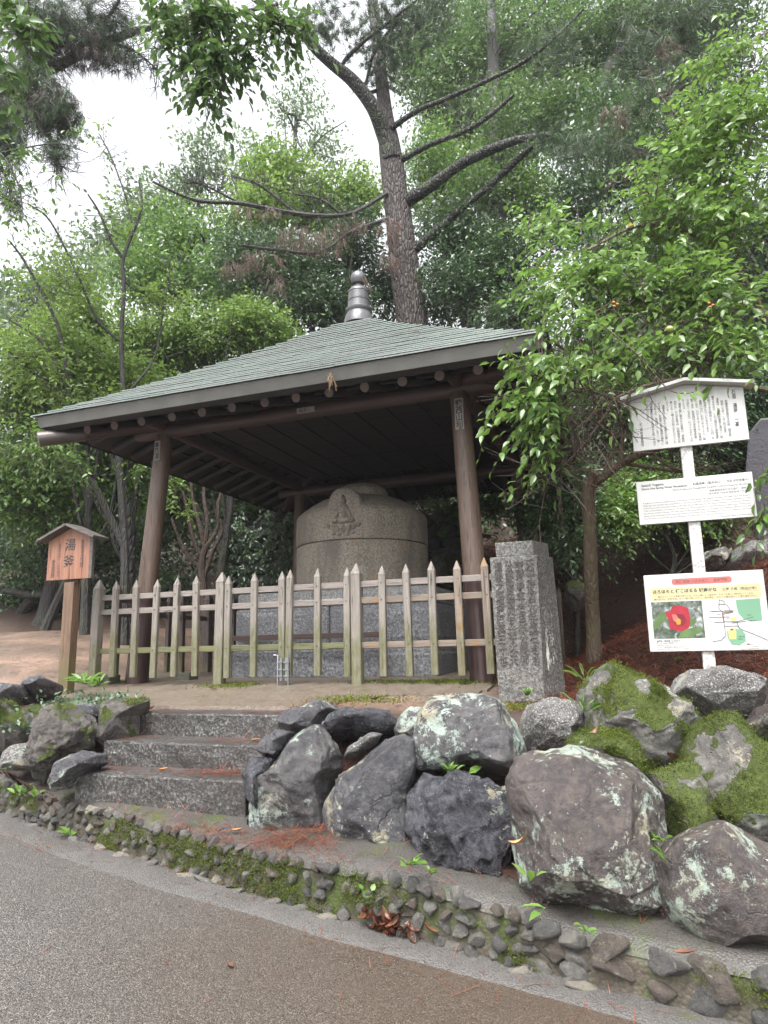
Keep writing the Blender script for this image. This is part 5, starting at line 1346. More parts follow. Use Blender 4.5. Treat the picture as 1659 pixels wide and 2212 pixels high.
# ================================================================== DARK STONE WALL BEHIND THE POT
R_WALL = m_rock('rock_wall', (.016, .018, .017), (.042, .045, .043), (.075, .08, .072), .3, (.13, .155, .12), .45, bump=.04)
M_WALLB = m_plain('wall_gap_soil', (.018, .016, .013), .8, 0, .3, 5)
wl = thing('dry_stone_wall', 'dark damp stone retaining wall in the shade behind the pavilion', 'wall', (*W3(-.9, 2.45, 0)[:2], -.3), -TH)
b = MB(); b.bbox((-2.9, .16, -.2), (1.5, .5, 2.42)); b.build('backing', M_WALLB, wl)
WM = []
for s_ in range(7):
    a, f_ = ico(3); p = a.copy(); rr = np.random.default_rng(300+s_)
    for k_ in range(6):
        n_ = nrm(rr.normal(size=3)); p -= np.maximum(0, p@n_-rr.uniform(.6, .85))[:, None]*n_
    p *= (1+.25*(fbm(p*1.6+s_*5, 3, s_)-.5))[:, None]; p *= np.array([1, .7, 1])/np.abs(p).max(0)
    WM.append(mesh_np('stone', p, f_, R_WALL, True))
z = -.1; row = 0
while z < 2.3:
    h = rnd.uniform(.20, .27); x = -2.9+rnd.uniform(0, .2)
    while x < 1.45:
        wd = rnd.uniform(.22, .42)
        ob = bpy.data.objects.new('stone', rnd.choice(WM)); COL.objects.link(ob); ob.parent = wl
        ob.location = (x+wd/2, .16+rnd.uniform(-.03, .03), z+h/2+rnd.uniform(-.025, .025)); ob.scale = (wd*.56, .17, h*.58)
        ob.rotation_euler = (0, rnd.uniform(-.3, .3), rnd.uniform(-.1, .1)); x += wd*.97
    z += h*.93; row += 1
b = MB(); tt = np.linspace(0, 2*math.pi, 17); b.tube([(-1.95+.045*math.cos(a), -.02, 1.0+.045*math.sin(a)) for a in tt], .008, 6, False); b.build('drain_pipe', M_STEEL, wl, smooth=True)
#@@PART5
# ================================================================== TREES
B_PINE = m_bark('bark_pine', (.028, .020, .018), (.075, .055, .049), (.10, .078, .072), True)
B_DARK = m_bark('bark_dark', (.014, .012, .011), (.036, .031, .028), (.065, .066, .058), False, moss=.4)
B_CAM = m_bark('bark_camellia', (.06, .042, .025), (.14, .10, .062), (.17, .15, .11), False, moss=.6)
B_BROWN = m_bark('bark_brown', (.035, .022, .016), (.085, .054, .04), (.10, .085, .07), False)
B_MOSS = m_bark('bark_mossy', (.011, .010, .009), (.030, .026, .023), (.05, .056, .038), True, moss=.6)
def limb(b, spec, n=9, per=5, wob=.012, seed=0):
    """spec: (x, y, distance, radius) with x, y, radius in picture units"""
    P = np.array([aty(x, y, D) for x, y, D, r in spec]); R = np.array([r*D/F for x, y, D, r in spec])
    C = catmull(np.column_stack([P, R]), per); Pc, Rc = C[:, :3], np.maximum(C[:, 3], .002)
    if len(Pc) > 3: Pc = Pc+(np.stack([vnoise(Pc*2.2+seed, k) for k in (1, 2, 3)], -1)-.5)*wob*8*Rc.mean()
    b.tube(Pc, Rc, n); return Pc
def mtrunk(root, specs, mat, name='trunk', n=9, wob=.012, smooth=True, kind=None):
    b = MB(); out = [limb(b, s, n, wob=wob, seed=i) for i, s in enumerate(specs)]
    b.build(name, mat, root, world=True, smooth=smooth, kind=kind); return out
def twiglets(root, paths, per, L, mat, r=.006, name='branchlets', up=.3):
    """bare side twigs along limbs"""
    b = MB()
    for P in paths:
        for _ in range(per):
            i = rnd.randint(len(P)//4, len(P)-1); p = P[i]; d = nrm(rng.normal(size=3)+np.array([0, 0, up])); l_ = L*rnd.uniform(.4, 1.2)
            q = [p, p+d*l_*.5+rng.normal(0, .04*l_, 3), p+d*l_+rng.normal(0, .12*l_, 3)]
            b.tube(q, [r, r*.7, r*.3], 4, False)
            for _ in range(2):
                d2 = nrm(d+rng.normal(0, .7, 3)); b.tube([q[1], q[1]+d2*l_*.5], [r*.55, r*.2], 3, False)
    b.build(name, mat, root, world=True, kind='stuff')
def gpt(x, D):
    P = aty(x, 1100, D); return np.array([P[0], D, float(z_ground(P[0], D))])
def to_px(P):
    d = P@_f; return 829.5+F*(P@XR)/d, 1106-F*(P@UR)/d
def bgtree(label, bx, D, r, blobs, ncl, per, spread, leaf, mat, bark=None, gap=0.0, name='broadleaf_tree', tpl=TPL2, wid=.5, cat='tree', group=None, shell=.5, nl=4, flat=.6, spray=0):
    base = gpt(bx, D); root = thing(name, label, cat, tuple(base), 0, group)
    b = MB()
    cs = [aty(q[0], q[1]+q[3]*.25, q[4]) for q in blobs]
    topc = cs[int(np.argmax([c[2] for c in cs]))]
    fork = base*.55+topc*.45+np.array([rnd.uniform(-.2, .2), rnd.uniform(-.2, .2), 0])
    tr = catmull(np.array([base-[0, 0, .15], base*.75+fork*.25+rng.normal(0, .06, 3), fork, topc*.8+fork*.2, topc]), 5)
    b.tube(tr, np.linspace(r, r*.3, len(tr)), 8)
    for c, q in zip(cs, blobs):
        for k in range(nl):
            e = c+rng.normal(0, .45, 3)*np.array([q[2]*q[4]/F, q[5], q[3]*q[4]/F]); s_ = tr[rnd.randint(len(tr)//3, len(tr)-2)]
            m_ = (s_+e)/2+rng.normal(0, .12, 3); P = catmull(np.array([s_, m_, e]), 4); b.tube(P, np.linspace(r*.35, r*.08, len(P)), 5, False)
    b.build('trunk', bark or B_DARK, root, world=True, smooth=True)
    if spray:
        global cmroot
        cmroot = root; sd_ = rnd.randint(0, 99); C, idx = blob_points(blobs, spray, shell, sd_)
        k_ = vnoise(C*1.3+sd_, 3) > gap; C, idx = C[k_], idx[k_]; ctr = np.array(cs)[idx]
        D = nrm(C-ctr)*.8+np.array([0, -.35, .25])+rng.normal(0, .4, (len(C), 3))
        bi = np.clip(.42+1.1*(vnoise(C*.9+3, 8)-.5)+rng.normal(0, .1, len(C)), .02, .9)
        sprays(C-nrm(D)*.25, D, .5*(.6+.7*rng.random(len(C))), leaf*.62, leaf, .45, .28, mat=mat, name='crown', tpl=TPL4, parent=root, twig_mat=B_BROWN, bias=bi)
        ncl = ncl//3; 
    clumps(blobs, ncl, per, spread, leaf, mat, root, 'crown', tpl, wid, seed=rnd.randint(0, 99), gap=gap, shell=shell, flat=flat)
    return root

LEAF_TWIG = m_leaf('twig_dry', (.020, .015, .013), (.085, .06, .05), .6, .05)
# --- the hillside behind
bgtree('pale misty tree highest on the skyline left of the roof', 340, 23, .16, [(330, 470, 110, 90, 23, 1.6), (440, 365, 95, 70, 23, 1.5), (250, 540, 90, 70, 23, 1.4)], 420, 24, .28, .20, LEAF_HAZED, gap=.33)
bgtree('pale grey-green tree at the left edge of the skyline', 90, 21, .16, [(60, 640, 130, 70, 21, 1.4), (170, 600, 90, 80, 21, 1.4), (20, 720, 110, 80, 20, 1.3)], 330, 24, .28, .19, LEAF_HAZED, gap=.3)
bgtree('tall thin-leaved tree against the sky above the pavilion finial', 610, 21, .14, [(640, 215, 80, 90, 20, 1.0), (560, 300, 70, 60, 20, 1.0), (700, 300, 70, 80, 20, 1.1)], 230, 16, .22, .15, LEAF_HAZED, gap=.47, shell=.45)
bgtree('bright yellow-green tree left of the pine trunk', 600, 17.5, .16, [(590, 390, 95, 90, 17.5, 1.1), (560, 470, 90, 80, 17, 1.1), (690, 440, 90, 80, 17.5, 1.1), (780, 430, 60, 90, 17.5, .9)], 560, 26, .22, .15, LEAF_NEW, gap=.28)
bgtree('broad mid-green tree on the slope left of the bright one', 420, 16.5, .18, [(400, 520, 130, 100, 16.5, 1.2), (300, 610, 120, 100, 16, 1.2), (480, 620, 120, 90, 16, 1.1)], 620, 28, .22, .13, LEAF_CAM, gap=.26)
bgtree('dark evergreen behind the finial of the pavilion', 660, 14.2, .2, [(640, 590, 130, 95, 14.2, 1.1), (540, 560, 110, 70, 14.4, 1.0), (700, 660, 130, 70, 13.8, 1.0), (760, 520, 80, 80, 14.4, .9), (850, 620, 90, 80, 14.8, .9)], 960, 30, .18, .115, LEAF_DARK, gap=.22, spray=2600)
bgtree('light green camellia rising behind the left half of the roof', 470, 12.2, .10, [(430, 730, 110, 80, 12.2, .9), (540, 700, 100, 60, 12.2, .8), (330, 760, 90, 80, 12, .8), (600, 760, 70, 50, 12.4, .7)], 620, 26, .17, .095, LEAF_NEW, gap=.26, tpl=TPL4, spray=2600)
bgtree('deep green bush covered in glossy leaves right of the pine trunk', 1010, 13.2, .12, [(1000, 620, 110, 90, 13.2, .9), (1100, 560, 100, 100, 13.2, .9), (980, 500, 80, 80, 13.6, .8), (1120, 680, 110, 70, 12.6, .8), (1040, 560, 90, 90, 14, .9), (945, 640, 60, 80, 13.8, .6), (1225, 480, 80, 80, 13, .6)], 1080, 28, .17, .10, LEAF_DARK, gap=.2, tpl=TPL4, spray=2400)
bgtree('leafy tree on the slope right of the pine at mid height', 1080, 16, .16, [(1000, 400, 110, 110, 16, 1.1), (1130, 420, 110, 110, 16, 1.1), (930, 330, 60, 90, 16.5, .9)], 620, 26, .2, .125, LEAF_CAM, gap=.27)
bgtree('high oak right of the pine with sky showing through its crown', 1050, 19, .22, [(960, 180, 110, 150, 19, 1.2), (1080, 90, 130, 110, 19, 1.3), (1110, 260, 110, 100, 18.5, 1.2), (950, 20, 100, 80, 19, 1.1), (1180, 30, 110, 80, 19, 1.1), (880, 120, 60, 90, 19.5, .8)], 1250, 24, .24, .145, LEAF_OAK, gap=.24, shell=.42)
bgtree('high oak at the top right with a dark crooked trunk below it', 1300, 17.5, .2, [(1260, 90, 130, 110, 17.5, 1.2), (1230, 250, 110, 110, 17.5, 1.2), (1400, 60, 130, 110, 17, 1.2), (1540, 40, 130, 90, 17, 1.2)], 1200, 24, .22, .135, LEAF_OAK, gap=.2)
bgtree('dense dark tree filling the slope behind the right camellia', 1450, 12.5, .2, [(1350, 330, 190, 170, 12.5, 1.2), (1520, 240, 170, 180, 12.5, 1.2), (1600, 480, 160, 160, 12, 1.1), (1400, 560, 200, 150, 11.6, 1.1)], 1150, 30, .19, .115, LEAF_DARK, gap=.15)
bgtree('dark laurel above the bank between the roof corner and the white signpost', 1420, 10.2, .10, [(1310, 880, 130, 110, 9.8, .7), (1460, 930, 130, 110, 10, .7), (1590, 880, 110, 140, 10, .7), (1330, 740, 140, 90, 10.4, .8)], 950, 26, .14, .085, LEAF_DARK, gap=.17, tpl=TPL4, spray=2600)
bgtree('low glossy laurel thicket beyond the pavilion\'s right rear post', 1220, 9.0, .05, [(1215, 1120, 75, 90, 8.9, .5), (1160, 1105, 50, 50, 9.4, .4), (1235, 1040, 60, 60, 9.0, .4)], 420, 24, .10, .07, LEAF_DARK, gap=.22, tpl=TPL4, name='laurel_bush', cat='bush', spray=900)
bgtree('leafy laurel behind the middle white board of the signpost', 1440, 9.4, .05, [(1400, 1060, 110, 80, 9.4, .5), (1510, 1080, 90, 80, 9.6, .5), (1330, 1110, 70, 70, 9.0, .4)], 480, 24, .11, .075, LEAF_CAM, gap=.3, tpl=TPL4, name='laurel_bush', cat='bush', spray=1000)
bgtree('camellia thicket with glossy leaves behind the wooden sign', 110, 12, .10, [(120, 950, 170, 110, 11.8, .9), (40, 1060, 140, 110, 11.6, .8), (230, 1050, 130, 110, 12, .8), (330, 960, 110, 80, 12.2, .8)], 980, 28, .16, .095, LEAF_CAM, gap=.2, tpl=TPL4, spray=3600)
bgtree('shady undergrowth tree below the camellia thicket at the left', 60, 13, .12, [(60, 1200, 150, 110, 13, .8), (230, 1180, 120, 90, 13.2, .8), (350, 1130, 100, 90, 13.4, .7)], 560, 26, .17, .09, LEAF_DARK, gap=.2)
bgtree('bright green camellia tree left of the pavilion roof', 200, 11, .09, [(140, 760, 150, 90, 11, .9), (60, 840, 130, 80, 10.8, .8), (270, 830, 110, 80, 11.2, .8), (200, 690, 110, 60, 11.4, .8)], 720, 24, .17, .09, LEAF_NEW, gap=.33, tpl=TPL4, spray=2800)
bgtree('dark creeper-hung shrub above the stone wall behind the pavilion', 520, 13.0, .08, [(470, 1030, 110, 60, 12.6, .4), (580, 1060, 80, 40, 12.6, .4), (400, 1080, 60, 60, 12.8, .4), (620, 1010, 90, 60, 12.9, .5)], 620, 24, .13, .08, LEAF_DARK, gap=.2, spray=1500)
bgtree('tall misty trees far up the slope right of the pine', 1080, 25, .22, [(1000, 300, 130, 140, 25, 1.8), (1150, 180, 140, 170, 25, 1.8), (1330, 200, 140, 170, 25, 1.8), (930, 430, 100, 100, 24, 1.6), (1060, 60, 130, 100, 25, 1.6)], 900, 28, .32, .19, LEAF_HAZED, gap=.22)
bgtree('dark low bushes under the leaning trunk behind the wooden sign', 180, 13.2, .04, [(30, 1300, 110, 60, 13.4, .5), (200, 1295, 110, 60, 13.2, .5), (330, 1270, 90, 70, 12.8, .5)], 500, 26, .14, .08, LEAF_DARK, gap=.15, name='laurel_bush', cat='bush', spray=700)
bgtree('shaded bushes on the bank between the stone pot and the right posts', 1010, 11.2, .03, [(975, 1090, 70, 45, 11.3, .3), (1065, 1085, 50, 45, 11.0, .3), (900, 1070, 60, 30, 11.6, .3)], 260, 24, .10, .07, LEAF_DARK, gap=.2, name='laurel_bush', cat='bush', spray=300)
# undergrowth on the slope: one mass nobody could count
n_ = 5200; X = rng.uniform(-13, 12, n_); Y = rng.uniform(11.4, 27, n_)
u_ = (X-CEN[0])*U[0]+(Y-CEN[1])*U[1]; v__ = (X-CEN[0])*V[0]+(Y-CEN[1])*V[1]
k_ = (v__ > 3.0) & ((Y > 12.6) | (u_ > -2)); X, Y = X[k_], Y[k_]
xr, yr = rng.uniform(4.2, 13, 1500), rng.uniform(4.5, 13, 1500); ur_ = (xr-CEN[0])*U[0]+(yr-CEN[1])*U[1]; kr = ur_ > 5.6+rng.normal(0, .3, 1500)
X, Y = np.concatenate([X, xr[kr]]), np.concatenate([Y, yr[kr]])
P = np.stack([X, Y, z_ground(X, Y)+.1+rng.random(len(X))**2*1.2], -1)
per = 26; PP = P[:, None, :]+rng.normal(size=(len(P), per, 3))*np.array([.26, .26, .16])
bias = np.clip(.35+.9*(vnoise(P*.5, 6)-.5), .02, .85)
vv_ = np.clip(bias[:, None]+rng.normal(0, .2, (len(P), per)), 0, .97)
LD = rng.normal(0, .6, (len(P), per, 3)); LD[..., 2] -= .3
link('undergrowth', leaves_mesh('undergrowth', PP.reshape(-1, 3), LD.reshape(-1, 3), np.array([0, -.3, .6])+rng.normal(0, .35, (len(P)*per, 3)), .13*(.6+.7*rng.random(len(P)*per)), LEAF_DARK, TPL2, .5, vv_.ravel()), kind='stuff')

# --- the big pine
pine = thing('pine_tree', 'tall old pine with scaly trunk and long bare limbs rising behind the pavilion roof', 'tree', tuple(gpt(900, 13.5)))
gz = float(gpt(900, 13.5)[2]); gy_ = to_px(np.array([aty(900, 1000, 13.5)[0], 13.5, gz-.3]))[1]
mtrunk(pine, [[(905, gy_, 13.5, 44), (896, 800, 13.5, 39), (888, 690, 13.5, 36), (872, 560, 13.5, 34), (858, 450, 13.5, 31), (848, 370, 13.5, 29), (840, 310, 13.5, 26), (830, 230, 13.5, 18), (818, 120, 13.5, 15), (806, 0, 13.5, 13), (800, -120, 13.5, 11)]], B_PINE, n=18, wob=.01)
pl_ = mtrunk(pine, [[(846, 345, 13.4, 24), (832, 292, 13.3, 21), (805, 230, 13, 18), (760, 172, 12.8, 16), (715, 135, 12.6, 14), (680, 105, 12.4, 13), (648, 72, 12.2, 11), (600, 35, 12, 9), (540, -10, 11.8, 7)],
    [(872, 560, 13.5, 11), (950, 492, 13.2, 10), (1010, 440, 13, 8), (1060, 400, 12.8, 8), (1100, 360, 12.6, 9), (1150, 318, 12.4, 6)],
    [(862, 445, 13.5, 17), (940, 395, 13.1, 14), (985, 362, 12.9, 12), (1040, 332, 12.6, 13), (1090, 312, 12.4, 11), (1140, 298, 12.2, 9), (1190, 290, 12, 6)],
    [(848, 356, 13.5, 9), (930, 312, 13.1, 7), (1000, 285, 12.9, 6), (1050, 255, 12.7, 6), (1110, 205, 12.5, 4)],
    [(835, 285, 13.4, 8), (900, 240, 13, 6), (960, 215, 12.8, 6), (1050, 175, 12.6, 5), (1130, 135, 12.4, 5), (1200, 80, 12.2, 4), (1260, 20, 12, 3)],
    [(832, 190, 13.5, 6), (790, 200, 13.4, 4), (796, 160, 13.3, 4), (810, 110, 13.2, 4), (850, 55, 13, 4)],
    [(760, 172, 12.8, 6), (740, 140, 12.7, 5), (780, 95, 12.6, 5), (830, 55, 12.5, 4), (900, 0, 12.4, 3)]], B_MOSS, 'limbs', n=9, wob=.03)
dead = mtrunk(pine, [[(843, 412, 13.4, 6), (800, 440, 13, 5), (740, 465, 12.6, 5), (640, 462, 12.2, 6), (520, 440, 11.8, 5), (420, 432, 11.4, 4), (330, 392, 11.2, 3)],
    [(846, 470, 13.4, 5), (760, 500, 13, 5), (690, 545, 12.6, 4), (600, 540, 12.3, 4), (520, 530, 12, 3)],
    [(640, 462, 12.2, 4), (560, 400, 12, 3), (500, 380, 11.8, 2)], [(740, 465, 12.6, 3), (690, 430, 12.4, 2.5), (640, 420, 12.2, 2)],
    [(520, 440, 11.8, 3), (440, 400, 11.6, 2), (400, 395, 11.5, 2)]], B_DARK, 'dead_branches', n=6, wob=.05)
twiglets(pine, pl_+dead+dead, 22, .55, B_DARK, .007)
def tufts(root, blobs, n, L, per, mat, name, dirv=(0, -.2, .3), wid=.0045, gap=0.0, spread=.9):
    C, _ = blob_points(blobs, n, .45, rnd.randint(0, 99))
    if gap: C = C[vnoise(C*1.5, 4) > gap]
    needles(C, rng.normal(0, .6, (len(C), 3))+np.array(dirv), L, per, mat, root, name, wid, spread)
tufts(pine, [(840, 100, 90, 110, 13, .9), (760, 40, 110, 60, 12.6, .9), (900, 40, 110, 70, 12.8, .9), (690, 60, 70, 40, 12.4, .6)], 620, .17, 34, LEAF_NEEDLE, 'crown', wid=.005, gap=.35)
tufts(pine, [(1180, 300, 60, 30, 12, .4), (1190, 110, 90, 60, 12.2, .6)], 130, .16, 30, LEAF_NEEDLE, 'crown', wid=.005)
# dry brown needles caught on the dead branches and by the trunk
dn = [(845, 500, 30, 40, 12.9, .15), (640, 505, 70, 30, 12.2, .2, .5), (560, 560, 70, 20, 12, .2, .6), (500, 575, 40, 14, 12, .2, .6), (760, 480, 50, 25, 12.6, .2, .5), (560, 455, 60, 15, 11.8, .15, .5), (600, 600, 30, 25, 12, .15, .5), (700, 520, 60, 40, 12.4, .2, .4), (850, 560, 30, 30, 12.8, .15, .6), (786, 606, 6, 14, 8.5, .03, .3)]
tufts(pine, dn, 210, .30, 12, LEAF_DEAD, 'dry_needles', (0, 0, -2.2), .0035, 0, .35)
# --- pine limb and dead twigs, upper left
ul = thing('pine_branch', 'dark pine limb arching in from the top left, hung with dead twigs', 'tree branch', tuple(aty(-90, 270, 8)))
ulp = mtrunk(ul, [[(-120, 290, 7.8, 17), (-20, 215, 8, 15), (60, 172, 8.2, 14), (150, 130, 8.4, 12), (230, 90, 8.6, 11), (310, 62, 8.8, 9), (400, 40, 9, 7), (520, 25, 9.2, 5), (600, 10, 9.3, 4)],
    [(-20, 215, 8, 7), (60, 235, 8, 6), (110, 300, 8, 5), (130, 370, 8, 4)], [(150, 130, 8.4, 5), (180, 90, 8.3, 5), (240, 30, 8.2, 4), (270, -30, 8.1, 4)], [(60, 172, 8.2, 5), (90, 110, 8.1, 5), (60, 40, 8, 4)],
    [(230, 90, 8.6, 4), (290, 110, 8.6, 3), (340, 150, 8.6, 2)], [(-60, 330, 8, 5), (0, 360, 8, 4), (30, 430, 8, 3)]], B_DARK, 'limb', 9, .03)
twiglets(ul, ulp*3, 30, .45, B_DARK, .006, up=-.5)
tufts(ul, [(110, 60, 150, 75, 8.2, .5), (220, 45, 110, 50, 8.3, .5), (60, 180, 90, 60, 8, .4), (120, 250, 70, 70, 8, .3), (130, 340, 40, 60, 8, .25), (10, 290, 60, 80, 8, .4), (20, 400, 40, 60, 8, .3), (250, 120, 60, 30, 8.4, .3)], 1300, .15, 26, LEAF_NEEDLE, 'needles', (0, 0, -.8), .0032, .2)
tufts(ul, [(120, 90, 140, 70, 8.3, .4), (110, 230, 80, 80, 8, .3), (120, 370, 30, 50, 8, .2), (20, 230, 60, 70, 8, .3), (200, 120, 90, 40, 8.3, .3)], 520, .18, 18, LEAF_TWIG, 'dry_needles', (0, 0, -1.4), .003, .2, .5)

# --- camellia at the right
cm = thing('camellia_tree', 'spreading camellia with bright glossy leaves and a lichened slanting trunk, right of the pavilion', 'tree', tuple(gpt(1290, 7.3)))
gy_ = to_px(gpt(1282, 7.3)-np.array([0, 0, .1]))[1]
cml = mtrunk(cm, [[(1282, gy_, 7.3, 17), (1280, 1340, 7.3, 15.5), (1277, 1260, 7.2, 15), (1274, 1160, 7.1, 14.5), (1270, 1060, 7.0, 14), (1285, 1020, 6.9, 13)],
    [(1276, 1050, 7.0, 11), (1300, 1032, 6.9, 10), (1345, 1000, 6.7, 9), (1400, 975, 6.4, 8), (1460, 955, 6.1, 7), (1530, 900, 5.8, 6), (1600, 840, 5.6, 5)],
    [(1340, 1003, 6.7, 5), (1345, 930, 6.6, 4.5), (1335, 870, 6.4, 4), (1360, 780, 6.1, 4), (1340, 680, 5.9, 3), (1380, 560, 5.9, 3)],
    [(1300, 1032, 6.9, 5), (1325, 960, 6.8, 4), (1290, 880, 6.5, 4), (1260, 800, 6.1, 3), (1200, 740, 5.6, 3)],
    [(1345, 1000, 6.7, 5), (1420, 1012, 6.6, 4.5), (1500, 1020, 6.5, 3), (1540, 1000, 6.4, 2)], [(1400, 975, 6.4, 4), (1450, 1010, 6.3, 3), (1490, 1022, 6.3, 2.5)]], B_CAM, n=12, wob=.03)
cml2 = mtrunk(cm, [[(1660, 700, 6.2, 10), (1600, 600, 6.1, 9), (1530, 525, 6, 7), (1450, 490, 5.9, 5), (1370, 490, 5.8, 4), (1270, 540, 5.7, 3)], [(1640, 640, 6.1, 5), (1500, 610, 5.9, 4), (1350, 640, 5.7, 3), (1220, 720, 5.5, 2)],
    [(1690, 850, 5.6, 6), (1560, 825, 5.4, 5), (1440, 822, 5.3, 4), (1330, 860, 5.2, 3), (1240, 930, 5.2, 2)], [(1600, 600, 6.1, 5), (1570, 440, 6, 4), (1500, 300, 6, 3), (1420, 200, 6, 2)], [(1570, 440, 6, 4), (1620, 300, 5.9, 3), (1600, 180, 5.9, 2)],
    [(1560, 825, 5.4, 3), (1500, 740, 5.4, 2.5), (1400, 700, 5.4, 2)], [(1330, 860, 5.2, 2), (1260, 840, 5.1, 2), (1160, 830, 5.1, 1.5)], [(1330, 860, 5.2, 2), (1260, 960, 5.2, 1.6), (1180, 1040, 5.2, 1.2)]], B_CAM, 'branches', 7, .03)
twiglets(cm, cml[2:]+cml2*2, 26, .55, B_BROWN, .0045, up=.1)
def camellia_spray(blobs, n, L, leaf, bias, name='crown', mat=LEAF_CAM, dirv=(-.5, -.35, -.05), step=.04, droop=.35, gap=0.0, seed=1, jit=.25):
    C, idx = blob_points(blobs, n, .5, seed)
    if gap: k = vnoise(C*2.0+seed, 3) > gap; C, idx = C[k], idx[k]
    ctr = np.array([aty(b[0], b[1], b[4]) for b in blobs])[idx]
    D = nrm(C-ctr)*.7+np.array(dirv)+rng.normal(0, .35, (len(C), 3))
    bi = np.array([b[7] if len(b) > 7 else bias for b in blobs])[idx]+rng.normal(0, .1, len(C))
    return sprays(C-nrm(D)*L*.5, D, L*(.6+.7*rng.random(len(C))), step, leaf, droop, jit, mat=mat, name=name, parent=cmroot, twig_mat=B_BROWN, bias=bi)
cmroot = cm
camellia_spray([(1580, 250, 150, 150, 5.6, .5, 1, .80), (1480, 360, 170, 130, 5.9, .6, 1, .72), (1580, 460, 150, 120, 5.6, .5, 1, .74), (1400, 480, 170, 90, 5.9, .5, .9, .66), (1560, 120, 120, 90, 5.8, .5, .8, .72)], 440, .46, .090, .6, gap=.2, seed=3)
camellia_spray([(1250, 600, 150, 90, 5.9, .5, 1, .68), (1400, 610, 160, 90, 5.7, .5, 1, .60), (1180, 520, 110, 80, 6.4, .5, .7, .62), (1530, 640, 150, 90, 5.5, .5, .9, .6), (1150, 470, 70, 40, 6.6, .3, .5, .7)], 380, .46, .090, .5, gap=.22, seed=5)
camellia_spray([(1220, 800, 110, 80, 5.1, .3, 1.2, .52), (1330, 740, 130, 80, 5.2, .4, 1, .55), (1170, 880, 70, 70, 5.0, .2, 1, .45), (1450, 740, 150, 60, 5.3, .4, .8, .5), (1590, 740, 110, 70, 5.2, .4, .8, .52), (1240, 700, 110, 50, 5.4, .3, .8, .55)], 300, .40, .092, .5, gap=.18, seed=7, dirv=(-.7, -.2, -.25), droop=.5)
camellia_spray([(1160, 920, 50, 50, 5.05, .15, 1, .42), (1140, 860, 50, 40, 5.0, .12, 1, .5), (1190, 975, 45, 25, 5.1, .12, .6, .42), (1120, 790, 40, 40, 5.1, .12, .8, .55)], 44, .32, .090, .45, dirv=(-.8, -.1, -.35), droop=.55, seed=9)
camellia_spray([(1050, 895, 14, 16, 5.05, .04, 1, .75), (1105, 775, 18, 10, 5.1, .05, 1, .6), (1135, 1025, 25, 8, 5.0, .04, 1, .4)], 10, .30, .078, .6, dirv=(-1, -.1, -.3), droop=.4, seed=11)
camellia_spray([(1640, 1110, 30, 30, 4.9, .08, 1, .3), (1650, 1030, 25, 20, 5, .08, 1, .6)], 10, .26, .085, .4, dirv=(-.7, -.2, -.5), droop=.6, seed=13)
# fruit of the camellia
for i, (x, y, lab) in enumerate([(1328, 658, 'orange opened camellia seed pod on the upper leafy spray above the roof corner'), (1534, 660, 'orange opened camellia seed pod near the right edge'), (1447, 710, 'round yellow-green camellia fruit among the leaves above the signpost')]):
    c = aty(x, y, 4.9); fr = thing('camellia_fruit', lab, 'fruit', tuple(c))
    if i < 2:
        b = MB()
        for k in range(3):
            d = nrm(np.array([math.cos(k*2.1), -.5, math.sin(k*2.1)])); s_, f_ = ico(2); b.add(c+d*.02+s_*np.array([.013, .007, .009]), f_)
        b.build('husk', m_plain('husk_orange_%d' % i, (.40, .15, .04), .5), fr, world=True, smooth=True)
    else:
        b = MB(); s_, f_ = ico(3); b.add(c+s_*np.array([.025, .025, .022]), f_); b.build('fruit', m_plain('fruit_green', (.36, .38, .10), .4), fr, world=True, smooth=True)
# hanging twig with single leaves in front of the top white board
tw = thing('leafy_twig', 'hanging camellia twig with four big leaves in front of the gabled white board', 'twig', tuple(aty(1395, 780, 4.95)))
b = MB(); limb(b, [(1300, 700, 5.1, 2), (1380, 770, 5.0, 1.8), (1440, 838, 4.95, 1.5), (1478, 850, 4.95, 1.2), (1505, 845, 4.95, 1)], 5); b.build('stem', B_BROWN, tw, world=True, smooth=True)
for (x, y, dx, dz, l_) in [(1466, 848, -.1, -.9, .075), (1490, 848, .35, -.9, .085), (1500, 846, .8, -.7, .085), (1378, 800, -.15, -1, .09), (1475, 845, .1, -.5, .05)]:
    p = aty(x, y, 4.93); me = leaves_mesh('leaf', p[None], np.array([[dx, -.25, dz]]), np.array([[.1, -1, .5]]), l_, LEAF_CAM, TPL8, .5, np.array([.72])); link('leaf', me, tw)
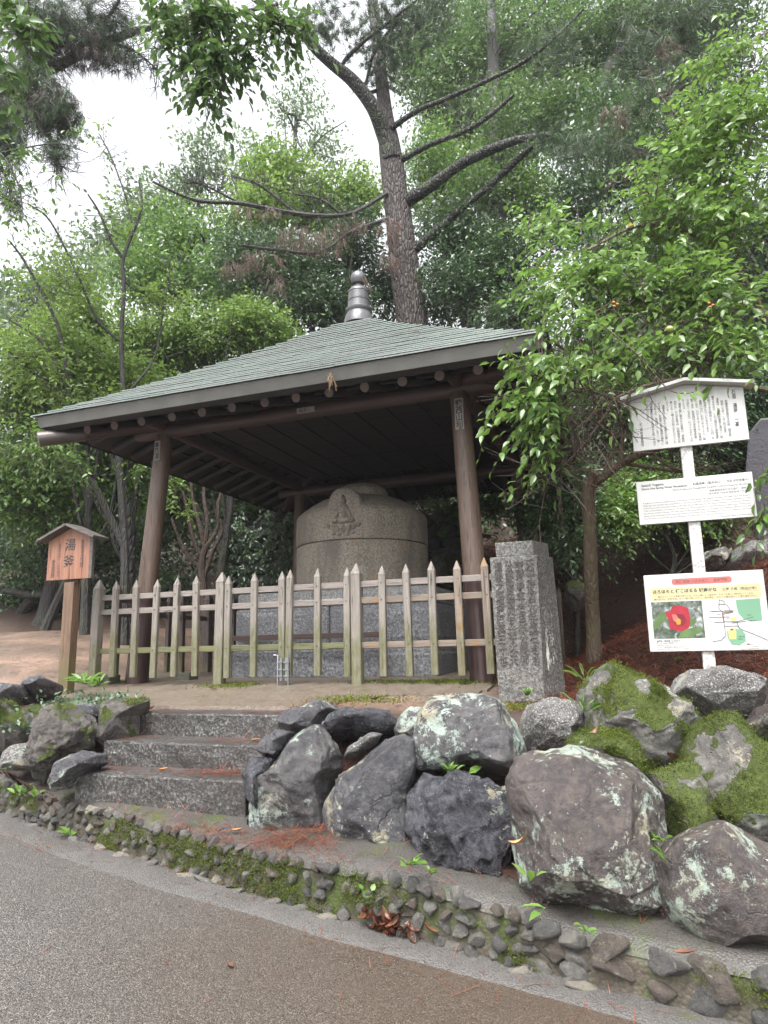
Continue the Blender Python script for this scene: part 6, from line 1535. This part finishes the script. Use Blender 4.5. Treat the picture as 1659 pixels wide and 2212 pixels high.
# --- multi-stemmed trees at the left
lt = thing('slender_tree', 'slender dark multi-stemmed tree with sparse bright leaves, left of the front left post', 'tree', tuple(gpt(280, 10)))
gy_ = to_px(gpt(270, 10)-np.array([0, 0, .1]))[1]
ltl = mtrunk(lt, [[(268, gy_, 10, 11), (270, 1220, 10, 10), (266, 1130, 10, 9), (262, 1060, 10, 8), (256, 960, 10, 7), (266, 860, 10, 6), (262, 740, 10, 5.5), (268, 620, 10, 5), (266, 560, 10, 4.5), (300, 470, 10, 3.5), (306, 430, 10, 3), (300, 390, 10, 2)],
    [(268, 1180, 10, 8), (235, 1110, 9.9, 8), (205, 1050, 9.8, 7), (165, 1000, 9.7, 5), (168, 920, 9.7, 4), (150, 840, 9.6, 4), (130, 720, 9.5, 4), (95, 640, 9.4, 3.5), (50, 560, 9.3, 3), (20, 520, 9.2, 2)],
    [(266, 560, 10, 4), (240, 520, 9.9, 3.5), (215, 460, 9.8, 3), (190, 420, 9.7, 2)], [(262, 740, 10, 4), (210, 690, 9.8, 3.5), (170, 600, 9.7, 3), (110, 480, 9.5, 2.5), (60, 440, 9.4, 2)],
    [(285, 480, 10, 2.5), (270, 420, 10, 2), (240, 340, 10, 1.8), (215, 290, 10, 1.2)],
    [(256, 960, 10, 4), (180, 880, 9.7, 3.5), (90, 820, 9.5, 3), (20, 760, 9.3, 2.5)], [(150, 840, 9.6, 3), (90, 740, 9.5, 2.5), (20, 690, 9.4, 2)],
    [(266, 860, 10, 3), (330, 780, 10.2, 2.5), (350, 690, 10.3, 2), (370, 560, 10.4, 1.6)], [(165, 1000, 9.7, 3), (90, 1010, 9.6, 2.5), (0, 975, 9.5, 2)]], B_DARK, n=8, wob=.03)
twiglets(lt, ltl[3:]*2+ltl[:2], 18, .5, B_DARK, .004)
cmroot = lt
camellia_spray([(120, 600, 120, 110, 9.6, .5, 1, .55), (60, 780, 110, 110, 9.4, .5, 1.3, .66), (250, 480, 90, 90, 10, .4, .45, .5), (330, 640, 80, 120, 10.2, .4, .9, .62), (170, 880, 150, 80, 9.8, .5, 1, .6), (210, 310, 40, 70, 10, .3, .2, .3), (60, 470, 60, 50, 9.4, .3, .4, .4)], 560, .45, .085, .55, gap=.30, seed=21, dirv=(0, -.2, .25), mat=LEAF_NEW, droop=.3, step=.06)
camellia_spray([(60, 960, 120, 70, 9.2, .4, 1, .5), (150, 1010, 90, 50, 9.6, .4, 1, .45), (300, 900, 60, 40, 10, .3, .5, .6), (300, 1010, 50, 40, 10, .3, .6, .6)], 200, .4, .080, .5, gap=.2, seed=23, dirv=(-.2, -.3, 0), droop=.35, step=.05)
l2 = thing('forked_tree', 'dark mossy forked tree trunk just left of the front left pavilion post', 'tree', tuple(gpt(300, 10.6)))
gy_ = to_px(gpt(283, 10.6)-np.array([0, 0, .1]))[1]
mtrunk(l2, [[(283, gy_, 10.6, 12), (281, 1250, 10.6, 11), (283, 1150, 10.6, 11), (275, 1090, 10.6, 10), (262, 1040, 10.6, 8), (246, 1000, 10.6, 6), (235, 950, 10.6, 5)], [(283, 1165, 10.6, 8), (268, 1150, 10.6, 8), (235, 1120, 10.5, 8), (210, 1080, 10.4, 7), (195, 1040, 10.3, 6), (190, 960, 10.2, 4)],
    [(281, 1230, 10.6, 5), (250, 1180, 10.6, 5), (240, 1120, 10.6, 4), (250, 1040, 10.6, 3)], [(283, 1150, 10.6, 5), (292, 1080, 10.7, 5), (300, 1000, 10.8, 4), (296, 930, 10.8, 3)]], B_MOSS, n=10, wob=.03)
l3 = thing('brown_shrub', 'brown many-stemmed shrub behind the fence between pavilion post and stone wall', 'shrub', tuple(gpt(440, 11)))
gy_ = to_px(gpt(440, 11)-np.array([0, 0, .1]))[1]
l3l = mtrunk(l3, [[(440, gy_, 11, 8), (440, 1280, 11, 8), (436, 1230, 11, 8), (442, 1190, 11, 7), (470, 1140, 11, 4), (472, 1090, 11, 3.5), (482, 1050, 11, 3)], [(440, 1210, 11, 5), (420, 1170, 11, 5), (408, 1120, 11, 4), (395, 1060, 11, 3)], [(442, 1190, 11, 5), (432, 1140, 11, 5), (418, 1090, 11, 4), (412, 1040, 11, 3)],
    [(442, 1190, 11, 5), (448, 1130, 11, 5), (440, 1070, 11, 4), (446, 1020, 11, 3)], [(440, 1250, 11, 5), (460, 1190, 11, 4), (480, 1150, 11, 3), (472, 1110, 11, 2.5)], [(436, 1230, 11, 4), (400, 1190, 11, 4), (370, 1120, 11, 3)]], B_BROWN, n=8, wob=.04)
twiglets(l3, l3l, 10, .35, B_BROWN, .004)
cmroot = l3
camellia_spray([(370, 1040, 50, 40, 10.4, .3, 1, .75), (395, 1100, 40, 30, 10.4, .3, .8, .7), (545, 1095, 35, 14, 11, .2, .5, .5)], 46, .35, .08, .6, seed=31, dirv=(0, -.3, .1), mat=LEAF_NEW, step=.05)
# dark leaning trunk far left, crooked trunks top right
tk = thing('leaning_tree', 'dark leaning tree trunk in the shade left behind the wooden sign', 'tree', tuple(gpt(95, 12.6)))
gy_ = to_px(gpt(92, 12.6)-np.array([0, 0, .1]))[1]
mtrunk(tk, [[(92, gy_+4, 12.6, 26), (100, 1330, 12.6, 20), (112, 1280, 12.6, 19), (124, 1230, 12.6, 18), (136, 1170, 12.6, 17), (150, 1080, 12.6, 14), (170, 960, 12.6, 11)], [(112, 1280, 12.6, 9), (90, 1285, 12.6, 9), (60, 1285, 12.6, 8), (10, 1275, 12.6, 7)], [(110, 1290, 12.6, 10), (104, 1250, 12.6, 9), (98, 1200, 12.6, 9), (92, 1100, 12.6, 7)]], B_DARK, n=12)
for lab, sp_ in [('dark crooked trunk against the sky at the top right', [(1285, 420, 16.5, 17), (1298, 250, 16.5, 16), (1312, 155, 16.5, 15), (1338, 110, 16.5, 15), (1344, 60, 16.5, 13), (1330, 10, 16.5, 13), (1325, -60, 16.5, 12)]), ('straight dark pine trunk high right of the big pine', [(1075, 480, 15.5, 18), (1072, 300, 15.5, 17), (1068, 180, 15.5, 15), (1062, 60, 15.5, 13), (1058, -60, 15.5, 12)])]:
    g_ = gpt(sp_[0][0], sp_[0][2]); r_ = thing('background_trunk', lab, 'tree', tuple(g_)); gyy = to_px(np.array([aty(sp_[0][0], sp_[0][1], sp_[0][2])[0], sp_[0][2], g_[2]-.2]))[1]
    mm_ = mtrunk(r_, [[(sp_[0][0]-4, gyy, sp_[0][2], 20)]+sp_], B_DARK, n=10, wob=.02)
    twiglets(r_, mm_, 14, .8, B_DARK, .012)
    clumps([(sp_[-1][0], 30, 80, 60, sp_[0][2]-.5, .6), (sp_[1][0]+10, 230, 60, 120, sp_[0][2]-.6, .4), (sp_[1][0]-20, 400, 70, 70, sp_[0][2]-.6, .4)], 230, 22, .2, .12, LEAF_OAK, r_, 'crown', gap=.35)
# pine boughs at the upper right
pr = thing('pine_bough', 'pine bough with long green needle tufts high in the right camellia', 'tree branch', tuple(aty(1560, 160, 8.6)))
prl = mtrunk(pr, [[(1680, 60, 8.6, 8), (1560, 130, 8.6, 6), (1470, 190, 8.5, 5), (1390, 225, 8.4, 3)], [(1560, 130, 8.6, 4), (1480, 110, 8.6, 3), (1400, 60, 8.6, 2.5)], [(1600, 100, 8.6, 4), (1500, 20, 8.6, 3)]], B_PINE, 'limb', 8)
needles(np.array([aty(1388, 226, 8.3), aty(1372, 245, 8.3), aty(1410, 215, 8.3)]), np.array([[-.4, -.4, -.1], [-.2, -.5, -.3], [-.4, -.3, .3]]), .34, 110, LEAF_NEEDLE, pr, 'needle_tuft', .0035, 1.1)
tufts(pr, [(1430, 60, 130, 60, 8.6, .5), (1540, 60, 110, 60, 8.6, .5), (1380, 130, 80, 40, 8.6, .4), (1470, 170, 70, 50, 8.5, .4), (1250, 330, 70, 40, 9, .3), (1340, 330, 70, 50, 8.6, .3)], 300, .20, 30, LEAF_NEEDLE, 'needles', (-.2, -.2, -.2), .0035, .2)
tufts(pr, [(1440, 130, 60, 50, 8.6, .3), (1330, 260, 60, 50, 9, .3), (1410, 400, 100, 30, 9, .3)], 60, .2, 20, LEAF_DEAD, 'dry_needles', (0, 0, -1), .0035, 0, .5)
# overhanging leaves close to the camera
ok = thing('oak_branch', 'drooping leafy branch hanging in from the top centre against the white sky', 'tree branch', tuple(aty(430, -60, 4.6)))
mtrunk(ok, [[(300, -80, 4.6, 4), (380, -20, 4.6, 3.5), (440, 60, 4.6, 3), (480, 140, 4.6, 2.5), (470, 220, 4.6, 1.5)], [(380, -20, 4.6, 3), (480, 10, 4.6, 2.5), (570, 40, 4.6, 2), (640, 60, 4.6, 1.5)], [(440, 60, 4.6, 2), (380, 100, 4.6, 1.8), (320, 105, 4.6, 1.2)], [(480, 140, 4.6, 1.8), (420, 160, 4.6, 1.5), (395, 185, 4.6, 1)]], B_DARK, 'limb', 6)
cmroot = ok
camellia_spray([(450, 35, 130, 45, 4.6, .25, 1.3, .5), (590, 50, 80, 45, 4.7, .25, .9, .5), (460, 130, 90, 45, 4.6, .2, 1.1, .3), (360, 85, 60, 30, 4.6, .2, .6, .35), (450, 185, 50, 45, 4.6, .15, .8, .25), (465, 240, 22, 26, 4.6, .08, .4, .22), (540, 120, 60, 45, 4.7, .2, .6, .3), (650, 60, 60, 40, 4.8, .2, .5, .5), (350, 20, 70, 35, 4.6, .25, .7, .55)], 300, .30, .085, .4, seed=41, dirv=(.1, -.1, -.55), mat=LEAF_OAK, droop=.35, step=.04)
o2 = thing('oak_branch', 'leafy branch hanging into the top left corner', 'tree branch', tuple(aty(-60, 0, 4.2)))
mtrunk(o2, [[(-120, -60, 4.2, 4), (-20, 10, 4.2, 3), (50, 90, 4.2, 2.2), (60, 170, 4.2, 1.2)], [(-100, 120, 4.2, 3), (-30, 180, 4.2, 2), (10, 240, 4.2, 1.2)]], B_DARK, 'limb', 6)
cmroot = o2
camellia_spray([(60, 70, 70, 60, 4.2, .2, 1, .5), (20, 170, 60, 50, 4.2, .2, .8, .5), (0, 230, 40, 40, 4.2, .2, .5, .4), (30, 10, 80, 40, 4.2, .2, .8, .5)], 60, .32, .10, .45, seed=43, dirv=(.2, -.1, -.55), mat=LEAF_OAK, droop=.35, step=.045)
# dark leaved twigs, far left edge below the pine limb
o3 = thing('hanging_branch', 'sparse dark-leaved branch hanging at the left edge below the pine limb', 'tree branch', tuple(aty(-40, 300, 6.4)))
mtrunk(o3, [[(-90, 260, 6.4, 3), (0, 330, 6.4, 2.5), (40, 400, 6.4, 2), (50, 470, 6.4, 1.2)], [(0, 330, 6.4, 2), (120, 310, 6.4, 1.5), (190, 330, 6.4, 1)]], B_DARK, 'limb', 6)
cmroot = o3
camellia_spray([(30, 340, 60, 60, 6.4, .25, 1, .12), (20, 430, 50, 60, 6.4, .2, .8, .1), (180, 300, 50, 40, 6.4, .15, .4, .12), (130, 400, 40, 30, 6.4, .15, .3, .2)], 60, .3, .075, .1, seed=45, dirv=(.2, -.1, -.5), droop=.4, step=.05)

# low bamboo fence far off at the left
bfp = gpt(128, 15.5); bf = thing('bamboo_fence', 'tiny low bamboo fence far back under the trees, left behind the wooden sign', 'fence', tuple(bfp), -.2)
M_BAM = m_plain('bamboo', (.20, .18, .09), .5)
for x in (-.36, -.18, 0, .18, .36):
    b = MB(); b.tube([(x, 0, -.1), (x, 0, .52)], .018, 6); b.build('post', M_BAM, bf)
for z in (.18, .40):
    b = MB(); b.tube([(-.42, -.025, z), (.42, -.025, z)], .014, 6); b.build('rail', M_BAM, bf)
# ================================================================== FERNS, WEEDS, LITTER
def surf(X, Y):
    X = np.asarray(X, float); Y = np.asarray(Y, float); du, dv = X-CEN[0], Y-CEN[1]; u = du*U[0]+dv*U[1]; v = du*V[0]+dv*V[1]
    z = np.where(Y < y_wall(X), z_road(X, Y), np.where(Y < y_b(X)+.1, z_ledge(X, Y)+.004, z_ground(X, Y)))
    z = np.where((u > -2.6) & (u < 2.0) & (v > -3.2) & (v < 2), z_ground(X, Y, False)+.022, z)
    for (u0, u1, v0, v1, zt) in [(-.47, .86, -4.215, -3.84, -.79), (-.535, .84, -3.885, -3.5, -.625), (-.59, .80, -3.53, -3.2, -.458)]:
        z = np.where((u > u0) & (u < u1) & (v > v0) & (v < v1), zt, z)
    return z
def fern(label, x, y, D, size, n=9):
    base = aty(x, y, D); r = thing('fern', label, 'fern', tuple(base)); Ps, Ds, Ns, Ls = [], [], [], []; b = MB()
    for k in range(n):
        a = 2*math.pi*k/n+rnd.uniform(-.3, .3); d = np.array([math.cos(a), math.sin(a)*.8-.35, 0]); l_ = size*rnd.uniform(.7, 1.1)
        t = np.linspace(0, 1, 14); C = base+d*(l_*t)[:, None]*.85; C[:, 2] += l_*(.75*t-.85*t**2)
        b.tube(C, np.linspace(.004, .001, 14), 4, False); tan = nrm(np.gradient(C, axis=0)); sd_ = nrm(np.cross(tan, [0, 0, 1.]))
        for i in range(2, 14):
            for s in (-1, 1):
                Ps.append(C[i]); Ds.append(sd_[i]*s+tan[i]*.35+np.array([0, 0, -.1])); Ns.append([0, 0, 1]); Ls.append(l_*.30*math.sin(math.pi*min(1, .25+.72*i/14)))
    b.build('stalks', B_BROWN, r, world=True)
    link('fronds', leaves_mesh('fronds', np.array(Ps), np.array(Ds), np.array(Ns, float)+rng.normal(0, .1, (len(Ps), 3)), np.array(Ls), LEAF_WEED if size > .3 else LEAF_IVY, TPL4, .26, .1+.3*rng.random(len(Ps))), r)
fern('large fern on the red needle bank left of the right rear post', 1010, 1120, 9.9, .48)
fern('fern on the bank just right of the front right post', 1062, 1105, 10.0, .34)
fern('small fern low on the bank above the inscribed pillar', 1040, 1165, 9.6, .30)
fern('fern below the middle white board on the right bank', 1415, 1262, 8.2, .22)
fern('fern growing above the bank near the pavilion\'s rear eave', 985, 1062, 10.6, .36)
def weed(label, x, y, D, n, L, mat=LEAF_WEED, upright=.6, wid=.4, name='weed', z=None, vb=.5):
    base = aty(x, y, D) if z is None else atz(x, y, z); r = thing(name, label, 'weed', tuple(base))
    a = rng.random(n)*2*math.pi; d = np.stack([np.cos(a), np.sin(a)-.25, upright*(.4+rng.random(n))], -1)
    P = base+rng.normal(0, .008, (n, 3)); st_ = (rng.random((n, 1))*.6)*L*nrm(d)
    link('leaves', leaves_mesh('leaves', P+st_, d, np.array([0, -.25, 1.])+rng.normal(0, .25, (n, 3)), L*(.6+.6*rng.random(n)), mat, TPL8, wid, np.clip(vb+rng.normal(0, .2, n), 0, .95)), r)
    b = MB()
    for p, s_ in zip(P, st_): b.tube([base, p+s_], [.0022, .0016], 4, False)
    b.build('stems', mat, r, world=True); return r
weed('round-leaved weed on the ledge in front of the black crinkled boulder', 886, 1866, 3.62, 9, .06, wid=.75)
weed('little weed in the ledge moss below the black crinkled boulder', 930, 1885, 3.6, 7, .035, wid=.6)
weed('feathery bright weed beside the three-leaved seedling', 968, 1668, 4.15, 16, .055, wid=.28, upright=1)
weed('seedling with three broad pointed leaves above the black crinkled boulder', 1010, 1668, 4.1, 4, .10, wid=.38, upright=.3, vb=.8)
weed('long-leaved plantain at the left foot of the largest boulder', 1145, 1905, 3.25, 3, .10, wid=.26, upright=1.5, vb=.85)
weed('plantain leaf lying by the foot of the largest boulder', 1178, 1962, 3.12, 3, .09, wid=.3, upright=.1, vb=.85)
weed('strap-leaved weed between the largest and the smooth brown boulder', 1442, 1862, 3.2, 3, .10, wid=.2, upright=1.8, vb=.6)
weed('small bright weed in the crack right of the largest boulder', 1428, 1812, 3.4, 8, .05, vb=.8)
weed('green weed at the foot of the cobble wall on the left', 152, 1806, 4.95, 9, .085, vb=.8)
weed('weed growing from the cobble wall at the left end', 45, 1716, 5.28, 9, .08, upright=.9, vb=.6)
weed('second weed on the cobble wall near the left end', 78, 1722, 5.2, 8, .075, upright=.9, vb=.6)
weed('heart-leaved weed on the cobble wall under the round-leaved weed', 790, 1934, 3.58, 4, .05, wid=.7)
weed('tiny weed on the cobble wall below the largest boulder', 1265, 2010, 3.2, 6, .045, wid=.4)
weed('sprig at the foot of the inscribed pillar', 1140, 1500, 5.15, 40, .035, wid=.5, upright=1.4)
weed('grass tuft between the inscribed pillar and the pointed mossy rock', 1262, 1470, 4.9, 9, .13, wid=.08, upright=.9)
weed('grass tuft left of the pointed mossy rock', 1262, 1535, 4.4, 9, .12, wid=.08, upright=.9)
weed('small weed in the crevice under the pointed mossy rock', 1362, 1610, 4.0, 10, .05, wid=.3)
weed('broad dandelion-like weeds at the foot of the wooden sign', 185, 1478, 6.9, 26, .14, LEAF_WEED, .55, .3, vb=.55)
weed('second clump of broad-leaved weeds right of the wooden sign', 213, 1480, 6.85, 16, .11, LEAF_WEED, .6, .3, vb=.6)
weed('leafy weed on the far left rounded cobble', 62, 1625, 5.4, 7, .07, LEAF_IVY)
weed('weed sprouting from the needle carpet below the white signpost poster', 1460, 1430, 6.4, 8, .07)
weed('second weed in the needle carpet right of the white post', 1610, 1428, 6.4, 9, .07)
weed('leafy seedling hanging in the shade left of the stone pot', 548, 1098, 10.6, 9, .16, LEAF_WEED, .1, .42, vb=.35)
weed('pale small-leaved shrublet on the bank right of the stone pot', 955, 1160, 10.0, 90, .07, LEAF_WEED, 1.5, .5, 'shrublet', vb=.4)
weed('low bright weed patch on the bank beside the front right post', 1005, 1195, 9.7, 50, .06, LEAF_WEED, .9, .5, vb=.55)
weed('dark green leaf at the left edge above the cobble wall', 2, 1660, 5.0, 3, .1, LEAF_IVY, .3, .4)
# ivy spreading over the left boulders
C = np.array([aty(x, y, D) for x, y, D in [(150, 1515, 6.0), (110, 1530, 5.9), (190, 1510, 6.1), (230, 1505, 6.2), (80, 1540, 5.8), (150, 1500, 6.3), (60, 1560, 5.7), (200, 1530, 5.9), (120, 1555, 5.7), (260, 1500, 6.2)]])
n_ = 620; P = C[rng.integers(0, len(C), n_)]+rng.normal(0, 1, (n_, 3))*np.array([.13, .13, .025])
P[:, 2] = np.maximum(P[:, 2]-.02, surf(P[:, 0], P[:, 1])+.02)
D = rng.normal(0, .7, (n_, 3)); D[:, 2] -= .2
link('ivy', leaves_mesh('ivy', P, D, np.array([0, -.4, 1.])+rng.normal(0, .3, (n_, 3)), .03+.03*rng.random(n_), LEAF_IVY, TPL4, .55), kind='stuff')
# mossy tufts on the apron edge
n_ = 9000
pc = [(495, 1503, .16, .05), (880, 1500, .30, .05), (780, 1518, .22, .04), (930, 1480, .35, .05), (1000, 1500, .15, .05), (240, 1497, .2, .04), (1110, 1520, .12, .04)]
Q = []
for x, y, a, b_ in pc:
    c = atz(x, y, -.42); m_ = 1100; q = rng.normal(0, 1, (m_, 2)); Q.append(c[:2]+q[:, :1]*U[:2]*a+q[:, 1:]*V[:2]*b_*2.0)
Q = np.concatenate(Q); P = np.column_stack([Q, surf(Q[:, 0], Q[:, 1])])
D = rng.normal(0, .7, P.shape); D[:, 2] = np.abs(D[:, 2])+.2
link('ground_moss', leaves_mesh('ground_moss', P, D, rng.normal(size=P.shape), .012+.014*rng.random(len(P)), LEAF_MOSS, TPL2, .45), kind='stuff')
def litter(name, XY, L, wid, zoff=.004, tilt=.12, mat=NEEDLE_RED):
    n = len(XY); z = surf(XY[:, 0], XY[:, 1])+zoff+.012*rng.random(n); a = rng.random(n)*2*math.pi
    d = np.stack([np.cos(a), np.sin(a), rng.normal(0, tilt, n)], -1); l_ = L*(.6+.7*rng.random((n, 1)))
    B_ = np.column_stack([XY, z]); e = B_+d*l_; e[:, 2] = np.maximum(surf(e[:, 0], e[:, 1])+zoff*.6, e[:, 2]); e[:, 2] = np.minimum(e[:, 2], B_[:, 2]+.06)
    s_ = nrm(np.cross(d, [0, 0, 1.]))*wid
    v = np.stack([B_-s_, B_+s_, e+s_*.5, e-s_*.5], 1).reshape(-1, 3); f = np.arange(n*4).reshape(-1, 4)
    return link(name, mesh_np(name, v, f, mat, False, {'rnd': np.repeat(rng.random(n)*.98, 4)}), kind='stuff')
# carpet on the right bank and behind the pavilion
m_ = 52000; X = rng.uniform(1.0, 6.5, m_); Y = rng.uniform(3.4, 11.5, m_); u_ = (X-CEN[0])*U[0]+(Y-CEN[1])*U[1]
k_ = (u_ > 2.25+rng.normal(0, .15, m_)) & (Y > y_e(X)-.15)
X1 = rng.uniform(-.2, 3, 14000); Y1 = rng.uniform(9.8, 12, 14000); v1 = (X1-CEN[0])*V[0]+(Y1-CEN[1])*V[1]; k1 = v1 > 1.9
litter('needle_carpet', np.concatenate([np.column_stack([X[k_], Y[k_]]), np.column_stack([X1[k1], Y1[k1]])]), .15, .0042, .005, .25)
# needles caught between boulders
m_ = 12000; X = rng.uniform(-.75, 3.6, m_); T = rng.random(m_); Y = y_b(X)+(y_e(X)-y_b(X)+.25)*T
k_ = vnoise(np.stack([X*3.3, Y*3.3, X*0], -1), 12) > .42; litter('needles_between_boulders', np.column_stack([X[k_], Y[k_]]), .12, .0022, .012, .5)
XL = np.column_stack([rng.uniform(-7, -2.6, 2600), rng.uniform(6.4, 11.5, 2600)]); litter('path_litter', XL[vnoise(np.column_stack([XL*.9, XL[:, :1]*0]), 7) > .5], .10, .0025, .003, .05)
# drifts on the steps, the ledge and the gravel
def cl(u, v, su_, sv_, n): q = rng.normal(0, 1, (n, 2)); return CEN[:2]+(u+q[:, :1]*su_)*U[:2]+(v+q[:, 1:]*sv_)*V[:2]
dr = [cl(-.3, -3.42, .22, .05, 110), (cl(.5, -3.42, .15, .05, 120)), cl(-.35, -3.72, .12, .06, 60), cl(.55, -3.72, .15, .06, 150), cl(.1, -4.02, .35, .08, 90), cl(.55, -4.02, .15, .07, 260), cl(-.3, -4.05, .1, .06, 60),
      cl(-.1, -4.4, .3, .06, 200), cl(.65, -4.45, .25, .06, 240), cl(-.75, -4.2, .15, .12, 140), cl(-.62, -3.7, .06, .1, 160), cl(1.1, -4.55, .2, .06, 200), cl(1.35, -4.45, .12, .1, 300), cl(.9, -3.1, .3, .1, 160), cl(.2, -2.9, .8, .3, 120), cl(1.1, -2.5, .4, .2, 150), cl(0, -1.9, 1.2, .2, 120), cl(1.7, -4.7, .3, .06, 60), cl(2.4, -5, .4, .1, 60)]
litter('needle_drifts', np.concatenate(dr)[rng.random(sum(len(q) for q in dr)) < .75], .12, .0017, .003, .06)
# a few needles on the wet road
XY = np.column_stack([rng.uniform(-2.4, 1.0, 60), rng.uniform(1.8, 4.2, 60)]); XY = XY[XY[:, 1] < y_wall(XY[:, 0])-.1]
litter('road_needles', XY, .10, .0012, .002, 0)
# fallen leaves, single and in one heap
M_FALL = [m_plain('fallen_leaf_orange', (.36, .15, .04), .5, 0, .4, 20), m_plain('fallen_leaf_brown', (.15, .058, .032), .45, 0, .4, 20), m_plain('fallen_leaf_tan', (.40, .23, .10), .5, 0, .4, 20)]
def curl(b, p, L, yaw, curlv=.5, wid=.45, pitch=0.0):
    n = 7; v = []; 
    for i in range(n):
        t = i/(n-1); w_ = wid*L*math.sin(math.pi*min(.98, .06+.94*t))**.8*.5
        x = L*(t-.5); z = curlv*L*(t-.4)**2
        for s in (-1, 0, 1): v.append((x, s*w_, z+abs(s)*w_*.55))
    v = np.array(v); R_ = np.array(Matrix.Rotation(yaw, 3, 'Z') @ Matrix.Rotation(pitch, 3, 'Y')); v = v@R_.T+p
    f = [(i*3+j, (i+1)*3+j, (i+1)*3+j+1, i*3+j+1) for i in range(n-1) for j in range(2)]
    b.add(v, f)
for lab, x, y, D, L, mi, cv in [('curled orange leaf caught at the left edge of the largest boulder', 1126, 1822, 3.22, .10, 2, 1.4), ('orange leaf on the tread of the bottom step', 378, None, (.12, -4.05), .07, 0, .6), ('brown curled leaf at the left end of the top step', 317, None, (-.52, -3.4), .10, 0, 1.0),
        ('brown leaf on the second step near its right end', 545, None, (.66, -3.75), .08, 2, .5), ('orange leaf on the ledge left of the cracked grey boulder', 540, None, (.93, -4.42), .07, 0, .7), ('tan leaf on the ledge below the bottom step', 470, None, (.62, -4.5), .08, 2, .4),
        ('brown leaf standing in the crevice between mossy rocks', 1455, 1640, 3.9, .12, 1, .8), ('reddish leaf on the bright green moss cushion', 1285, 1584, 3.72, .06, 1, 1.2), ('pale leaf lying on the apron in front of the gate post', 555, None, (-.55, -2.45), .09, 2, .3),
        ('small brown leaf on the wet road', 500, None, None, .05, 1, .3), ('brown leaf on the ledge at the foot of the smooth dark boulder', 1480, 2060, 2.98, .08, 1, .4), ('dark brown leaf by the pebbles at the right end of the apron', 920, None, (1.25, -2.95), .09, 1, .7)]:
    if y is None and D is None: P = atz(497, 2108, -1.36); P[2] = float(z_road(P[0], P[1]))+.006
    elif y is None: P = W3(D[0], D[1], 0); P[2] = float(surf(P[0], P[1]))+.012
    else: P = aty(x, y, D)
    r_ = thing('fallen_leaf', lab, 'leaf', tuple(P)); b = MB(); curl(b, P, L, rnd.uniform(-1, 1), cv, .5, 0 if y is None else rnd.uniform(-.5, .5)); b.build('blade', M_FALL[mi], r_, world=True, smooth=True)
hp = atz(838, 2000, -1.33); b = MB()
for _ in range(46):
    p = hp+np.array([rnd.gauss(0, .06), rnd.gauss(.02, .03), 0]); p[1] = min(p[1], float(y_wall(p[0]))-.03); p[2] = float(z_road(p[0], p[1]))+.01+abs(rnd.gauss(0, .045))
    curl(b, p, rnd.uniform(.05, .09), rnd.uniform(0, 6), rnd.uniform(.3, 1.2), .45, rnd.uniform(-.8, .8))
lh = b.build('leaf_heap', M_FALL[1], None, smooth=True, kind='stuff')
# ivy hanging over the dry stone wall
n_ = 2600; q = np.column_stack([rng.uniform(-3.8, -.6, n_), np.full(n_, 2.42), 2.3-1.5*rng.random(n_)**1.8]); P = CEN+q[:, :1]*U+q[:, 1:2]*V; P[:, 2] = q[:, 2]; P = P+rng.normal(0, .05, P.shape)
P = P[vnoise(P*2.2, 5) > .42]; D = rng.normal(0, .6, P.shape); D[:, 2] -= .5
link('wall_creeper', leaves_mesh('wall_creeper', P, D, np.array([0, -1, .5])+rng.normal(0, .35, P.shape), .05+.05*rng.random(len(P)), LEAF_DARK, TPL4, .5), kind='stuff')
flush_text()
haze_box()
